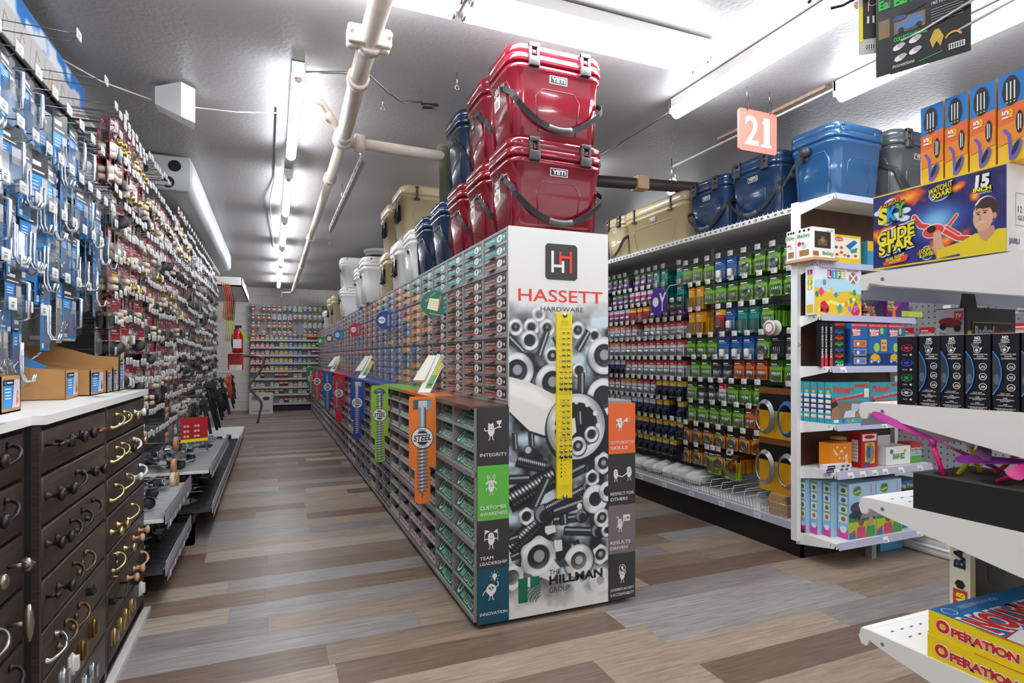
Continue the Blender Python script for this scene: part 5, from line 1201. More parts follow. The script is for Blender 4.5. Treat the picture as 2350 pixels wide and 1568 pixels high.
pr(t, 'front_print', f)
t = carton('toy_box', 'blue and yellow box at the dark right end of the second endcap shelf', 'box', 3.40, 3.55, 2.48, 2.56, 1.758, 1.92, '3f9ac0'); pr(t, 'front_print', lambda b: b.rect(FS(3.40, 2.48, 1.758), 0, .1, .15, .06, mat('e8c02c', .4), 1))
# LIFE
t = carton('board_game', 'large colourful board game box with LIFE letters and a spinner', 'board game', 2.90, 3.29, 2.44, 2.50, 1.447, 1.73, 'bfe4f2')
P = Pic(.39, .283, 200, (.72, .88, .95)); n = P.noise(.05, 2)
P.pol([(0, 0), (.39, 0), (.39, .12), (.3, .15), (.15, .13), (0, .16)], (.93, .78, .2), 3); P.blend((n-.55)*6*(P.Y < .14), (.45, .72, .3))
P.pol([(0, .2), (.0, .283), (.18, .283), (.1, .22)], (.93, .95, .97), 6); P.pol([(.17, .283), (.39, .283), (.39, .2), (.22, .22)], (.95, .9, .93), 8)
P.stroke([(.04, .03), (.13, .08), (.22, .06), (.33, .1)], .02, (.98, .93, .5)); P.pol([(.045, .02), (.105, .01), (.12, .05), (.08, .085), (.05, .07)], (.85, .1, .25)); P.disc(.06, .03, .012, (.15, .15, .17)); P.disc(.105, .03, .012, (.15, .15, .17))
P.pol([(.03, .135), (.055, .165), (.08, .135), (.055, .105)], (.93, .25, .5)); P.pol([(.155, .12), (.175, .14), (.195, .12), (.175, .10)], (.2, .6, .85))
for x, y, c in ((.30, .09, (.4, .6, .35)), (.33, .14, (.35, .55, .3)), (.21, .05, (.3, .6, .9)), (.26, .07, (.9, .6, .2)), (.14, .15, (.95, .8, .2)), (.08, .19, (.5, .6, .4)), (.02, .12, (.2, .55, .25)), (.29, .04, (.6, .5, .75))): P.disc(x, y, .014, c, .018)
P.disc(.32, .225, .04, (.85, .84, .82)); P.disc(.32, .225, .034, (.55, .55, .55)); P.disc(.32, .225, .012, (.9, .9, .9))
for k in range(8): P.stroke([(.32+.014*math.cos(k*PI/4), .225+.014*math.sin(k*PI/4)), (.32+.032*math.cos(k*PI/4), .225+.032*math.sin(k*PI/4))], .008, [(.9, .3, .25), (.95, .95, .9)][k % 2])
P.pol([(.30, .02), (.34, .09), (.38, .03), (.36, .0), (.32, .0)], (.8, .15, .45))
P.build('front_picture', FS(2.90, 2.4396, 1.447), t, True, 1)
def f(b):
    F = FS(2.90, 2.4392, 1.447)
    for k, (c, ch) in enumerate((('c0267a', 'L'), ('2f9ad0', 'I'), ('3aa050', 'F'), ('e8c020', 'E'))): b.rect(F, .105+k*.037, .215, .034, .05, mat(c, .4), 2); b.text(F, ch, .122+k*.037, .223, .034, WHITE, 3, al='c', bold=.04)
    b.text(F, 'The Game of', .05, .235, .014, WHITE, 2, w=.05, bold=.02); b.text(F, 'ADD PETS\nTO YOUR\nLIFE', .34, .05, .01, WHITE, 3, w=.035, al='c'); b.text(F, 'SPIN TO WIN!', .27, .262, .01, mat('2a60a0', .4), 3, w=.09)
    b.build('front_letters', t, True); b.__init__(); G = FW(2.90, 2.50, 1.447)
    for k, (c, ch) in enumerate((('c0267a', 'L'), ('e8c020', 'I'), ('8fb92c', 'F'), ('e8c020', 'E'))): b.rect(G, .014, .235-k*.03, .034, .028, mat(c, .4), 2); b.text(G, ch, .031, .24-k*.03, .018, WHITE, 3, al='c', bold=.04)
    b.rect(G, .008, .01, .044, .05, mat('d8b62c', .4), 2); b.rect(G, .0, 0, .06, .283, mat('dfeef5', .4), 1)
pr(t, 'front_lettering', f)
t = thing('toy_bag', 'clear bag of small orange and teal toys on the third endcap shelf', 'bag', (3.42, 2.47, 1.447)); b = MB(); b.loft([rrect(.15, .07, .02, z) for z in (0, .05)]+[rrect(.15, .01, .004, .11)], CLEAR, False); b.build('bag', t)
b = MB()
for k in range(12): random.seed(k); c = ['d9542c', 'e07038', '4a9a96', 'd8d0c4'][k % 4]; b.rbox(*(lambda x, y, z: (x-.014, x+.014, y-.008, y+.008, z, z+.02))(random.uniform(-.055, .055), random.uniform(-.02, .02), .003+.022*(k//4)), .004, mat(c, .5), seg=1)
b.build('contents', t)
t = carton('display_carton', 'purple MEGA PACK display carton with green front tray', 'box', 3.53, 3.74, 2.45, 2.56, 1.447, 1.57, '571c66')
def f(b):
    F = FS(3.53, 2.45, 1.447); b.poly(F, [(0, .12), (.1, .12), (.14, .1), (.1, .05)], mat('7b2788', .4), 1); b.text(F, 'MEGA\nPACK', .01, .085, .022, mat('b4d42c', .4), 2, w=.06, bold=.03, sk=.1)
    b.poly(F, [(.05, .0), (.055, .04), (.01, .045), (.01, .052), (.06, .055), (.1, .075), (.105, .068), (.08, .045), (.085, 0)], mat('e0732c', .5), 2); b.disc(F, .066, .066, .010, mat('d8a888', .5), 3); b.rect(F, .14, .01, .2, .035, mat('b9cf4a', .4), 2)
    for k in range(3): b.line(F, [(.15, .018+.008*k), (.205, .018+.008*k)], .002, mat('6a7a2c', .5), 3)
pr(t, 'front_print', f)
b = MB(); b.box(3.57, 3.73, 2.47, 2.55, 1.571, 1.578, mat('b9935f', .7)); b.add([(3.66, 2.46, 1.572), (3.735, 2.45, 1.60), (3.735, 2.47, 1.615), (3.66, 2.48, 1.58)], [(0, 1, 2, 3)], mat('c01f2c', .3)); tag(b.build('toy_plane_card'), 'red carded toy sticking out of the purple display carton', 'toy')
# racing cars
for k, x in enumerate((2.905, 2.935, 2.975)):
    t = carton('racing_car_pack', 'black carded set of racing cars on the fourth shelf, '+['leftmost', 'middle', 'rightmost with cars showing'][k], 'toy pack', x, x+.022 if k < 2 else 3.10, 2.40+.0*k, 2.43, 1.147, 1.40, '17171a')
    def f(b):
        F = FW(x, 2.43, 1.147); G = FS(x, 2.40, 1.147)
        b.rect(G, 0, 0, .022, .07, RED, 1); b.text(G, 'SUPER RACING CAR', .017, .05, .012, WHITE, 2, w=.18, rot=PI/2, bold=.02)
        if k == 2:
            for q, c in enumerate(('2a4fa8', 'c8281e', '2f9a3a', '2a4fa8', 'c8281e', '2f9a3a')):
                yy = .20-.035*q; b.disc(G, .075, yy, .036, mat(c, .3), 3, 14, .013); b.rect(G, .06, yy+.004, .03, .006, mat('16161a', .2), 4); b.disc(G, .055, yy-.01, .006, BLACK, 4, 8); b.disc(G, .095, yy-.01, .006, BLACK, 4, 8)
            b.rect(G, .04, .235, .08, .018, mat('b4261e', .4), 3); b.text(G, 'RACING', .05, .003, .012, WHITE, 3, w=.06, shear=.2, bold=.03)
    pr(t, 'front_print', f)
# balloon zoom
for k, (x0, x1) in enumerate(((3.125, 3.265), (3.27, 3.44), (3.445, 3.60))):
    t = carton('balloon_toy_box', 'blue box of balloon racers with red top band, '+['left one showing three small pictures', 'middle one', 'right one partly hidden'][k], 'box', x0, x1, 2.38, 2.48, 1.147, 1.40, '1664a8')
    def f(b):
        F = FS(x0, 2.38, 1.147); W = x1-x0; H = .253
        b.rect(F, 0, H*.92, W, H*.08, RED, 1); b.rect(F, 0, 0, W, H*.3, mat('0d2c6a', .4), 1); b.text(F, 'Balloon-Powered', W*.05, H*.94, H*.03, WHITE, 2, w=W*.85)
        b.rect(F, W*.05, H*.70, W*.5, H*.19, RED, 2); b.text(F, 'Balloon', W*.07, H*.80, H*.06, WHITE, 3, w=W*.46, bold=.04, sk=.04); b.text(F, 'ZOOM', W*.1, H*.71, H*.07, WHITE, 3, w=W*.4, bold=.05, sk=.04)
        if k == 0:
            for q in range(3): b.rect(F, W*.15, H*(.45-.2*q), W*.75, H*.15, mat('e9b73a', .4), 2); b.rect(F, W*.18, H*(.465-.2*q), W*.68, H*.12, mat(['d05a4a', '3a5ac0', '4a8ac8'][q], .4), 3); b.disc(F, W*.4, H*(.52-.2*q), W*.08, WHITE, 4, 10)
        else:
            b.disc(F, W*.42, H*.44, W*.15, mat('a8cf62', .3), 3, 18, H*.11); b.poly(F, [(W*.05, H*.1), (W*.15, H*.26), (W*.35, H*.3), (W*.55, H*.25), (W*.62, H*.12)], mat('e8b01e', .4), 3)
            for x in (.15, .5): b.disc(F, W*x, H*.11, W*.09, mat('2f7ad0', .4), 4, 14); b.disc(F, W*x, H*.11, W*.04, WHITE, 5, 10)
            b.disc(F, W*.68, H*.83, W*.09, mat('a8cf62', .3), 3, 14, H*.08); b.rect(F, W*.64, H*.35, W*.3, H*.28, mat('e8b43a', .4), 3); b.disc(F, W*.73, H*.54, W*.03, BLACK, 4, 8); b.disc(F, W*.85, H*.54, W*.03, BLACK, 4, 8); b.rect(F, W*.73, H*.4, W*.12, H*.07, RED, 4)
        G = FW(x0, 2.48, 1.147); b.rect(G, .005, .02, .09, .2, mat('12366e', .4), 1)
    pr(t, 'front_print', f)
# pixicade
for k in range(5):
    y0 = 2.35+k*.048; t = carton('drawing_game_box', 'turquoise drawing game box marked Pixicade, %s of the row of five' % ['front', 'second', 'third', 'fourth', 'rear'][k], 'box', 2.928, 3.24, y0, y0+.044, .82, 1.055, '2fa5b5', 'row of turquoise game boxes' if k else None)
    def f(b):
        G = FW(2.928, y0+.044, .82); b.rect(G, .0, .06, .044, .10, mat('1c2f6a', .4), 1); b.text(G, 'Pixicade', .004, .2, .012, mat('e2564a', .4), 2, w=.036, bold=.03)
        for q in range(5): b.rect(G, .005, .025+.03*q, .034, .022, ICOL, 2); b.rect(G, .006, .026+.03*q, .032, .004, mat(['e2564a', '7ac04a', 'a05ac0', 'e8b43a', '4a9ad0'][q], .4), 3)
        b.disc(G, .022, .18, .01, mat('e8c03a', .4), 2, 10)
        if k == 0: pixfront(b, 2.928)
    def pixfront(b, x0):
        F = FS(x0, 2.35, .82); W, H = .312, .235
        b.poly(F, [(0, H*.62), (W, H*.74), (W, H*.66), (0, H*.54)], RED, 2); b.text(F, 'Pixicade', W*.05, H*.76, H*.15, mat('d8483a', .4), 3, w=W*.52, bold=.05); b.text(F, 'CREATE & PLAY YOUR OWN VIDEO GAMES!', W*.08, H*.585, H*.04, WHITE, 4, w=W*.72, sk=.12)
        b.rect(F, 0, H*.12, W*.78, H*.42, mat('8a7462', .5), 1); b.poly(F, [(0, H*.12), (0, H*.45), (W*.12, H*.5), (W*.2, H*.35), (W*.18, H*.12)], mat('a8775a', .5), 2); b.poly(F, [(0, H*.5), (0, H*.38), (W*.08, H*.4), (W*.16, H*.46), (W*.1, H*.56)], mat('2c211c', .5), 3)
        b.poly(F, [(W*.3, H*.14), (W*.35, H*.3), (W*.62, H*.32), (W*.6, H*.14)], mat('d8dce8', .5), 2); b.poly(F, [(W*.5, H*.3), (W*.52, H*.48), (W*.74, H*.46), (W*.72, H*.28)], mat('c2cfe8', .5), 3); b.poly(F, [(W*.6, H*.14), (W*.68, H*.34), (W*.78, H*.36), (W*.78, H*.12)], mat('b08468', .5), 3)
        b.rect(F, W*.84, H*.62, W*.13, H*.22, mat('e8e0d2', .5), 4); b.disc(F, W*.9, H*.4, W*.06, ICOL, 4); b.rect(F, W*.05, H*.03, W*.12, H*.07, ICOL, 4)
        for q in range(3): b.disc(F, W*(.3+.12*q), H*.065, H*.045, mat(['5a4a9a', 'b8923a', 'd8a82c'][q], .4), 4, 12)
        b.rect(F, W*.6, H*.88, W*.35, H*.07, mat('c9402e', .4), 4)
    pr(t, 'front_print', f)
t = carton('drawing_game_box', 'turquoise drawing game box behind the black drone boxes', 'box', 3.245, 3.555, 2.35, 2.40, .82, 1.05, '2fa5b5')
def f(b):
    pixfront(b, 3.245)
pr(t, 'front_print', f)
# shelf six
t = carton('toy_box', 'orange toy box with white bubbles, round toy on top', 'box', 2.985, 3.155, 2.40, 2.48, .548, .70, 'f08a12')
def f(b):
    F = FS(2.985, 2.40, .548); random.seed(3)
    for q in range(16): b.disc(F, random.uniform(.02, .15), random.uniform(.03, .13), random.uniform(.003, .009), ICOL, 2, 8)
    b.rect(F, .0, 0, .17, .02, mat('f5b81e', .4), 1); b.text(F, 'QUTE', .135, .02, .02, WHITE, 3, w=.06, rot=PI/2, bold=.04); b.text(F, 'COUNTERS', .02, .025, .01, RED, 3, w=.08)
pr(t, 'front_print', f)
b = MB(); b.lathe([(0, 0), (.045, 0), (.05, .012), (.045, .028), (0, .034)], mat('b87a26', .4), 20, T(3.09, 2.44, .702)); b.lathe([(.05, .008), (.052, .012), (.05, .016)], BLACK, 20, T(3.09, 2.44, .702)); tag(b.build('round_toy'), 'small round amber toy lying on the orange box', 'toy')
for k in range(2):
    t = carton('flat_box', 'flat white box at the shelf edge in front of the orange box, '+['lower', 'upper'][k], 'box', 2.88+.01*k, 3.075+.008*k, 2.345, 2.395, .5475+.0205*k, .567+.0205*k, 'e4e2e6')
    def f(b):
        F = FS(2.88+.01*k, 2.345, .5475+.0205*k); b.rect(F, 0, 0, .06, .0195, mat('252a4a', .4), 1)
        for q in (.11, .15): b.rect(F, q, .004, .025, .012, mat('55586a', .4), 1)
        b.rect(F, .003, .008, .05, .003, WHITE, 2)
    pr(t, 'front_print', f)
t = carton('toy_box', 'tall red toy box with a clear oval window', 'box', 3.21, 3.35, 2.38, 2.46, .548, .75, 'b81c20')
def f(b):
    F = FS(3.21, 2.38, .548); b.rect(F, .01, .155, .12, .04, ICOL, 1); b.disc(F, .07, .178, .045, mat('b81c20', .4), 2, 16, .012); b.rect(F, .03, .02, .085, .125, mat('e8c020', .4), 1); b.disc(F, .073, .082, .038, mat('8e8878', .2), 2, 20, .058); b.rect(F, .052, .055, .022, .065, mat('2b4ea0', .4), 3)
    b.rect(F, .02, .01, .05, .02, mat('2b4ea0', .4), 3); G = FW(3.21, 2.46, .548); b.rect(G, .02, .03, .04, .13, ICOL, 1)
    for q in range(5): b.rect(G, .025, .05+.02*q, .03, .004, mat('b81c20', .4), 2)
pr(t, 'front_print', f)
t = thing('display_carton', 'open white display carton marked SNAP-EEZ', 'box', (3.52, 2.42, .548)); b = MB(); x0, x1, y0, y1, z0 = 3.41, 3.63, 2.37, 2.50, .548
b.box(x0, x1, y0, y0+.004, z0, z0+.11, WHITE); b.box(x0, x0+.004, y0+.0042, y1-.0042, z0, z0+.11, WHITE); b.box(x1-.004, x1, y0+.0042, y1-.0042, z0, z0+.11, WHITE); b.box(x0+.0042, x1-.0042, y0+.0042, y1-.0042, z0, z0+.004, WHITE); b.box(x0, x1, y1-.004, y1, z0, z0+.16, WHITE); b.build('box', t, True)
def f(b):
    F = FS(x0, y0, z0); b.text(F, 'SNAP-EEZ', .06, .035, .03, mat('4a8a2c', .4), 1, w=.11, bold=.05); b.disc(F, .05, .08, .015, mat('7a5a9a', .4), 1); b.disc(F, .17, .08, .012, mat('e0c02c', .4), 1); b.disc(F, -.006, .05, .02, mat('e0c02c', .4), 1) if False else None
pr(t, 'front_print', f)
t = carton('toy_box', 'red and green box marked Jumbo Parasol at the shelf end', 'box', 3.645, 3.75, 2.38, 2.46, .548, .67, 'b3262a')
def f(b):
    F = FS(3.645, 2.38, .548); b.rect(F, 0, .0, .105, .04, mat('5aa83a', .4), 1); b.rect(F, 0, .04, .105, .035, mat('8fc0dc', .4), 1); b.text(F, 'Jumbo Parasol', .004, .08, .014, WHITE, 2, w=.095, bold=.02); b.poly(F, [(.04, .05), (.06, .07), (.08, .05)], mat('e8902c', .4), 2)
pr(t, 'front_print', f)
# egg boxes
for k in range(4):
    x0, x1 = (3.06, 3.285); y0 = [2.345, 2.42, 2.48, 2.535][k]; y1 = y0+[.07, .055, .05, .045][k]; xx = [3.06, 3.01, 2.975, 2.945][k]-.015*0
    t = carton('egg_kit_box', 'light blue egg decorating kit box, '+['front one left of its twin', 'second behind the front one', 'third behind the front one', 'rearmost'][k], 'box', xx, 3.285, y0, y1, .152, .47-.0*k, 'a8cfe6', None)
    def f(b):
        G = FW(xx, y1, .152); W = y1-y0; b.rect(G, 0, 0, W, .32, mat('8fc4e2', .4), 1); b.rect(G, W*.05, .0, W*.9, .05, mat('d8409a', .4), 2); b.disc(G, W*.5, .05, W*.3, ICOL, 3)
        for q in range(4): b.rect(G, W*.12, .09+.055*q, W*.76, .042, ICOL, 2); b.disc(G, W*.5, .11+.055*q, W*.22, mat(['c0703a', '4a8a5a', '3a6ab0', '4a7a3a'][q], .4), 3, 12, .014); b.rect(G, W*.3, .135+.055*q, W*.5, .01, mat('7ab83a', .4), 3)
        if k == 0: eggfront(b, 3.06)
    def eggfront(b, x0):
        F = FS(x0, 2.345, .152); W, H = .225, .318
        b.rect(F, 0, 0, W, H*.38, mat('b9c83a', .4), 1); b.rect(F, 0, H*.3, W, H*.13, mat('3f8a46', .4), 2); b.disc(F, W*.3, H*.86, W*.15, mat('4aa04a', .4), 2, 16, H*.09); b.line(F, [(W*.18, H*.88), (W*.42, H*.92)], .01, mat('8a3a9a', .4), 3); b.line(F, [(W*.2, H*.83), (W*.42, H*.86)], .008, mat('e8d02c', .4), 3)
        b.disc(F, W*.3, H*.56, W*.25, mat('5a4a66', .4), 2, 16, H*.10); b.disc(F, W*.3, H*.43, W*.3, mat('2f3f4a', .4), 3, 18, H*.07); b.line(F, [(W*.82, H*.7), (W*.82, H*.95)], .008, mat('e08aa8', .4), 3); b.poly(F, [(W*.72, H*.62), (W*.9, H*.62), (W*.92, H*.78), (W*.74, H*.74)], mat('d8a488', .5), 3)
        for cx, sh in ((.45, 'd04a7a'), (.8, '4a9a5a')): b.disc(F, W*cx, H*.3, W*.11, mat('8a5a44' if cx < .5 else 'c49a80', .5), 4, 14, H*.09); b.poly(F, [(W*(cx-.18), 0), (W*(cx-.14), H*.2), (W*(cx+.14), H*.2), (W*(cx+.18), 0)], mat(sh, .5), 4); b.arc(F, W*cx, H*.31, W*.11, .2, PI-.2, .012, mat('2c201c', .5), 5)
        b.poly(F, [(0, 0), (W*.05, H*.12), (W*.2, H*.2), (W*.25, .0)], mat('2f72c4', .4), 4); b.line(F, [(W*.02, H*.08), (W*.22, H*.14)], .012, mat('d84a4a', .4), 5); b.line(F, [(W*.02, H*.12), (W*.2, H*.18)], .008, mat('e8d02c', .4), 5)
    pr(t, 'front_print', f)
t = carton('egg_kit_box', 'light blue egg decorating kit box, right twin of the front one', 'box', 3.29, 3.51, 2.345, 2.415, .152, .47, 'a8cfe6'); pr(t, 'front_print', lambda b: eggfront(b, 3.29))
t = carton('toy_box', 'dark blue and green toy box at the right end of the bottom endcap shelf', 'box', 3.53, 3.75, 2.38, 2.5, .152, .44, '1f6aa8')
def f(b):
    F = FS(3.53, 2.38, .152); b.rect(F, 0, .19, .22, .05, BLACK, 1); b.disc(F, .09, .2, .06, mat('4aa83a', .4), 2, 16, .03); b.text(F, 'Dig Farm', .01, .25, .02, mat('e8c02c', .4), 2, w=.17, bold=.02); b.rect(F, 0, .02, .22, .1, mat('12447c', .4), 1)
    for q, c in enumerate(('c84aa0', '4ac0c8', 'e8c03a')): b.disc(F, .05+.05*q, .06, .02, mat(c, .4), 2)
pr(t, 'front_print', f)
# crates on the floor behind
for k in range(4):
    t = thing('plastic_crate', 'white plastic crate on the floor under the endcap, '+['bottom', 'second', 'third', 'top']
              [k]+' of the stack', 'crate', (3.83, 2.355, .005+.058*k))
    b = MB(); z = .005+.058*k; b.loft([rrect(.29, .36, .03, zz, ox=3.83, oy=2.355) for zz in (z, z+.05)], mat('dcdcda', .45)); b.build('body', t, True)
    b = MB(); b.loft([rrect(.31, .38, .035, zz, ox=3.83, oy=2.355) for zz in (z+.042, z+.056)], mat('e4e4e2', .45)); b.build('rim', t, True)
t = carton('toy_box', 'light blue carton lying behind the white crates', 'box', 3.46, 3.66, 2.44, 2.52, .003, .12, '4a9ac8')
# background run behind the endcap ----------------------------------------
BGX = 5.3
t = thing('gondola_shelf', 'pegboard run seen between the endcap and the foreground shelves', 'shelving', (5.4, 3.5, 0))
b = MB(); b.box(BGX+.002, BGX+.04, 1.6, 8, .15, 2.2, PERF); pegboard(b, FW(BGX, 8, .2), 6.4, 2.0, PERF, hole=.006); b.build('pegboard', t, True)
b = MB(); b.box(BGX-.4, BGX, 1.6, 8, .0, .15, BLACK); b.build('kick_plate', t, True)
b = MB(); b.box(BGX-.4, BGX, 1.6, 8, .151, .17, WHITE); b.build('base_deck', t, True)
BK = [pack_kind('background_blister_pack', 'red and white clear blister pack', 'pack', .14, .2, 'b8b8ba', 'c0262c', 'white'), pack_kind('background_blister_pack', 'brass hardware blister pack', 'pack', .12, .18, 'c9c7c4', 'c0262c', 'brass'),
      pack_kind('background_blister_pack', 'grey blister pack', 'pack', .12, .2, '9a9c9e', 'b7262c', 'caster')]  # plain blister packs of unidentified goods for the background pegboard
random.seed(21)
for z in (2.0, 1.72, 1.44, 1.16, .88):
    y = 2.0
    while y < 5.4:
        kd = random.choice(BK); l = kd.o['label'].split(' hanging')[0]
        if random.random() > .12: kd.put((BGX-.2, y, z), -PI/2+random.uniform(-.1, .1), label=l+' hanging on the far right pegboard run', group='background packs: '+l)
        y += .17
# ================================================================= FOREGROUND SHELF
SX0 = 1.0; SYF = .745
t = thing('foreground_shelf', 'white metal shelving at the right edge with four perforated shelves', 'shelving', (1.3, .4, .0))
SHZ = [1.352, 1.118, .945, .706]; PW = mat('e6e3dd', .4)
YZX = Matrix(((0, 0, 1, 0), (1, 0, 0, 0), (0, 1, 0, 0), (0, 0, 0, 1)))
for i, z in enumerate(SHZ):
    b = MB(); yb = .33
    b.box(SX0+.0042, SX0+.9, yb, SYF-.0165, z-.004, z-.001, WHITE)
    # bracket: long tapered side plate with a hooked nose
    prof = [(SYF, z-.018), (SYF-.004, z-.002), (SYF-.02, z), (yb, z+.004), (yb, z-.085), (.50, z-.062), (SYF-.05, z-.026), (SYF-.02, z-.018), (SYF-.015, z-.030), (SYF-.005, z-.030)]
    b.prism(prof, SX0-.002, SX0+.004, PW, YZX)
    b.prism([(SYF+.0, z-.02), (SYF-.004, z-.001), (SYF-.016, z-.001), (SYF-.016, z-.022)], SX0+.004, SX0+.9, WHITE, YZX)
    b.disc(FW(SX0-.002, SYF-.045, z-.014), 0, 0, .0035, mat('77756f', .5), 1, 10)
    F = FT(SX0, 0, z-.001)
    for r_ in range(2):
        for k in range(26): b.rect(F, .03+k*.026+.01*r_, SYF-.04-.025*r_, .009, .003, mat('6a6865', .6), 1, rot=.15)
    s = b.build('shelf', t, True)
    b = MB(); b.add([(SX0+.01, SYF+.006, z-.045), (SX0+.9, SYF+.006, z-.045), (SX0+.9, SYF-.002, z-.02), (SX0+.01, SYF-.002, z-.02)], [(0, 1, 2, 3)], PRICE); me = b.build('price_strip', s); me.data.transform(t.matrix_basis.inverted())
b = MB(); b.box(SX0+.1, SX0+.9, .30, .325, 0, 2.1, WHITE); b.build('back_panel', t, True)
b = MB(); b.box(SX0, SX0+.03, .29, .33, 0, 2.1, WHITE); b.build('post', t, True)
# glide star carton, long side facing the left
t = thing('glider_carton', 'colourful display carton marked GLIDE STAR on the top foreground shelf', 'box', (1.07, .615, 1.356))
GY_0, GY_1, GZ0, GZH = .513, .718, 1.3565, .131
b = MB(); b.box(1.0, 1.14, GY_0, GY_1, GZ0, GZ0+GZH, mat('d9d3cd', .5)); b.build('box', t, True)
P = Pic(GY_1-GY_0, GZH, 330, (.13, .14, .42)); W, H = P.w, P.h; n = P.noise(.02, 4, 4); n2 = P.noise(.05, 8, 3)
P.blend((n2-.35)*2.2, (.22, .24, .55)); P.blend((n-.5)*3, (.10, .10, .32))
def fire(x, y, rx, ry, rot=.25):
    dx, dy = P.X-x, P.Y-y; c, q = math.cos(rot), math.sin(rot); d = np.hypot((dx*c+dy*q)/rx, (-dx*q+dy*c)/ry)+(n-.5)*1.2
    P.blend((1.1-d)*3, (.88, .30, .12)); P.blend((.75-d)*3, (.95, .55, .15)); P.blend((.45-d)*2.5+(n-.5), (.98, .80, .2))
fire(W*.3, H*.87, W*.14, H*.12, .1); fire(W*.04, H*.45, W*.05, H*.22, 1); fire(W*.67, H*.85, W*.08, H*.06); fire(W*.6, H*.24, W*.14, H*.10); fire(W*.12, H*.5, W*.1, H*.05); fire(W*.45, H*.15, W*.08, H*.05); fire(W*.8, H*.7, W*.04, H*.08)
d = np.hypot((P.X-W*.52)/(W*.24), (P.Y-H*.5)/(H*.28)); P.blend((1-d)*1.3, (.35, .62, .85)); P.blend((.55-d), (.75, .88, .95))
# clouds and logo plate
for x, y, r in ((.10, .80, .05), (.16, .86, .06), (.22, .82, .05), (.05, .76, .04), (.28, .72, .04), (.2, .66, .06), (.12, .62, .05), (.27, .62, .04)): P.disc(W*x, H*y, W*r*1.1, (.88, .93, .97), W*r*.6)
# glider
RDp = (.88, .28, .2); Wt = (.96, .95, .95)
def out(P0, col, e=.0016): P.pol([(x, y) for x, y in P0], Wt, 3); P.pol(P0, col)
gl = lambda pts: [(W*x, H*(1-y)) for x, y in pts]
P.stroke(gl([(.35, .40), (.40, .52), (.48, .57), (.56, .62), (.68, .76), (.78, .80)]), .0105, Wt); P.stroke(gl([(.35, .40), (.40, .52), (.48, .57), (.56, .62), (.68, .76), (.78, .80)]), .0078, RDp)
P.stroke(gl([(.55, .62), (.62, .58), (.67, .48)]), .0065, Wt); P.stroke(gl([(.55, .62), (.62, .58), (.67, .48)]), .0045, RDp); P.stroke(gl([(.6, .6), (.69, .72)]), .006, Wt); P.stroke(gl([(.6, .6), (.69, .72)]), .004, RDp)
P.disc(W*.50, H*.38, W*.085, Wt, H*.085, rot=.12); P.disc(W*.50, H*.38, W*.08, RDp, H*.075, rot=.12); P.disc(W*.485, H*.405, W*.034, (.08, .07, .08), H*.045, rot=.1)
# boy: arm, shirt, head
SK = (.86, .66, .54)
P.pol(gl([(.50, .66), (.56, .66), (.565, .78), (.59, .86), (.55, .98), (.50, .9)]), SK, 2); P.disc(W*.53, H*.33, W*.03, SK, H*.05)
P.pol(gl([(.52, .97), (.53, .86), (.60, .84), (.72, .80), (.80, .74), (.88, .76), (.95, .73), (1.0, .74), (1.0, 1.0), (.70, 1.0), (.69, .95), (.53, .975)]), (.90, .80, .12), 2)
P.pol(gl([(.81, .70), (.92, .68), (.93, .76), (.87, .86), (.83, .8)]), (.80, .58, .46), 2)
P.disc(W*.868, H*.5, W*.082, Wt, H*.172); P.disc(W*.875, H*.5, W*.075, (.20, .15, .12), H*.16, soft=2); P.disc(W*.85, H*.42, W*.066, SK, H*.145, soft=1.5)
P.pol(gl([(.79, .50), (.80, .44), (.85, .47), (.90, .47), (.93, .52), (.95, .50), (.95, .42), (.90, .38), (.83, .39), (.79, .43)]), (.22, .16, .12), 2)
P.disc(W*.925, H*.43, W*.014, (.80, .58, .46), H*.035); P.disc(W*.82, H*.475, W*.009, (.2, .13, .1), H*.011); P.disc(W*.862, H*.482, W*.010, (.2, .13, .1), H*.011); P.stroke(gl([(.805, .505), (.83, .50)]), .0013, (.3, .2, .15)); P.stroke(gl([(.85, .492), (.88, .50)]), .0013, (.3, .2, .15))
P.stroke(gl([(.835, .55), (.825, .585), (.838, .59)]), .0012, (.66, .42, .34)); P.stroke(gl([(.815, .625), (.84, .635), (.865, .62)]), .003, (.95, .93, .9)); P.stroke(gl([(.812, .62), (.84, .642), (.868, .615)]), .0009, (.6, .3, .26))
P.disc(W*.45, H*.12, W*.05, (.85, .9, .95), H*.09); P.disc(W*.45, H*.12, W*.045, (.2, .55, .8), H*.08); P.disc(W*.55, H*.84, W*.085, (.9, .93, .96), H*.10, rot=.2); P.disc(W*.55, H*.84, W*.08, (.25, .6, .85), H*.09, rot=.2); P.disc(W*.55, H*.84, W*.06, (.80, .35, .28), H*.07, rot=.2)
P.rect(0, 0, W, H*.02, (.95, .82, .1)); P.rect(0, H*.98, W, H*.02, (.95, .82, .1))
P.build('front_picture', FW(1.0, GY_1, GZ0), t, True, 1)
YL = mat('f2e01c', .4); GLB = mat('16141a', .5)
def ol(b, F, s, x, y, h, w, m, L=3, sk=0, o=.0012, shear=0, bold=.03, out=None, al='l'):
    b.text(F, s, x, y, h, out or GLB, L, w=w, bold=bold+o/h*.6, sk=sk, shear=shear, al=al); b.text(F, s, x, y, h, m, L+1, w=w*.985, bold=bold, sk=sk, shear=shear, al=al)
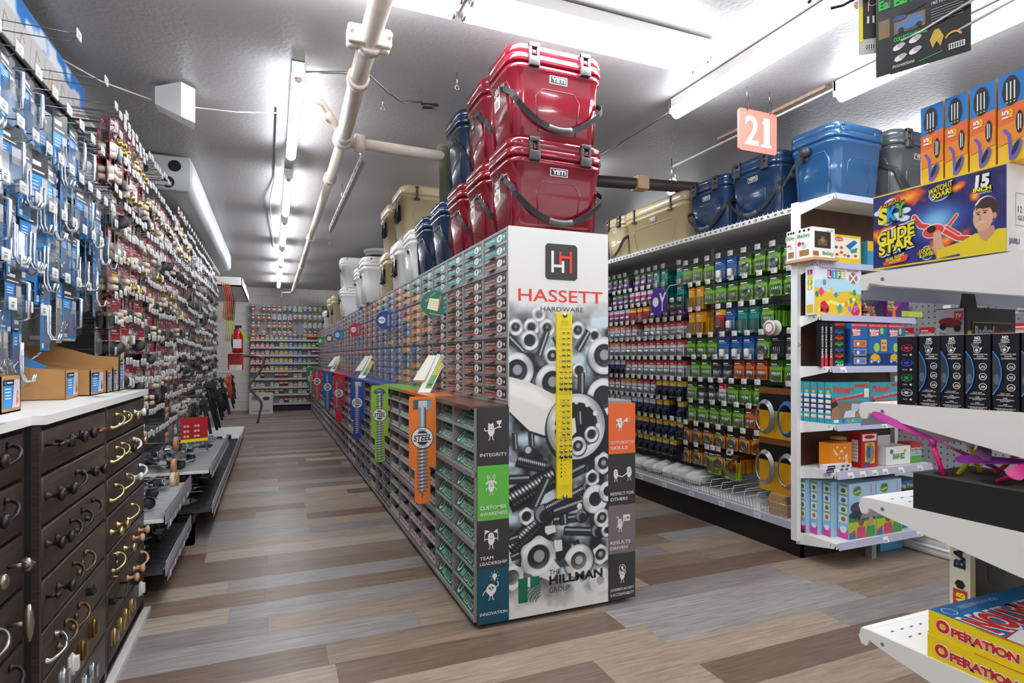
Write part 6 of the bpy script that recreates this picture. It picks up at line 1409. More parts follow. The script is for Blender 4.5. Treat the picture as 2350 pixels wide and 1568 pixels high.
def f(b):
    F = FW(1.0-.0008, GY_1, GZ0)
    ol(b, F, 'RADICAL', W*.07, H*.80, H*.05, W*.17, mat('f0a01c', .4), sk=.22); ol(b, F, 'S', W*.05, H*.60, H*.19, W*.085, YL, sk=.1, o=.003, bold=.05); ol(b, F, 'K', W*.13, H*.62, H*.17, W*.09, mat('1f9ad8', .4), sk=.1, o=.003, bold=.05, L=5); ol(b, F, 'Y', W*.205, H*.66, H*.16, W*.08, mat('62b03a', .4), sk=.1, o=.003, bold=.05, L=5)
    ol(b, F, 'GLIDE', W*.045, H*.32, H*.14, W*.32, YL, sk=.17, o=.004, bold=.06, out=Wm); ol(b, F, 'GLIDE', W*.045, H*.32, H*.14, W*.32, YL, sk=.17, o=.002, bold=.04, L=5)
    ol(b, F, 'STAR', W*.06, H*.18, H*.13, W*.30, YL, sk=.17, o=.004, bold=.06, out=Wm); ol(b, F, 'STAR', W*.06, H*.18, H*.13, W*.30, YL, sk=.17, o=.002, bold=.04, L=5)
    b.poly(F, [(W*.1, H*.02+.001), (W*.09, H*.08), (W*.29, H*.15), (W*.31, H*.12), (W*.29, H*.06)], mat('e0523a', .4), 3); b.text(F, 'DUAL FLIGHT', W*.12, H*.085, H*.035, YL, 5, w=W*.16, sk=.2, bold=.04); b.text(F, 'MODES!', W*.15, H*.045, H*.035, YL, 5, w=W*.1, sk=.2, bold=.04)
    ol(b, F, 'LOOPS', W*.40, H*.12, H*.05, W*.09, YL, sk=.12, L=4); ol(b, F, '& DIVES!', W*.40, H*.065, H*.045, W*.11, YL, sk=.12, L=4)
    ol(b, F, 'WATCH IT', W*.47, H*.83, H*.065, W*.18, YL, sk=.22, L=4); ol(b, F, 'SOAR!', W*.50, H*.76, H*.065, W*.14, YL, sk=.22, L=4)
    ol(b, F, '15', W*.80, H*.79, H*.13, W*.10, WHITE, o=.003, bold=.06, shear=.1); ol(b, F, 'INCH', W*.79, H*.735, H*.045, W*.12, YL, bold=.05); b.text(F, 'WINGSPAN', W*.79, H*.70, H*.025, WHITE, 4, w=W*.12)
    b.build('front_lettering', t, True); b.__init__(); G = FS(1.0, GY_0, GZ0); b.line(G, [(.022, .04), (.022, .088), (.09, .088)], .0006, BLACK, 1); b.line(G, [(.022, .04), (.09, .04)], .0006, BLACK, 1); b.text(G, 'CONT.', .045, .073, .006, BLACK, 1); b.text(G, '12 PCS', .028, .06, .009, BLACK, 1); b.text(G, 'GLIDER', .028, .048, .007, BLACK, 1); b.text(G, 'JARU', .005, .012, .008, PRP, 1, bold=.03)
Wm = WHITE
pr(t, 'lettering', f)
# four tall glider boxes
tall = [(.631, .60), (.60, .568), (.568, .53), (.53, .494)]
for k, (y1, y0) in enumerate([(.640, .604), (.602, .568), (.566, .530), (.528, .490)]):
    t = thing('glider_box', 'tall orange and blue glider box standing in the GLIDE STAR carton, %s from left' % ORD[k], 'box', (1.05, (y0+y1)/2, GZ0))
    z0, z1 = GZ0+GZH+.0005, 1.616+.001*k; x0 = 1.006
    b = MB(); b.box(x0, 1.12, y0, y1-.001, z0, z1, mat('e8a41c', .4)); b.box(x0+.01, 1.11, y0+.004, y1-.008, z1, z1+.004, mat('9a7650', .6)); b.build('box', t, True)
    def f(b):
        F = FW(x0, y1-.001, z0); W = y1-y0-.001; H = z1-z0
        b.rect(F, 0, H*.62, W, H*.38, mat('1878c8', .4), 1); b.poly(F, [(0, H*.4), (0, H*.62), (W, H*.66), (W, H*.4)], mat('ea6a24', .4), 2); b.poly(F, [(0, H*.2), (0, H*.42), (W, H*.46), (W, H*.25)], mat('ee8a20', .4), 3); b.rect(F, 0, 0, W, H*.3, mat('f0c01c', .4), 1)
        b.disc(F, W*.45, H*.8, W*.30, BLACK, 3, 18, H*.17); 
        for q in range(3): b.rect(F, W*(.3+.13*q), H*.70, W*.045, H*.2, WHITE, 4); b.poly(F, [(W*(.28+.13*q), H*.665), (W*(.36+.13*q), H*.665), (W*(.32+.13*q), H*.685)], YL, 4)
        b.text(F, '15', W*.36, H*.50, W*.2, WHITE, 4, w=H*.09, rot=PI/2, bold=.05); b.text(F, 'INCH', W*.52, H*.5, W*.14, YL, 4, w=H*.09, rot=PI/2, bold=.05); b.disc(F, W*.75, H*.42, W*.13, BLACK, 4, 14, H*.13); b.rect(F, W*.70, H*.33, W*.04, H*.18, WHITE, 5); b.rect(F, W*.78, H*.34, W*.03, H*.16, WHITE, 5)
        b.line(F, [(W*.22, H*.38), (W*.4, H*.30), (W*.45, H*.08)], W*.12, mat('6a5ac0', .4), 4); b.disc(F, W*.62, H*.12, W*.16, mat('6a5ac0', .4), 5, 14, H*.12, rot=-.4); b.disc(F, W*.62, H*.14, W*.08, BLACK, 6, 12, H*.08, rot=-.4); b.rect(F, W*.02, H*.02, W*.02, H*.28, WHITE, 5) if k == 0 else None
        if k == 3:
            G = FS(x0, y0, z0); b.rect(G, 0, 0, .11, H, YL, 1); b.rect(G, 0, H*.7, .11, H*.3, mat('1878c8', .4), 2); b.rect(G, .012, H*.42, .05, H*.2, mat('3a8ac0', .4), 2); b.rect(G, .012, H*.06, .05, H*.24, mat('2a5a8a', .4), 2); b.disc(G, .012, H*.36, .006, RED, 3); b.text(G, 'SKY', .02, H*.8, .02, YL, 3)
    pr(t, 'side_print', f)
# black drone boxes
YB = [.673, .640, .6065, .573, .5385, .504, .4695, .44]
for k in range(6):
    y1 = [.675, .6385, .604, .5675, .531, .4945][k]; y0 = y1-.0335
    t = thing('flying_toy_box', 'black hand-controlled flying toy box with blue arc, '+(['leftmost, showing four coloured balls']+[o+' from the left' for o in ORD[1:6]])[k], 'box', (1.0, (y0+y1)/2, 1.118))
    b = MB(); z0, z1 = 1.1175, 1.235; x0 = .972 if 0 else 1.0; b.box(x0, x0+.085, y0, y1, z0, z1, mat('17171d', .3)); b.box(x0, x0+.085, y0, y1, z1, z1+.0008, mat('bdb7b0', .5)); b.build('box', t, True)
    def f(b):
        F = FW(x0, y1, z0); W = y1-y0; H = z1-z0
        if k == 0:
            for q, c in enumerate(('c8c4d8', '3aa04a', '3a4ac0', 'c83a4a')):
                yy = H*(.19+.215*q); cm = mat(c, .4); b.disc(F, W*.5, yy, W*.30, cm, 2, 18, H*.055); b.disc(F, W*.5, yy+.0005, W*.26, mat('17171d', .3), 3, 16, H*.047)
                for a in range(6): b.line(F, [(W*.5, yy), (W*.5+W*.28*math.cos(a*PI/3), yy+H*.05*math.sin(a*PI/3))], .0008, cm, 4)
                b.disc(F, W*.5, yy, W*.11, cm, 4, 12, H*.02); b.rect(F, W*.65, yy-H*.11, W*.11, H*.025, ICOL, 2); b.text(F, ['WHITE', 'GREEN', 'BLUE', 'RED'][q], W*.3, yy-H*.108, H*.018, ICOL, 2, w=W*.22)
            b.rect(F, W*.95, 0, W*.05, H*.05, RED, 2)
        else:
            pts = [(W*.02, H*.22), (W*.25, H*.32), (W*.36, H*.45), (W*.36, H*.55), (W*.25, H*.68), (W*.02, H*.78)]
            b.poly(F, [(0, H*.22)]+pts+[(0, H*.78)], mat('39404a', .15), 2); b.disc(F, W*.16, H*.42, W*.12, mat('5c6670', .3), 3, 12, H*.07); b.line(F, pts, W*.05, mat('2f86dc', .4), 4)
            b.text(F, 'NO', W*.5, H*.935, H*.035, ICOL, 3, w=W*.24, al='c', bold=.06); b.text(F, 'REMOTE', W*.5, H*.91, H*.016, ICOL, 3, w=W*.32, al='c', bold=.03); b.text(F, 'NEEDED', W*.5, H*.885, H*.016, ICOL, 3, w=W*.32, al='c', bold=.03)
            b.disc(F, W*.48, H*.80, W*.15, ICOL, 3, 16, H*.045); b.disc(F, W*.48, H*.80, W*.12, mat('17171d', .3), 4, 16, H*.036); b.disc(F, W*.48, H*.795, W*.07, ICOL, 5, 12, H*.02)
            for q, (dx, l) in enumerate(((-.16, .05), (-.09, .065), (-.01, .06), (.06, .045))): b.line(F, [(W*(.46+dx*.8), H*.82), (W*(.46+dx*1.3), H*(.83+l))], W*.05, ICOL, 4); b.line(F, [(W*(.46+dx*.8), H*.82), (W*(.46+dx*1.3), H*(.828+l))], W*.03, mat('17171d', .3), 5)
            b.line(F, [(W*.6, H*.79), (W*.68, H*.83)], W*.05, ICOL, 4)
            for q, s in enumerate(('OPERATES VIA', 'HAND', 'COMMANDS')): b.text(F, s, W*.62, H*(.73-.027*q), H*.015, ICOL, 3, w=W*(.58 if q == 0 else .28 if q == 1 else .56), al='c', bold=.03)
            for q, s in enumerate(('AI', '360', 'USB')): b.arc(F, W*.72, H*(.58-.13*q), W*.15, 0, 2*PI, .0009, ICOL, 3, 14); b.text(F, s, W*.72, H*(.575-.13*q), H*.018, ICOL, 3, w=W*.16, al='c', bold=.03); b.rect(F, W*.6, H*(.562-.13*q), W*.24, H*.006, ICOL, 3)
            for q, s in enumerate(('NOT FOR', 'OUTDOOR USE', '', 'USB', 'RECHARGEABLE', 'BATTERY', '', '360', 'LIGHT SHOW', '', 'INDESTRUCTIBLE', 'OUTER SHELL')):
                if s: b.text(F, s, W*.5, H*(.235-.019*q), H*.012, ICOL, 3, w=W*.062*len(s)*.9, al='c', bold=.02)
            b.rect(F, W*.96, 0, W*.04, H*.04, RED, 2)
    pr(t, 'side_print', f)
# radical racers box
t = thing('racer_toy_box', 'grey and black wall-climbing car box behind the flying toy boxes', 'box', (1.22, .64, 1.118))
b = MB(); b.box(1.14, 1.284, .645, .696, 1.1175, 1.289, mat('26242a', .4)); b.prism([(.03, .0), (.08, .0), (.072, .028), (.038, .028)], .0, .002, BLACK, FS(1.135, .672, 1.289)); b.build('box', t, True)
b = MB(); G = FW(1.14, .696, 1.1175); b.rect(G, 0, .085, .046, .085, mat('c6c2cc', .4), 1); b.poly(G, [(0, .118), (.046, .085), (.046, .08), (0, .113)], YL, 3); b.poly(G, [(0, .085), (.046, .085), (0, .115)], mat('26242a', .4), 2)
b.disc(G, .024, .145, .020, mat('8a1f28', .3), 3, 16, .009, rot=-.15); b.disc(G, .012, .138, .006, BLACK, 4, 10); b.disc(G, .036, .134, .006, BLACK, 4, 10); b.rect(G, .031, .149, .014, .016, RED, 5); b.text(G, 'TV', .038, .153, .008, WHITE, 6, w=.01, al='c', bold=.03)
b.text(G, 'CLIMBS WALLS!', .006, .122, .007, BLACK, 4, w=.036, bold=.03, shear=.2, sk=-.4); b.text(G, 'DRIVES', .012, .088, .007, ICOL, 4, w=.018, shear=.2); b.text(G, 'ON THE WALL', .003, .074, .009, YL, 4, w=.042, bold=.04, shear=.2); b.build('side_print', t, True)
b = MB(); G = FS(1.14, .645, 1.1175); b.rect(G, 0, 0, .144, .105, mat('a19ea6', .4), 1); b.rect(G, 0, 0, .012, .13, YL, 2); b.rect(G, .014, .112, .12, .034, mat('c8861c', .4), 2); b.rect(G, .016, .114, .116, .030, BLACK, 3)  # grey and red of this face darkened, shade painted into the print
b.text(G, 'Radical', .02, .119, .019, mat('c9c6c2', .4), 4, w=.056, bold=.04); b.text(G, 'Racers', .078, .119, .019, mat('a02a2a', .4), 4, w=.05, bold=.04); b.rect(G, .115, .07, .018, .022, RED, 3); b.text(G, 'TV', .124, .075, .01, WHITE, 4, w=.013, al='c', bold=.03); b.rect(G, .045, .092, .03, .012, ICOL, 3); b.disc(G, .03, .08, .01, mat('8a1f28', .4), 3); b.build('front_print', t, True)
# black foam tray with propeller toys
t = thing('foam_tray', 'black foam display tray with round holes on the third foreground shelf', 'tray', (1.08, .55, .945))
tb, tt = .9455, 1.005; b = MB(); b.box(1.0, 1.16, .40, .648, tb, tt, mat('121214', .75)); b.box(1.0, 1.16, .40, .648, tt, tt+.0006, mat('4f463f', .9, noise=.15, scale=60))
HOL = [(1.035, .615), (1.035, .545), (1.035, .475), (1.105, .60), (1.105, .53), (1.105, .46)]
for x, y in HOL: b.disc(FT(0, 0, tt+.0008), x, y, .02, mat('0a0908', .9), 1, 20)
b.build('foam_block', t, True)
PK, PP, YP, OP = mat('f0147c', .35), mat('b0308a', .3), mat('c8cc20', .35), mat('e8562c', .35)
TR = None
def propeller(label, sx, sy, tx, ty, tz, col, pcol, d, tilt):
    t = thing('propeller_toy', label, 'toy', (sx, sy, tt)); b = MB(); b.tube([(sx, sy, tt+.002), (tx, ty, tz)], .0036, col, 8); b.build('stick', t, True)
    b = MB(); b.tube([(tx, ty, tz-.004), (tx, ty, tz+.008)], .0055, pcol, 10)
    D = Vector(d).normalized(); S = D.cross(Vector((0, 0, 1))).normalized()
    for s in (-1, 1):
        rings = []
        for i, (q, wd) in enumerate(((0, .005), (.02, .006), (.05, .0095), (.085, .010), (.093, .006), (.096, .001))):
            p = Vector((tx, ty, tz+.006))+D*q*s; tw = .5*s; u = S*math.cos(tw)+Vector((0, 0, 1))*math.sin(tw)
            rings.append([tuple(p-u*wd), tuple(p+u*wd), tuple(p+u*wd+Vector((0, 0, .0012))), tuple(p-u*wd+Vector((0, 0, .0012)))])
        b.loft(rings, pcol, False)
    b.build('blade', t, True)
propeller('magenta propeller toy on a hot pink stick, nearest the tray corner', 1.018, .611, 1.010, .623, 1.057, PK, PP, (-.35, .85, .40), 0)
propeller('propeller toy with dark purple hub on a yellow stick', 1.045, .605, 1.06, .572, 1.066, YP, mat('4a2050', .4), (1, .5, .3), 0)
propeller('propeller toy with pale blade on a straight yellow stick', 1.1, .603, 1.09, .612, 1.05, mat('d8b81c', .35), mat('d8a8c4', .3), (.5, -1, -.1), 0)
propeller('propeller toy with purple hub on an orange stick', 1.11, .585, 1.12, .545, 1.058, OP, mat('4a2050', .4), (.9, .7, .1), 0)
propeller('purple ACE propeller toy on a dark red stick', 1.03, .478, 1.028, .492, 1.04, mat('a01c3c', .35), mat('7a2a86', .3), (-.3, 1, -.08), 0)
propeller('hot pink stick of a propeller toy leaning right from the middle hole', 1.038, .545, 1.03, .495, 1.038, PK, mat('c02a7a', .3), (1, .2, .1), 0)
# operation boxes
for k in range(2):
    z0 = .7065+.0385*k; x0 = 1.0+.003*k; t = thing('operation_game', 'yellow and blue board game box marked OPERATION, '+['lower', 'upper with picture lid'][k]+' of the two', 'board game', (1.13, .49, z0))
    b = MB(); b.box(x0, x0+.27, .335, .625, z0, z0+.038, mat('f0d01c', .35)); b.build('box', t, True)
    def f(b):
        F = FW(x0, .625, z0); H = .038; R1 = mat('cf2a2c', .4)
        b.text(F, 'O', .012, .010, .018, WHITE, 2, w=.022, bold=.10); b.text(F, 'O', .0125, .0105, .017, R1, 3, w=.020, bold=.06)
        b.text(F, 'PERATION', .034, .0095, .013, WHITE, 2, w=.094, bold=.10); b.text(F, 'PERATION', .035, .010, .012, R1, 3, w=.092, bold=.05)
        b.text(F, 'BE THE DOCTOR IN', .136, .022, .006, mat('8a3a1c', .4), 2, w=.075, bold=.03); b.text(F, 'THIS CLASSIC GAME', .140, .012, .006, mat('8a3a1c', .4), 2, w=.08, bold=.03)
        b.line(F, [(.07, H-.0005), (.2, H-.0005)], .001, R1, 2)
        if k == 1:
            G = frame((x0, .625, z0+.038), (0, -1, 0), (1, 0, 0))  # right = -Y, up = +X
            G = frame((x0+.27, .625, z0+.038), (-1, 0, 0), (0, -1, 0))
            W, L = .27, .288
            b.rect(G, 0, 0, W, L, mat('1d74b8', .35), 1); b.text(G, 'OPERATION', .02, .045, .05, WHITE, 3, w=W*.92, bold=.10); b.text(G, 'OPERATION', .022, .047, .047, R1, 4, w=W*.90, bold=.05)
            b.text(G, 'FOR A FUN BUZZER!', .12, .012, .009, ICOL, 3, w=.1); b.arc(G, W-.02, .02, .011, 0, 2*PI, .0015, ICOL, 3, 14)
            b.poly(G, [(W, .11), (W*.8, .10), (W*.7, .125), (W*.5, .11), (W*.3, .12), (0, .11), (0, .286), (W, .286)], mat('eceae6', .4), 2); b.line(G, [(W, .108), (W*.8, .098), (W*.7, .123), (W*.5, .108), (W*.3, .118), (0, .108)], .003, R1, 3)
            b.disc(G, W*.5, .21, W*.36, mat('2c1c18', .5), 3, 28, .072); b.disc(G, W*.45, .21, W*.26, mat('b98a60', .5), 4, 24, .06); b.disc(G, W*.55, .22, .014, R1, 5); b.arc(G, W*.5, .24, .12, PI*1.1, PI*1.3, .01, R1, 5)
            b.text(G, 'PRESS MY NOSE', W*.84, .135, .011, R1, 4, w=.11, rot=1.15)
    pr(t, 'printed_sides', f)
t = thing('board_game', 'white upright board game box marked BATT behind the OPERATION boxes', 'board game', (1.2, .69, .706))
b = MB(); b.box(1.185, 1.40, .665, .70, .7065, .90, mat('dcd8cc', .45)); b.build('box', t, True)
def f(b):
    F = FS(1.185, .665, .7065); G = FW(1.185, .70, .7065)
    b.text(G, 'BATT', .026, .10, .018, mat('1c2f4a', .4), 2, w=.075, rot=PI/2, bold=.05); b.disc(G, .018, .07, .009, BLACK, 2, 6); b.text(G, 'GRAB', .026, .015, .014, YL, 3, w=.04, rot=PI/2, bold=.05); b.rect(G, .006, .01, .024, .05, RED, 2)
    b.rect(F, .015, .02, .18, .15, mat('3a3230', .4), 1); b.rect(F, .015, .12, .03, .05, mat('d8642c', .4), 2); b.disc(F, .08, .09, .03, mat('171416', .4), 2)
pr(t, 'printed_sides', f)
# cards hanging at the upper right
t = thing('toy_card', 'black carded model kit with blue car picture and green lettering, top right', 'pack', (.88, .50, 1.88))
# the two long wire prongs come from the right gondola
FC = frame((.93, .640, 1.66), (.30, -.80, 0), (0, 0, 1))
b = MB(); W, H = .105, .18; b.prism([(0, 0), (W, 0), (W, H), (0, H)], -.002, 0, mat('131316', .3), FC); b.build('card', t, True)
b = MB(); GRT = mat('1fc04a', .4)
b.text(FC, 'more', .006, .125, .012, GRT, 2, w=.03, bold=.04); b.text(FC, 'Earth.', .006, .108, .014, GRT, 2, w=.038, bold=.04); b.rect(FC, .006, .062, .042, .024, mat('8a6a4a', .4), 1); b.poly(FC, [(.008, .066), (.012, .076), (.024, .078), (.03, .084), (.04, .084), (.046, .076), (.046, .068), (.03, .064)], mat('4a78b0', .3), 3)
for x in (.016, .04): b.disc(FC, x, .066, .004, BLACK, 4, 10)
b.disc(FC, .014, .086, .010, mat('2a4a9a', .4), 4, 14, .004); b.poly(FC, [(.012, .09), (.016, .1), (.03, .104), (.045, .1), (.05, .094), (.03, .09)], mat('2c2c30', .2), 2)
b.text(FC, '1965 Ford Mustang', .056, .088, .005, ICOL, 2, w=.035)
for q in range(6): b.rect(FC, .056, .08-.004*q, .04, .0012, GREYM, 2); b.rect(FC, .056, .1+.004*q, .042, .0012, GREYM, 2)
b.text(FC, 'COLLECT THEM ALL!', .006, .05, .006, GRT, 2, w=.045, bold=.04)
for x, y in ((.012, .04), (.034, .044), (.014, .022), (.034, .026)): b.disc(FC, x, y, .008, ICOL, 2, 8, .005, rot=.3); b.disc(FC, x+.004, y+.002, .006, mat('b9b9bb', .4), 3, 7, .004)
b.poly(FC, [(.058, .02), (.054, .034), (.06, .048), (.066, .048), (.072, .034), (.068, .02), (.063, .03)], mat('c8a83a', .5), 3); b.arc(FC, .084, .026, .010, .3, PI-.3, .003, mat('e0a02c', .4), 3, 8)
b.rect(FC, .078, .01, .02, .009, ICOL, 2)
for q in range(6): b.rect(FC, .0795+.003*q, .011, .0014, .007, BLACK, 3)
b.text(FC, 'innovations', .004, .008, .006, ICOL, 2, w=.03, shear=.2); b.line(FC, [(.04, .007), (.07, .012)], .0012, GRT, 2); b.build('printed_front', t, True)
t = thing('toy_card', 'second black model kit card tucked behind the first, left edge showing', 'pack', (.90, .56, 1.88)); b = MB(); FC2 = frame((.925, .66, 1.663), (.30, -.80, 0), (0, 0, 1)); b.prism([(0, 0), (W, 0), (W, H), (0, H)], -.002, 0, mat('15151b', .3), FC2); b.build('card', t, True); b = MB(); b.text(FC2, 'more', .004, .125, .012, GRT, 2, w=.03, bold=.04); b.text(FC2, 'Earth.', .004, .108, .014, GRT, 2, w=.038, bold=.04); b.rect(FC2, .004, .06, .04, .03, mat('8a6a4a', .4), 1); b.build('printed_front', t, True)
t = thing('carabiner_card', 'narrow black and yellow carabiner card left of the black model kit cards', 'pack', (.9, .68, 1.7)); FC3 = frame((.915, .683, 1.71), (.55, -.45, 0), (0, 0, 1)); b = MB(); b.prism([(.002, 0), (.034, 0), (.036, .003), (.036, .13), (0, .13), (0, .003)], -.002, 0, mat('c9c3bc', .4), FC3); b.build('card', t, True); b = MB()
b.rect(FC3, .006, .025, .03, .105, mat('2a2826', .3), 1); b.rect(FC3, .001, .02, .005, .06, YL, 2); b.rect(FC3, .010, .006, .018, .01, WHITE, 2)
for q in range(5): b.rect(FC3, .011+.0034*q, .007, .0016, .008, BLACK, 3)
b.arc(FC3, .02, .085, .006, 0, 2*PI, .0015, mat('d8b8a0', .3), 3, 10); b.line(FC3, [(.014, .07), (.014, .085)], .0016, mat('d8b8a0', .3), 3); b.rect(FC3, .012, .05, .003, .012, ICOL, 3); b.rect(FC3, .02, .05, .003, .012, ICOL, 3); b.build('printed_front', t, True)
for k, (p0, p1, p2) in enumerate((((1.02, .33, 1.79), (.945, .60, 1.713), (.935, .625, 1.708)), ((1.03, .33, 1.755), (.95, .60, 1.685), (.94, .625, 1.675)))):
    b = MB(); b.tube([p0, p1, p2], .0022, mat('c9cbcd', .3, .7), 6); tag(b.build('peg_hook'), 'long bright wire prong crossing the black model kit cards, '+('upper' if k == 0 else 'lower'), 'hook')
b = MB(); b.tube([(1.02, .33, 1.86), (.9, .70, 1.80), (.888, .715, 1.80)], .0028, DARKM, 6); b.tube([(1.04, .33, 1.88), (.87, .73, 1.83), (.86, .735, 1.815)], .0028, DARKM, 6); tag(b.build('peg_hook'), 'pair of dark wire prongs at the top edge left of the hanging cards', 'hook')
# ================================================================= LEFT SIDE
LPX = -1.02
t = thing('gondola_shelf', 'left wall pegboard run crowded with hanging hardware', 'shelving', (-1.05, 5, 0))
PEGL = mat('8e8f90', .5)
b = MB(); b.box(LPX-.03, LPX-.002, .8, 9.7, .3, 2.62, PEGL); pegboard(b, FE(LPX, .8, 1.0), 3.6, 1.6, PEGL, hole=.004); pegboard(b, FE(LPX, 4.4, .4), 2.4, 2.1, PEGL, hole=.004); b.build('pegboard', t, True)
b = MB(); b.box(LPX-.002, -.62, 3.26, 4.15, .02, .08, DARKM); b.box(LPX-.002, -.50, 4.2, 9.7, .0, .12, BLACK); b.build('kick_plate', t, True)
# header picture panel above the blue packs
t = thing('header_panel', 'long header picture of sky and garden hooks along the top of the left wall', 'sign', (-.98, 3, 2.47))
FH = FE(-.972, 1.5, 2.455); b = MB(); b.box(-.98, -.973, 1.5, 3.93, 2.455, 2.70, mat('d5d2cd', .4)); b.build('panel', t, True)
P = Pic(2.43, .245, 300, (.83, .82, .80)); n = P.noise(.12, 6)
P.blend((P.Y-.145)/.01, (.90, .93, .96)); P.blend(((n-.5)*8)*(P.Y > .15), (.20, .50, .80)); P.blend((P.X-2.33)/.03*(P.Y > .12), (.15, .45, .78)); P.blend((P.Y-.232)/.006, (.25, .55, .85))
for k in range(14): x = .1+k*.17; P.stroke([(x, .01), (x+.02, .13)], .003, (.55, .52, .5)); P.stroke([(x+.06, .03), (x+.08, .11), (x+.12, .08)], .004, (.35, .32, .3))
for k in range(6): P.stroke([(.3+k*.4, .02), (.31+k*.4, .06)], .02, (.9, .6, .25))
P.blend((.012-P.Y)/.004, (.08, .08, .09)); P.build('header_picture', FH, t, True, 1)
t = thing('header_panel', 'dark blue and black lower header strip on the left wall', 'sign', (-.98, 3, 2.3)); b = MB(); b.box(-1.012, -.995, 1.4, 4.2, 2.31, 2.44, mat('1c2a44', .35)); b.box(-1.013, -.993, 1.4, 4.2, 2.40, 2.455, BLACK); b.build('panel', t, True)
# hooks -------------------------------------------------------------
lhk = peg_hook_kind(.29, .052, 'grey hook'); lstuff = MB(); lhs = MB(); CN = {'h': 0, 'p': 0}
# deep spring-tray hooks of the near section
LK = {}
LD_ = {'blue': ('blue carded steel hook pack', .10, .25, '1d8ad4', '232529', 'hook'), 'bluebr': ('blue carded pack with white bracket', .13, .20, '1d8ad4', '2a2c30', 'handle'), 'bluelong': ('long blue carded hinge strap pack', .085, .32, '2090d8', '1c1e22', 'hook'),
 'clearbolt': ('clear blister pack of zinc bolts', .10, .22, 'b9bcc0', '2090d8', 'bolts'), 'red': ('dark red carded furniture leg cap pack', .085, .15, '8f1e2a', 'a32230', 'caps'), 'redfelt': ('red carded felt pad pack', .10, .17, 'a01f2b', '8f1e2a', 'felt'),
 'redwhite': ('red and white blister of white rubber tips', .075, .13, 'd8cfca', '9c2430', 'white'), 'brass': ('clear pack with brass caster cup', .085, .16, 'a08a88', '8a2430', 'brass'), 'black': ('clear pack with black rubber bumpers', .085, .15, '5a3038', '8f1e2a', 'black'),
 'caster': ('clear blister with a black caster wheel', .11, .16, 'a5a6a8', '6e1b26', 'caster'), 'dark': ('dark carded tool pack', .08, .17, '26282b', '4a4c50', None), 'yellow': ('yellow carded tie-down pack', .07, .17, 'd8a81e', '2a2a2c', 'black'),
 'grey': ('grey clear blister of small chrome parts', .07, .15, '8c8e92', 'c9c9cc', 'bolts'), 'orange': ('orange handled tool pack', .05, .16, 'e0501c', '26282b', 'black'), 'brown': ('brown and white narrow pack of glides', .05, .14, 'b9aaa4', '7a2430', None)}
def lk(k):
    if k not in LK: D = LD_[k]; LK[k] = pack_kind('hardware_pack', D[0], 'pack', *D[1:6], near=k.startswith('blue') or k == 'clearbolt')
    return LK[k], LD_[k]
def hang_left(y, z, key, n, r, sect, L=.29):
    near = y < 4.5
    put_or_absorb(lhk, lhs, near and CN['h'] < 150, (LPX, y, z), PI/2, 'steel prong hook, white price tag, left wall %s row %s' % (r, sect), 'left wall hooks, %s row %s' % (r, sect)); CN['h'] += near
    if not key: return
    kd, D = lk(key)
    for j in range(n):
        x = LPX+.27-j*.045; rz = PI/2+random.uniform(-.3, .3) if n > 1 else PI/2+random.uniform(-.15, .15)
        ind = near and CN['p'] < 260
        put_or_absorb(kd, lstuff, ind, (x, y+random.uniform(-.008, .008), z+.004), rz, '%s, left wall %s row %s' % (D[0], r, sect), 'left wall %s row %s: %s' % (r, sect, D[0])); CN['p'] += ind
random.seed(31)
JZ = [[random.uniform(-.055, .055) for _ in range(14)] for _ in range(12)]
A1 = 'above the counter'
for r, z, y0, y1, st, keys in (('first', 2.47, 2.0, 3.9, .42, [None]), ('second', 2.12, 1.6, 3.3, .16, ['bluebr', 'bluebr', None, 'bluelong']), ('third', 1.90, 1.75, 3.5, .125, ['bluelong', 'bluelong', 'blue', 'clearbolt', 'bluebr', 'blue']),
                        ('fourth', 1.70, 1.75, 3.2, .13, ['blue', 'bluelong', 'clearbolt', 'bluebr', 'blue']), ('fifth', 1.47, 2.0, 3.1, .14, ['blue', 'clearbolt', 'bluebr', None]), ('sixth', 1.33, 1.8, 2.5, .13, ['clearbolt', 'blue', None])):
    y = y0; k = 0
    while y < y1: hang_left(y, z, keys[k % len(keys)], 2 if z > 1.5 else 1, r, A1); y += st; k += 1
# red packs from the counter end onwards
rows_z = [2.47, 2.33, 2.17, 2.0, 1.83, 1.66, 1.49, 1.32, 1.16, 1.0, .85, .71]
KEY = [['brass', 'brass', 'redwhite', None], ['brass', 'red', 'black', 'redfelt', 'red'], ['redwhite', 'redfelt', 'brass', 'black', 'red', 'brown'], ['caster', 'red', 'redfelt', 'redwhite', 'red', 'brown'], ['red', 'brass', 'black', 'brown', 'redfelt'],
       ['brass', 'red', 'redwhite', 'brown', 'yellow'], ['black', 'redfelt', 'red', 'brown', 'yellow'], ['redwhite', 'caster', 'brown', 'red', 'redfelt'], ['caster', 'red', 'brown', 'redwhite'], ['red', 'black', 'brown', 'redfelt'], ['redwhite', 'red', 'brown', 'black'], ['redfelt', 'brown', 'redwhite', 'brown']]
FARK = ['dark', 'grey', 'yellow', 'dark', 'orange', 'grey', 'brown', 'black']
for i, z in enumerate(rows_z):
    y = 3.45 if i < 9 else 3.32; lim = 9.5
    while y < lim:
        far = y > 6.3
        key = random.choice(FARK) if far else random.choice(KEY[i])
        if i == 0 and y > 5.1: y += .09; continue
        if i == 0 and y > 4.3: key = None
        w = LD_[key][1] if key else .08
        if z < .9 and 4.2 < y < 5.2: key = 'redfelt' if y > 5.1 else None
        hang_left(y, z+JZ[i][int((y-3)/.62)]+random.uniform(-.012, .012), key, 2 if y < 4.6 else 1, ORD[i], 'beyond the counter'); y += max(.085, w+.012)
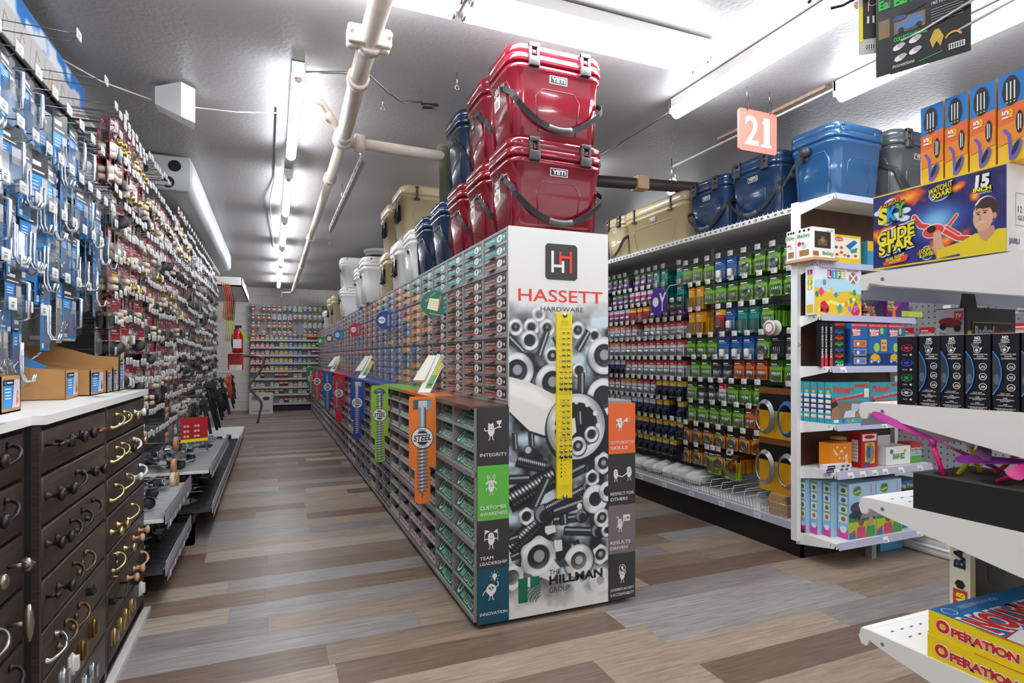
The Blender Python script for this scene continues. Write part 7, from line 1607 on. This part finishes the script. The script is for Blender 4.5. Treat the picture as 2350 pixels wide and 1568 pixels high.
tag(lhs.build('far_hooks', stuff=True), 'the many peg hooks far along the left wall', 'hooks'); tag(lstuff.build('packed_cards', stuff=True), 'the many packs hanging far along the left wall', 'packs')
for y in [5.35+k*.17 for k in range(24)]:
    b = MB(); b.tube([(-.98, y, 2.39), (-.70, y, 2.388), (-.68, y, 2.375)], .003, PEGGREY, 4); b.rbox(-.70, -.69, y-.018, y+.018, 2.375, 2.41, .002, CREAM, seg=1)
    tag(b.build('peg_hook'), 'empty prong hook under the ceiling duct on the left wall', 'hook', 'empty hooks under the duct')
# bungee cords and tools at the far end
for k, (y, c, n) in enumerate(((8.6, 'd8481c', 'orange'), (8.9, '1c1e20', 'black'), (9.2, '2a3a3c', 'dark grey'), (9.0, 'd8c81e', 'yellow'))):
    b = MB()
    for q in range(5): b.tube([(-.62+.02*q, y+.05*q, 2.2-(.35 if k == 3 else 0)), (-.58+.02*q, y+.03+.05*q, 2.0-(.35 if k == 3 else 0)), (-.60+.02*q, y+.02+.05*q, 1.72-(.3 if k == 3 else 0))], .006, mat(c, .6), 5)
    tag(b.build('bungee_cord'), 'bunch of %s elastic cords hanging at the far end of the left wall' % n, 'cord')
t = thing('wall_shelf', 'white overhead shelf box at the far end of the left wall', 'shelf', (-.8, 10.8, 2.3)); b = MB(); b.box(-1.1, -.42, 9.8, 12.6, 2.28, 2.30, mat('c5c6c8', .4)); b.box(-.43, -.42, 9.8, 12.6, 2.28, 2.42, WHITE); b.box(-1.1, -.42, 9.8, 9.82, 2.28, 2.42, WHITE); b.build('shelf', t, True)
b = MB(); b.box(-.6, -.45, 11.8, 12.2, 2.302, 2.55, mat('c98e58', .7)); tag(b.build('cardboard_box'), 'small cardboard box on the overhead shelf at the far left', 'box')
# counter cabinets --------------------------------------------------
DW = bpy.data.materials.new('dark_woodgrain'); DW.use_nodes = True; nt = DW.node_tree
tc = nt.nodes.new('ShaderNodeTexCoord'); mp = nt.nodes.new('ShaderNodeMapping'); mp.inputs['Scale'].default_value = (30, 3, 220); no = nt.nodes.new('ShaderNodeTexNoise'); no.inputs['Scale'].default_value = 1; no.inputs['Detail'].default_value = 4
rp = nt.nodes.new('ShaderNodeValToRGB'); rp.color_ramp.elements[0].color = (*hexc('2c231f'), 1); rp.color_ramp.elements[1].color = (*hexc('473a33'), 1); rp.color_ramp.elements[0].position = .3; rp.color_ramp.elements[1].position = .7
nt.links.new(tc.outputs['Object'], mp.inputs[0]); nt.links.new(mp.outputs[0], no.inputs['Vector']); nt.links.new(no.outputs['Fac'], rp.inputs[0]); nt.links.new(rp.outputs[0], nt.nodes['Principled BSDF'].inputs['Base Color']); nt.nodes['Principled BSDF'].inputs['Roughness'].default_value = .42
CABX = -.555; RZL = [.061, .207, .346, .478, .614, .752, .888, 1.020]
BRZ, COP, NIC, CHR, BRS, WHT, WDN, BLKM = mat('3a3230', .35, .7), mat('8a4f3a', .35, .8), mat('9a9288', .3, .9), mat('c4c6c8', .15, 1), mat('c4b07c', .28, .9), mat('e6e3dc', .3), mat('d2a078', .5), mat('1b1b1d', .4)
def pull(b, k, y, z, x):
    m = {'N': NIC, 'B': BRS, 'W': WHT, 'T': WDN, 'C': CHR}.get(k[-1], BRZ) if k not in ('sqpull2',) else COP
    X = R(PI/2, 'Y')
    if k.startswith('knob'): b.lathe([(.011, 0), (.012, .003), (.006, .008), (.006, .022), (.012, .028), (.017, .034), (.0165, .040), (.010, .044), (0, .045)], m, 14, T(x, y, z) @ X)
    elif k == 'sqknob': b.box(x, x+.02, y-.006, y+.006, z-.006, z+.006, m); b.rbox(x+.018, x+.034, y-.014, y+.014, z-.014, z+.014, .002, m, seg=1)
    elif k == 'tknob': b.tube([(x, y, z), (x+.025, y, z)], .005, m, 8); b.tube([(x+.028, y-.016, z+.006), (x+.028, y, z), (x+.028, y+.016, z-.004)], [.005, .009, .005], m, 8)
    elif k == 'twist' or k == 'tall':
        b.tube([(x, y, z), (x+.035, y, z)], .006, NIC, 8); h = .045 if k == 'tall' else .016
        b.tube([(x+.038, y, z-h), (x+.038, y, z-h*.5), (x+.038, y, z), (x+.038, y, z+h*.5), (x+.038, y, z+h)], [.005, .010, .012, .010, .005], NIC, 9)
        if k == 'twist':
            for q in range(4): b.tube([(x+.03, y-.012+.008*q, z-.014), (x+.05, y-.012+.008*q, z), (x+.03, y-.010+.008*q, z+.014)], .0025, NIC, 5)
    elif k.startswith('sqpull'):
        b.tube([(x, y-.04, z), (x+.034, y-.04, z)], .005, m, 4); b.tube([(x, y+.04, z), (x+.034, y+.04, z)], .005, m, 4); b.tube([(x+.034, y-.046, z-.0), (x+.034, y+.046, z)], .006, m, 4)
    elif k.startswith('arch') or k == 'ornate':
        s = .036; b.tube(smooth([(x, y-s, z-.02), (x+.014, y-s, z-.02), (x+.032, y-s*.5, z-.008), (x+.036, y, z+.002), (x+.03, y+s*.6, z+.014), (x+.014, y+s, z+.022), (x, y+s, z+.022)], 3), smr([.009, .005, .0038, .006, .0038, .005, .009], 3), m if k != 'ornate' else mat('6a5238', .35, .8), 8)
        if k == 'ornate':
            for q in (-1, 0, 1): b.lathe([(0, 0), (.012, .002), (.007, .008), (0, .01)], mat('6a5238', .35, .8), 8, T(x, y+q*.03, z+q*.02) @ X)
    elif k == 'cover': b.add([(x, y-.02, z-.012), (x, y+.02, z-.012), (x, y+.02, z+.014), (x, y-.02, z+.014), (x+.022, y-.02, z-.012), (x+.022, y+.02, z-.012), (x+.012, y+.02, z+.012), (x+.012, y-.02, z+.012)], [(0, 1, 2, 3), (4, 5, 6, 7), (3, 2, 6, 7), (0, 4, 7, 3), (1, 5, 6, 2)], BLKM)
    elif k.startswith('hinge') or k == 'latch':
        m = {'hingeW': WHT, 'hingeB': BRS, 'hinge': ZINC, 'hingeV': BLKM, 'latch': mat('8a6a34', .35, .8)}[k]; b.box(x, x+.004, y-.02, y+.02, z-.028, z+.028, m); b.tube([(x+.008, y, z-.03), (x+.008, y, z+.03)], .005, m, 7); b.box(x+.004, x+.02, y-.003, y+.018, z-.02, z+.02, m)
    elif k == 'pullK': b.tube([(x, y-.03, z-.02), (x+.03, y-.02, z-.02), (x+.03, y+.02, z+.02), (x, y+.03, z+.02)], .0045, BLKM, 6)
    elif k == 'chain':
        for q in range(6): b.tube([(x+.02, y, z-.04+.014*q), (x+.022, y+.003, z-.03+.014*q)], .0045, BRS if q % 2 else BLKM, 6)
        b.tube([(x, y, z+.04), (x+.024, y, z+.04)], .004, BRS, 6); b.tube([(x, y, z-.045), (x+.024, y, z-.045)], .004, BRS, 6)
    elif k == 'chain2': b.tube([(x, y, z+.05), (x+.02, y, z+.04), (x+.016, y, z), (x+.02, y, z-.04), (x, y, z-.05)], [.005, .004, .007, .004, .005], mat('6a5238', .35, .8), 6)
PN = {'knob': 'knob', 'sqkn': 'knob', 'tkno': 'knob', 'twis': 'knob', 'tall': 'knob', 'hing': 'hinge', 'latc': 'latch', 'cove': 'edge_pull', 'chai': 'bead_pull'}
HW = [[('knob', 1.623, .968), ('arch', 1.709, .966), ('knob', 1.628, .833), ('arch', 1.697, .836), ('twist', 1.747, .698), ('knobN', 1.617, .703), ('tall', 1.754, .554), ('archN', 1.639, .553), ('arch', 1.722, .428), ('knob', 1.53, .96), ('knob', 1.53, .83), ('knobN', 1.55, .689), ('knobN', 1.53, .558)],
 [('sqpull', 1.935, .967), ('sqknob', 2.018, .958), ('knob', 2.106, .96), ('knob', 2.2, .96), ('sqpull2', 2.314, .957), ('knob', 1.90, .831), ('knob', 2.004, .826), ('arch', 2.116, .826), ('knob', 2.22, .835), ('knob', 2.327, .825), ('knob', 1.90, .703), ('knob', 1.978, .697), ('arch', 2.068, .690), ('arch', 2.178, .693), ('arch', 2.29, .70), ('knob', 1.986, .557), ('arch', 2.087, .555), ('tknob', 1.90, .563), ('ornate', 2.21, .552), ('ornate', 2.022, .41), ('ornate', 2.147, .41), ('archC', 1.93, .415), ('cover', 1.904, .31), ('hinge', 2.013, .285), ('latch', 2.189, .285), ('hingeW', 2.097, .285), ('latch', 2.314, .30), ('cover', 2.279, .44), ('cover', 2.35, .21), ('hinge', 2.222, .16), ('hinge', 2.302, .16)],
 [('archB', 2.60, .958), ('archB', 2.723, .957), ('knobW', 2.968, .96), ('knobB', 2.85, .956), ('archB', 2.60, .831), ('archB', 2.69, .834), ('knob', 2.78, .826), ('archW', 2.907, .825), ('knobB', 3.0, .832), ('archB', 2.589, .69), ('archB', 2.774, .695), ('archW', 3.03, .69), ('knobW', 2.907, .69), ('knobB', 2.66, .552), ('archB', 2.867, .55), ('knobB', 2.56, .551), ('knobT', 3.05, .423), ('knobT', 2.94, .42), ('archB', 2.62, .42), ('knobB', 2.774, .426), ('archT', 3.06, .288), ('knobT', 2.95, .284), ('knobT', 2.83, .286), ('cover', 2.56, .30), ('pullK', 2.686, .288), ('cover', 2.96, .23), ('hingeW', 3.08, .15), ('hingeB', 2.774, .15), ('hingeB', 2.686, .15), ('hingeB', 2.59, .15), ('hingeB', 2.88, .15), ('chain', 2.56, .43)]]
for ci, (y0, y1, x) in enumerate(((1.22, 1.86, CABX-.03), (1.863, 2.513, CABX), (2.517, 3.195, CABX))):
    t = thing('display_cabinet', 'dark wood drawer cabinet showing sample knobs and handles, '+['left one cut by the photo edge', 'middle one with bronze and black pulls', 'right one with brass and white pulls'][ci], 'cabinet', (-.75, (y0+y1)/2, 0))
    b = MB(); b.box(-1.0, x-.02, y0, y1, 0, 1.022, mat('231c19', .5)); b.box(x-.02, x-.003, y0, y0+.014, 0, 1.022, DW); b.box(x-.02, x-.003, y1-.014, y1, 0, 1.022, DW); b.build('carcass', t, True)
    for r in range(7):
        za, zb = RZL[r]+.005, RZL[r+1]-.005
        if r == 6: zb = 1.006
        b = MB(); b.rbox(x-.018, x, y0+.017, y1-.017, za, zb, .003, DW, seg=1); d = b.build('drawer', t, True)
        for k, y, z in HW[ci]:
            if za <= z <= zb and y0 < y < y1:
                b = MB(); pull(b, k, y, z, x+.0005); o = b.build(PN.get(k[:4], 'handle')); o.data.transform(t.matrix_basis.inverted()); o.parent = d
    b = MB(); b.box(-1.005, x+.012, y0-.002, y1+.002+(.02 if ci == 2 else 0), 1.024, 1.048, CREAM); tag(b.build('countertop'), 'cream countertop slab on the dark drawer cabinets, '+['left', 'middle', 'right'][ci]+' section', 'countertop')
b = MB(); b.box(-.56, -.53, 1.2, 3.2, 0, .02, mat('cfcbc4', .5)); tag(b.build('floor_trim'), 'pale trim strip along the foot of the dark drawer cabinets', 'trim')
for k, (x0, y0) in enumerate(((-.63, 1.6), (-.64, 2.62), (-.64, 2.95), (-.62, 3.1))):
    b = MB(); b.rect(FT(x0, y0, 1.0484), 0, 0, .06, .1, mat('cfcfd2', .3), 1); b.rect(FT(x0, y0, 1.0484), .01, .01, .02, .08, GREYM, 2); tag(b.build('shelf_label'), 'printed price label strip on the cream counter, '+ORD[k]+' from the left', 'label')
# cardboard bins
CBM = mat('b98a55', .75, noise=.05, scale=30); CBI = mat('a87a48', .8)
def card_bin(label, x0, x1, y0, y1, hb, hf, pic, rz=0):
    t = thing('cardboard_bin', label, 'box', ((x0+x1)/2, (y0+y1)/2, 1.0485)); z = 1.0485; e = .004
    b = MB(); M = T((x0+x1)/2, (y0+y1)/2, 0) @ R(rz) @ T(-(x0+x1)/2, -(y0+y1)/2, 0)
    for a, c in ((y0, y0+e), (y1-e, y1)): b.prism([(x0, z), (x1, z), (x1, z+hf), (x1-(x1-x0)*.35, z+hf+.01), (x0+(x1-x0)*.3, z+hb), (x0, z+hb)], a, c, CBM, M @ Matrix(((1, 0, 0, 0), (0, 0, 1, 0), (0, 1, 0, 0), (0, 0, 0, 1))))
    b.box(x1-e, x1, y0, y1, z, z+hf, CBM, M); b.box(x0, x0+e, y0, y1, z, z+hb, CBM, M); b.box(x0, x1, y0, y1, z, z+e, CBI, M); b.build('box', t, True)
    if pic:
        F = M @ FE(x1+.0005, y0+.012, z+.012); W = y1-y0-.024; H = hf-.022; b = MB()
        b.rect(F, 0, 0, W, H, mat('1f8ed8', .4), 1); b.rect(F, 0, H*.8, W, H*.2, mat('26282c', .4), 2); b.rect(F, W*.06, H*.84, W*.1, H*.11, mat('1f8ed8', .4), 3); b.rect(F, W*.2, H*.87, W*.35, H*.05, ICOL, 3)
        b.poly(F, [(W*.5, 0), (W, 0), (W, H), (W*.65, H)], mat('c9c4c6', .4), 3); b.line(F, [(W*.8, H*.1), (W*.85, H*.6)], W*.06, mat(pic, .4), 4); b.disc(F, W*.85, H*.25, W*.08, mat(pic, .4), 4, 10)
        for q in range(4): b.rect(F, W*.08, H*(.66-.11*q), W*.36, H*.04, ICOL, 3)
        b.build('printed_label', t, True)
    return t
card_bin('large open cardboard bin nearest the camera with a blue printed label', -.985, -.68, 2.50, 2.68, .155, .105, 'c03a4a', .06)
card_bin('cardboard bin second from the left with a wide blue label', -.985, -.655, 2.73, 2.92, .14, .10, '2c3a5c')
card_bin('narrow cardboard bin with small blue label, third from the left', -.96, -.645, 2.93, 3.00, .125, .095, 'd8642c')
card_bin('cardboard bin with a blue label showing a red ring, fourth from left', -.96, -.64, 3.01, 3.09, .13, .105, 'c8283c')
card_bin('tallest cardboard bin at the far end of the counter', -.985, -.635, 3.10, 3.19, .20, .15, 'b8405a')
card_bin('dark printed open bin at the left photo edge with orange spool picture', -.95, -.66, 1.93, 2.06, .11, .10, 'e0782c')
b = MB(); M = T(-.82, 2.60, 1.19) @ R(.5) @ R(.5, 'Y'); b.box(-.06, .06, -.02, .02, -.002, .002, BLACK, M); b.box(-.05, .05, -.035, -.021, -.03, .02, mat('1f8ed8', .4), M); b.tube([(0, 0, 0), (.02, 0, .06)], .006, ZINC, 8, M); b.tube([(.05, -.02, -.04), (.05, .02, -.04)], .04, mat('2c2c2e', .5), 14, M); b.v = [(x, y, z-.015) for x, y, z in b.v]; tag(b.build('caster_wheel'), 'black caster wheel on a blue card lying in the first cardboard bin', 'caster')
b = MB(); product(b, 'bolts', .16, .2); b.loft([[(-.05, -.03, -.19), (.05, -.03, -.19), (.05, .01, -.19), (-.05, .01, -.19)], [(-.05, -.03, -.09), (.05, -.03, -.09), (.05, .01, -.09), (-.05, .01, -.09)]], CLEAR, False); b.v = [tuple((T(-.735, 2.16, 1.315) @ R(PI/2)) @ Vector(v)) for v in b.v]; b.tube([(-.735, 2.16, 1.23), (-.74, 2.16, 1.34)], .0015, ZINC, 4); tag(b.build('bolt_pack'), 'clear pack of zinc bolts dangling in front of the nearest cardboard bin', 'pack')
b = MB(); b.rbox(-.94, -.82, 3.02, 3.18, 1.27, 1.29, .004, mat('dcd9d6', .4), R(0)); tag(b.build('white_pack'), 'white and blue pack lying on the backs of the cardboard bins', 'pack')
# lower shelves with wire decks beyond the cabinets -----------------
def deck(label, x1, y0, y1, z, dep, white, n, seed):
    t = thing('wire_deck_shelf', label, 'shelf', (x1-.2, (y0+y1)/2, z)); m = WHITE if white else mat('55575a', .4, .6)
    b = MB(); b.box(x1-dep, x1-.01, y0, y1, z-.02, z-.008, m); b.build('deck', t, True)
    b = MB()
    for k in range(int((y1-y0)/.03)): y = y0+.015+k*.03; b.tube([(x1-dep, y, z), (x1-.005, y, z), (x1, y, z+.035)], .002, STEEL, 4)
    b.tube([(x1, y0, z+.035), (x1, y1, z+.035)], .0035, STEEL, 5); b.tube([(x1-.01, y0, z+.003), (x1-.01, y1, z+.003)], .003, STEEL, 5); b.build('wire_grid', t, True)
    b = MB(); b.box(x1-.002, x1+.004, y0, y1, z-.03, z+.028, mat('a9a8b0', .3)); b.add([(x1+.005, y0+.01, z-.06), (x1+.005, y1, z-.06), (x1+.009, y1, z-.02), (x1+.009, y0+.01, z-.02)], [(0, 1, 2, 3)], mat('c3c4d8', .2))
    for k in range(int((y1-y0)/.16)): b.box(x1+.0095, x1+.010, y0+.06+k*.16, y0+.1+k*.16, z-.055, z-.025, WHITE)
    b.build('price_strip', t, True)
    rnd = random.Random(seed)
    for k in range(n):
        y = y0+.05+(y1-y0-.12)*(k+.5)/n; x = x1-dep*rnd.uniform(.2, .75); q = rnd.choice((0, 1, 2, 3)); b = MB(); M = T(x, y, z+.035) @ R(rnd.uniform(0, 3)) @ R(rnd.uniform(-.5, .5), 'X')
        if q == 0: b.box(-.05, .05, -.02, .02, -.002, .002, ZINC, M); b.box(-.05, -.046, -.02, .02, 0, .035, ZINC, M); nm, lb = 'angle_bracket', 'small galvanised steel bracket'
        elif q == 1: b.tube([(-.014, 0, 0), (.014, 0, 0)], .03, mat('2b2b2e', .5), 14, M); b.box(-.02, .02, -.025, .025, .028, .033, ZINC, M); nm, lb = 'caster_wheel', 'black swivel caster wheel'
        elif q == 2: b.box(-.04, .04, -.03, .03, -.003, .0, ZINC, M); b.tube([(-.02, 0, 0), (-.02, 0, .03), (.03, .01, .03)], .004, ZINC, 5, M); nm, lb = 'latch_plate', 'zinc latch plate'
        else: b.box(-.045, .045, -.03, .03, -.004, .004, mat(rnd.choice(('c9cacc', '2a2c30', '8a8c90')), .3, .3), M); b.box(-.03, .03, -.02, .02, .004, .012, CLEAR, M); nm, lb = 'flat_pack', 'flat carded hardware pack'
        tag(b.build(nm), '%s lying on the %s' % (lb, label.split(' with ')[0]), 'hardware', 'loose %ss on the %s' % (nm.replace('_', ' '), label.split(' with ')[0]))
deck('upper wire shelf right after the dark cabinets with loose hardware', -.475, 3.24, 4.17, .42, .50, True, 34, 1)
deck('lower wire shelf right after the dark cabinets with loose hardware', -.475, 3.24, 4.17, .17, .50, False, 34, 2)
deck('upper white wire shelf of the farther bay with brackets', -.372, 4.28, 5.9, .46, .55, True, 50, 3)
deck('lower wire shelf of the farther bay with brackets', -.362, 4.28, 7.9, .205, .55, False, 80, 4)
b = MB(); b.box(-.98, -.46, 4.20, 4.27, .0, .14, BLACK); b.box(-.55, -.46, 4.2, 4.27, .0, .18, BLACK); tag(b.build('floor_bracket'), 'black metal foot under the farther wire shelves on the left', 'foot')
b = MB(); b.box(-.98, -.38, 7.92, 9.7, .13, .15, WHITE); b.box(-.385, -.37, 7.92, 9.7, .10, .16, mat('b7b8cb', .25)); tag(b.build('base_deck'), 'white bottom shelf at the far end of the left wall run', 'shelf')
t = thing('felt_pack', 'red card of round felt pads hanging above the upper white wire shelf', 'pack', (-.46, 4.55, .62)); b = MB(); M = T(-.50, 4.6, .78) @ R(.5)
b.box(-.09, .09, 0, .003, -.17, 0, mat('b3262c', .4), M); b.box(-.09, .09, -.001, 0, -.17, -.15, YL, M)
for i in range(4):
    for j in range(3): b.disc(M @ FS(0, -.002, 0), -.065+.02*i+(.03 if i > 1 else 0), -.06-.035*j, .009, mat('cdb9a3', .8), 2, 10)
b.build('card', t, True)
for k, (y, z) in enumerate(((3.33, .66), (3.40, .76), (3.30, .60), (3.42, .58))):
    b = MB(); b.lathe([(0, 0), (.034, 0), (.036, .004), (.036, .02), (.012, .021), (.012, .012), (0, .012)], [mat('b58a5c', .5), mat('a87848', .5), mat('d8c8b0', .3), mat('b58a5c', .5)][k], 18, T(-.46, y-.03, z) @ R(PI/2, 'Y') @ R(.3)); b.tube([(LPX-.002, y-.03, z+.008), (-.45, y-.03, z+.008)], .003, PEGGREY, 4); tag(b.build('wood_washer'), 'round %s furniture cup hanging beside the white knobs, %s' % (['tan wooden', 'brown wooden', 'clear', 'light wooden'][k], ORD[k]+' of four'), 'cup')
# black tools cluster near far floor
for k in range(26):
    rnd = random.Random(k+50); y = 5.3+k*.15; z = rnd.uniform(.75, 1.0); b = MB(); c = 'd8481c' if 17 < k < 21 else rnd.choice(('1c1d1f', '1c1d1f', '2a2c30', '3a3c40', '26282a'))
    b.tube([(-.52, y, z), (-.50, y+.02, z-.12), (-.47, y-.02, z-.25)], [.010, .016, .012], mat(c, .5), 6); b.box(-.54, -.48, y-.025, y+.025, z-.06, z-.02, mat(c, .4)); b.tube([(-.98, y, z+.02), (-.5, y, z+.01)], .003, PEGGREY, 4)
    tag(b.build('strap_tool'), 'black or orange handled strap tool hanging low on the far left wall', 'tool', 'strap tools low on the far left wall')
# fire extinguisher, cart, box
t = thing('fire_extinguisher', 'red fire extinguisher with green tag at the end of the left run', 'extinguisher', (-.50, 10.1, 1.25)); b = MB()
RE = mat('c0141c', .25); b.lathe([(0, 1.26), (.075, 1.27), (.08, 1.30), (.08, 1.55), (.05, 1.61), (.02, 1.63), (.02, 1.66), (0, 1.66)], RE, 18, T(-.5, 10.1, 0)); b.build('cylinder', t, True)
b = MB(); b.box(-.56, -.44, 10.015, 10.02, 1.34, 1.48, WHITE); b.build('label_plate', t, True); b = MB(); b.box(-.54, -.44, 10.08, 10.12, 1.66, 1.70, BLACK); b.tube([(-.52, 10.08, 1.66), (-.58, 10.05, 1.5), (-.57, 10.03, 1.35)], .012, BLACK, 6); b.build('valve', t, True)
b = MB(); b.add([(-.46, 10.0, 1.62), (-.43, 10.0, 1.62), (-.33, 10.0, 1.44), (-.37, 10.0, 1.43)], [(0, 1, 2, 3)], mat('8fe01c', .5)); b.build('tag', t, True)
b = MB(); b.box(-.64, -.42, 10.14, 10.2, 1.0, 1.25, RE); b.box(-.62, -.44, 10.13, 10.14, 1.0, 1.08, WHITE); b.box(-.62, -.44, 10.0, 10.2, 1.24, 1.255, RE); tag(b.build('wall_bracket'), 'red cabinet plate below the fire extinguisher', 'bracket')
b = MB(); b.tube(smooth([(-.5, 11.5, 1.22), (-.22, 11.5, 1.22), (-.14, 11.5, 1.15), (-.18, 11.5, .98), (-.34, 11.5, .75), (-.36, 11.5, .62), (-.18, 11.5, .38), (-.20, 11.5, .2), (-.24, 11.5, .002)], 3), .022, mat('77736e', .35, .7), 8); tag(b.build('cart_handle'), 'grey tubular cart frame at the end of the left aisle', 'cart')
t = carton('carton', 'white printed grill carton on the floor by the back wall', 'box', -.44, .02, 13.3, 13.6, .003, .44, 'd9d6d2'); pr(t, 'front_print', lambda b: (b.disc(FS(-.44, 13.3, 0), .33, .33, .07, mat('3a3a3c', .5), 1, 16, .04), b.rect(FS(-.44, 13.3, 0), .05, .3, .12, .09, mat('8a8886', .5), 1), b.rect(FS(-.44, 13.3, 0), .06, .06, .34, .02, GREYM, 1)))
# back wall run -------------------------------------------------------
BY = 14.05
t = thing('gondola_shelf', 'shelving on the back wall with nine shelves of small boxes', 'shelving', (.4, 14.2, 0))
b = MB(); b.box(-.45, 1.34, BY+.16, BY+.2, .1, 2.38, mat('b4b5b8', .5)); b.build('pegboard', t, True)
b = MB(); b.box(-.02, 1.34, BY-.05, BY+.1, 0, .10, BLACK); b.build('kick_plate', t, True)
for x in (-.46, .80): b = MB(); b.box(x, x+.02, BY+.10, BY+.2, 0, 2.4, mat('8a8b8e', .4)); b.build('upright', t, True)
SZ_ = [1.59, 1.424, 1.249, 1.073, .898, .723, .538, .372, .167]
for z in SZ_:
    b = MB(); b.box(-.44, 1.34, BY-.02, BY+.16, z-.015, z, WHITE); b.box(-.44, 1.34, BY-.03, BY-.02, z-.035, z+.01, mat('c9cade', .2)); b.build('shelf', t, True)
PCS = [['d8541c', '2c1c18', 'e8e2d8'], ['e8a01c', '2f8a4a', 'd8d0c0'], ['2c6ab8', '1c3a6a', 'e0c02c'], ['2a62b0', '3a8ad8', 'd8d8d8'], ['6ab02c', '2c5a1c', 'd8d8c0'], ['2c9a7a', 'e8a82c', 'f0e8d8'], ['a81c24', 'e8b01c', '2a2a2c'], ['e8e2da', '8a3a1c', 'b8b8b8']]
bxk = []
for c in PCS:
    b = MB(); b.box(-.045, .045, 0, .1, 0, .105, mat(c[0], .4)); F = FS(-.045, -.0005, 0); b.rect(F, 0, .07, .09, .035, mat(c[1], .4), 1); b.rect(F, .01, .02, .07, .035, mat(c[2], .4), 1); b.rect(F, .02, .08, .05, .012, ICOL, 2); bxk.append(Kind(tag(b.build('hardware_box'), 'x', 'box')))
rnd = random.Random(4)
CNM = ['orange and black', 'amber and green', 'blue and yellow', 'light blue', 'green', 'teal and amber', 'red and yellow', 'white and brown']
for si, z in enumerate(SZ_):
    x = -.39
    while x < 1.28:
        f = (x+.4)/1.2; k = min(7, max(0, int(f*6.5+rnd.uniform(-.8, .8)))) if si < 5 else rnd.choice((5, 5, 1, 6, 6, 0, 7))
        k = [0, 0, 5, 1, 3, 2, 4, 6][k] if si < 5 else k
        if rnd.random() > (.06 if si < 5 else .3): bxk[k].put((x, BY+.0, z+.001), 0, '%s small hardware box on the %s shelf of the back wall' % (CNM[k], ORD[si]), 'boxes on the %s back wall shelf: %s' % (ORD[si], CNM[k]))
        x += .098
pk = {}
for i, (c, tp, n) in enumerate((('d8541c', '26201c', 'orange and black'), ('3a72c0', 'e0e0e0', 'blue and white'), ('e8e6e2', 'c9c9c9', 'white'), ('6aa82c', 'e8e8e8', 'green and white'), ('e8b01c', 'c8281c', 'yellow and red'), ('b81c2c', 'e8e8e8', 'red and white'))):
    b = MB(); b.box(-.04, .04, -.002, .0, -.10, 0, mat(c, .4)); b.box(-.04, .04, -.003, -.001, -.03, .005, mat(tp, .4)); b.box(-.025, .025, -.02, -.002, -.08, -.04, mat('d8d8da', .2)); b.tube([(0, .14, .0), (0, -.03, 0)], .003, STEEL, 4); b.box(-.02, .02, -.035, -.03, -.012, .02, WHITE); pk[i] = (Kind(tag(b.build('small_pack'), 'x', 'pack')), n)
for r, z in enumerate((2.33, 2.14, 1.96, 1.77)):
    x = -.38
    while x < 1.30:
        i = [[0, 0, 4, 1, 2, 1, 3, 4], [0, 0, 2, 2, 5, 3, 3, 4], [4, 4, 4, 4, 2, 2, 2, 2], [4, 5, 5, 5, 4, 4, 0, 0]][r][min(7, int((x+.4)/1.7*8))]
        if rnd.random() > .1 and not (r == 2 and .45 < x < .7): pk[i][0].put((x, BY, z), 0, '%s pack in the %s peg row of the back wall' % (pk[i][1], ORD[r]), 'back wall packs, %s row: %s' % (ORD[r], pk[i][1]))
        x += .108
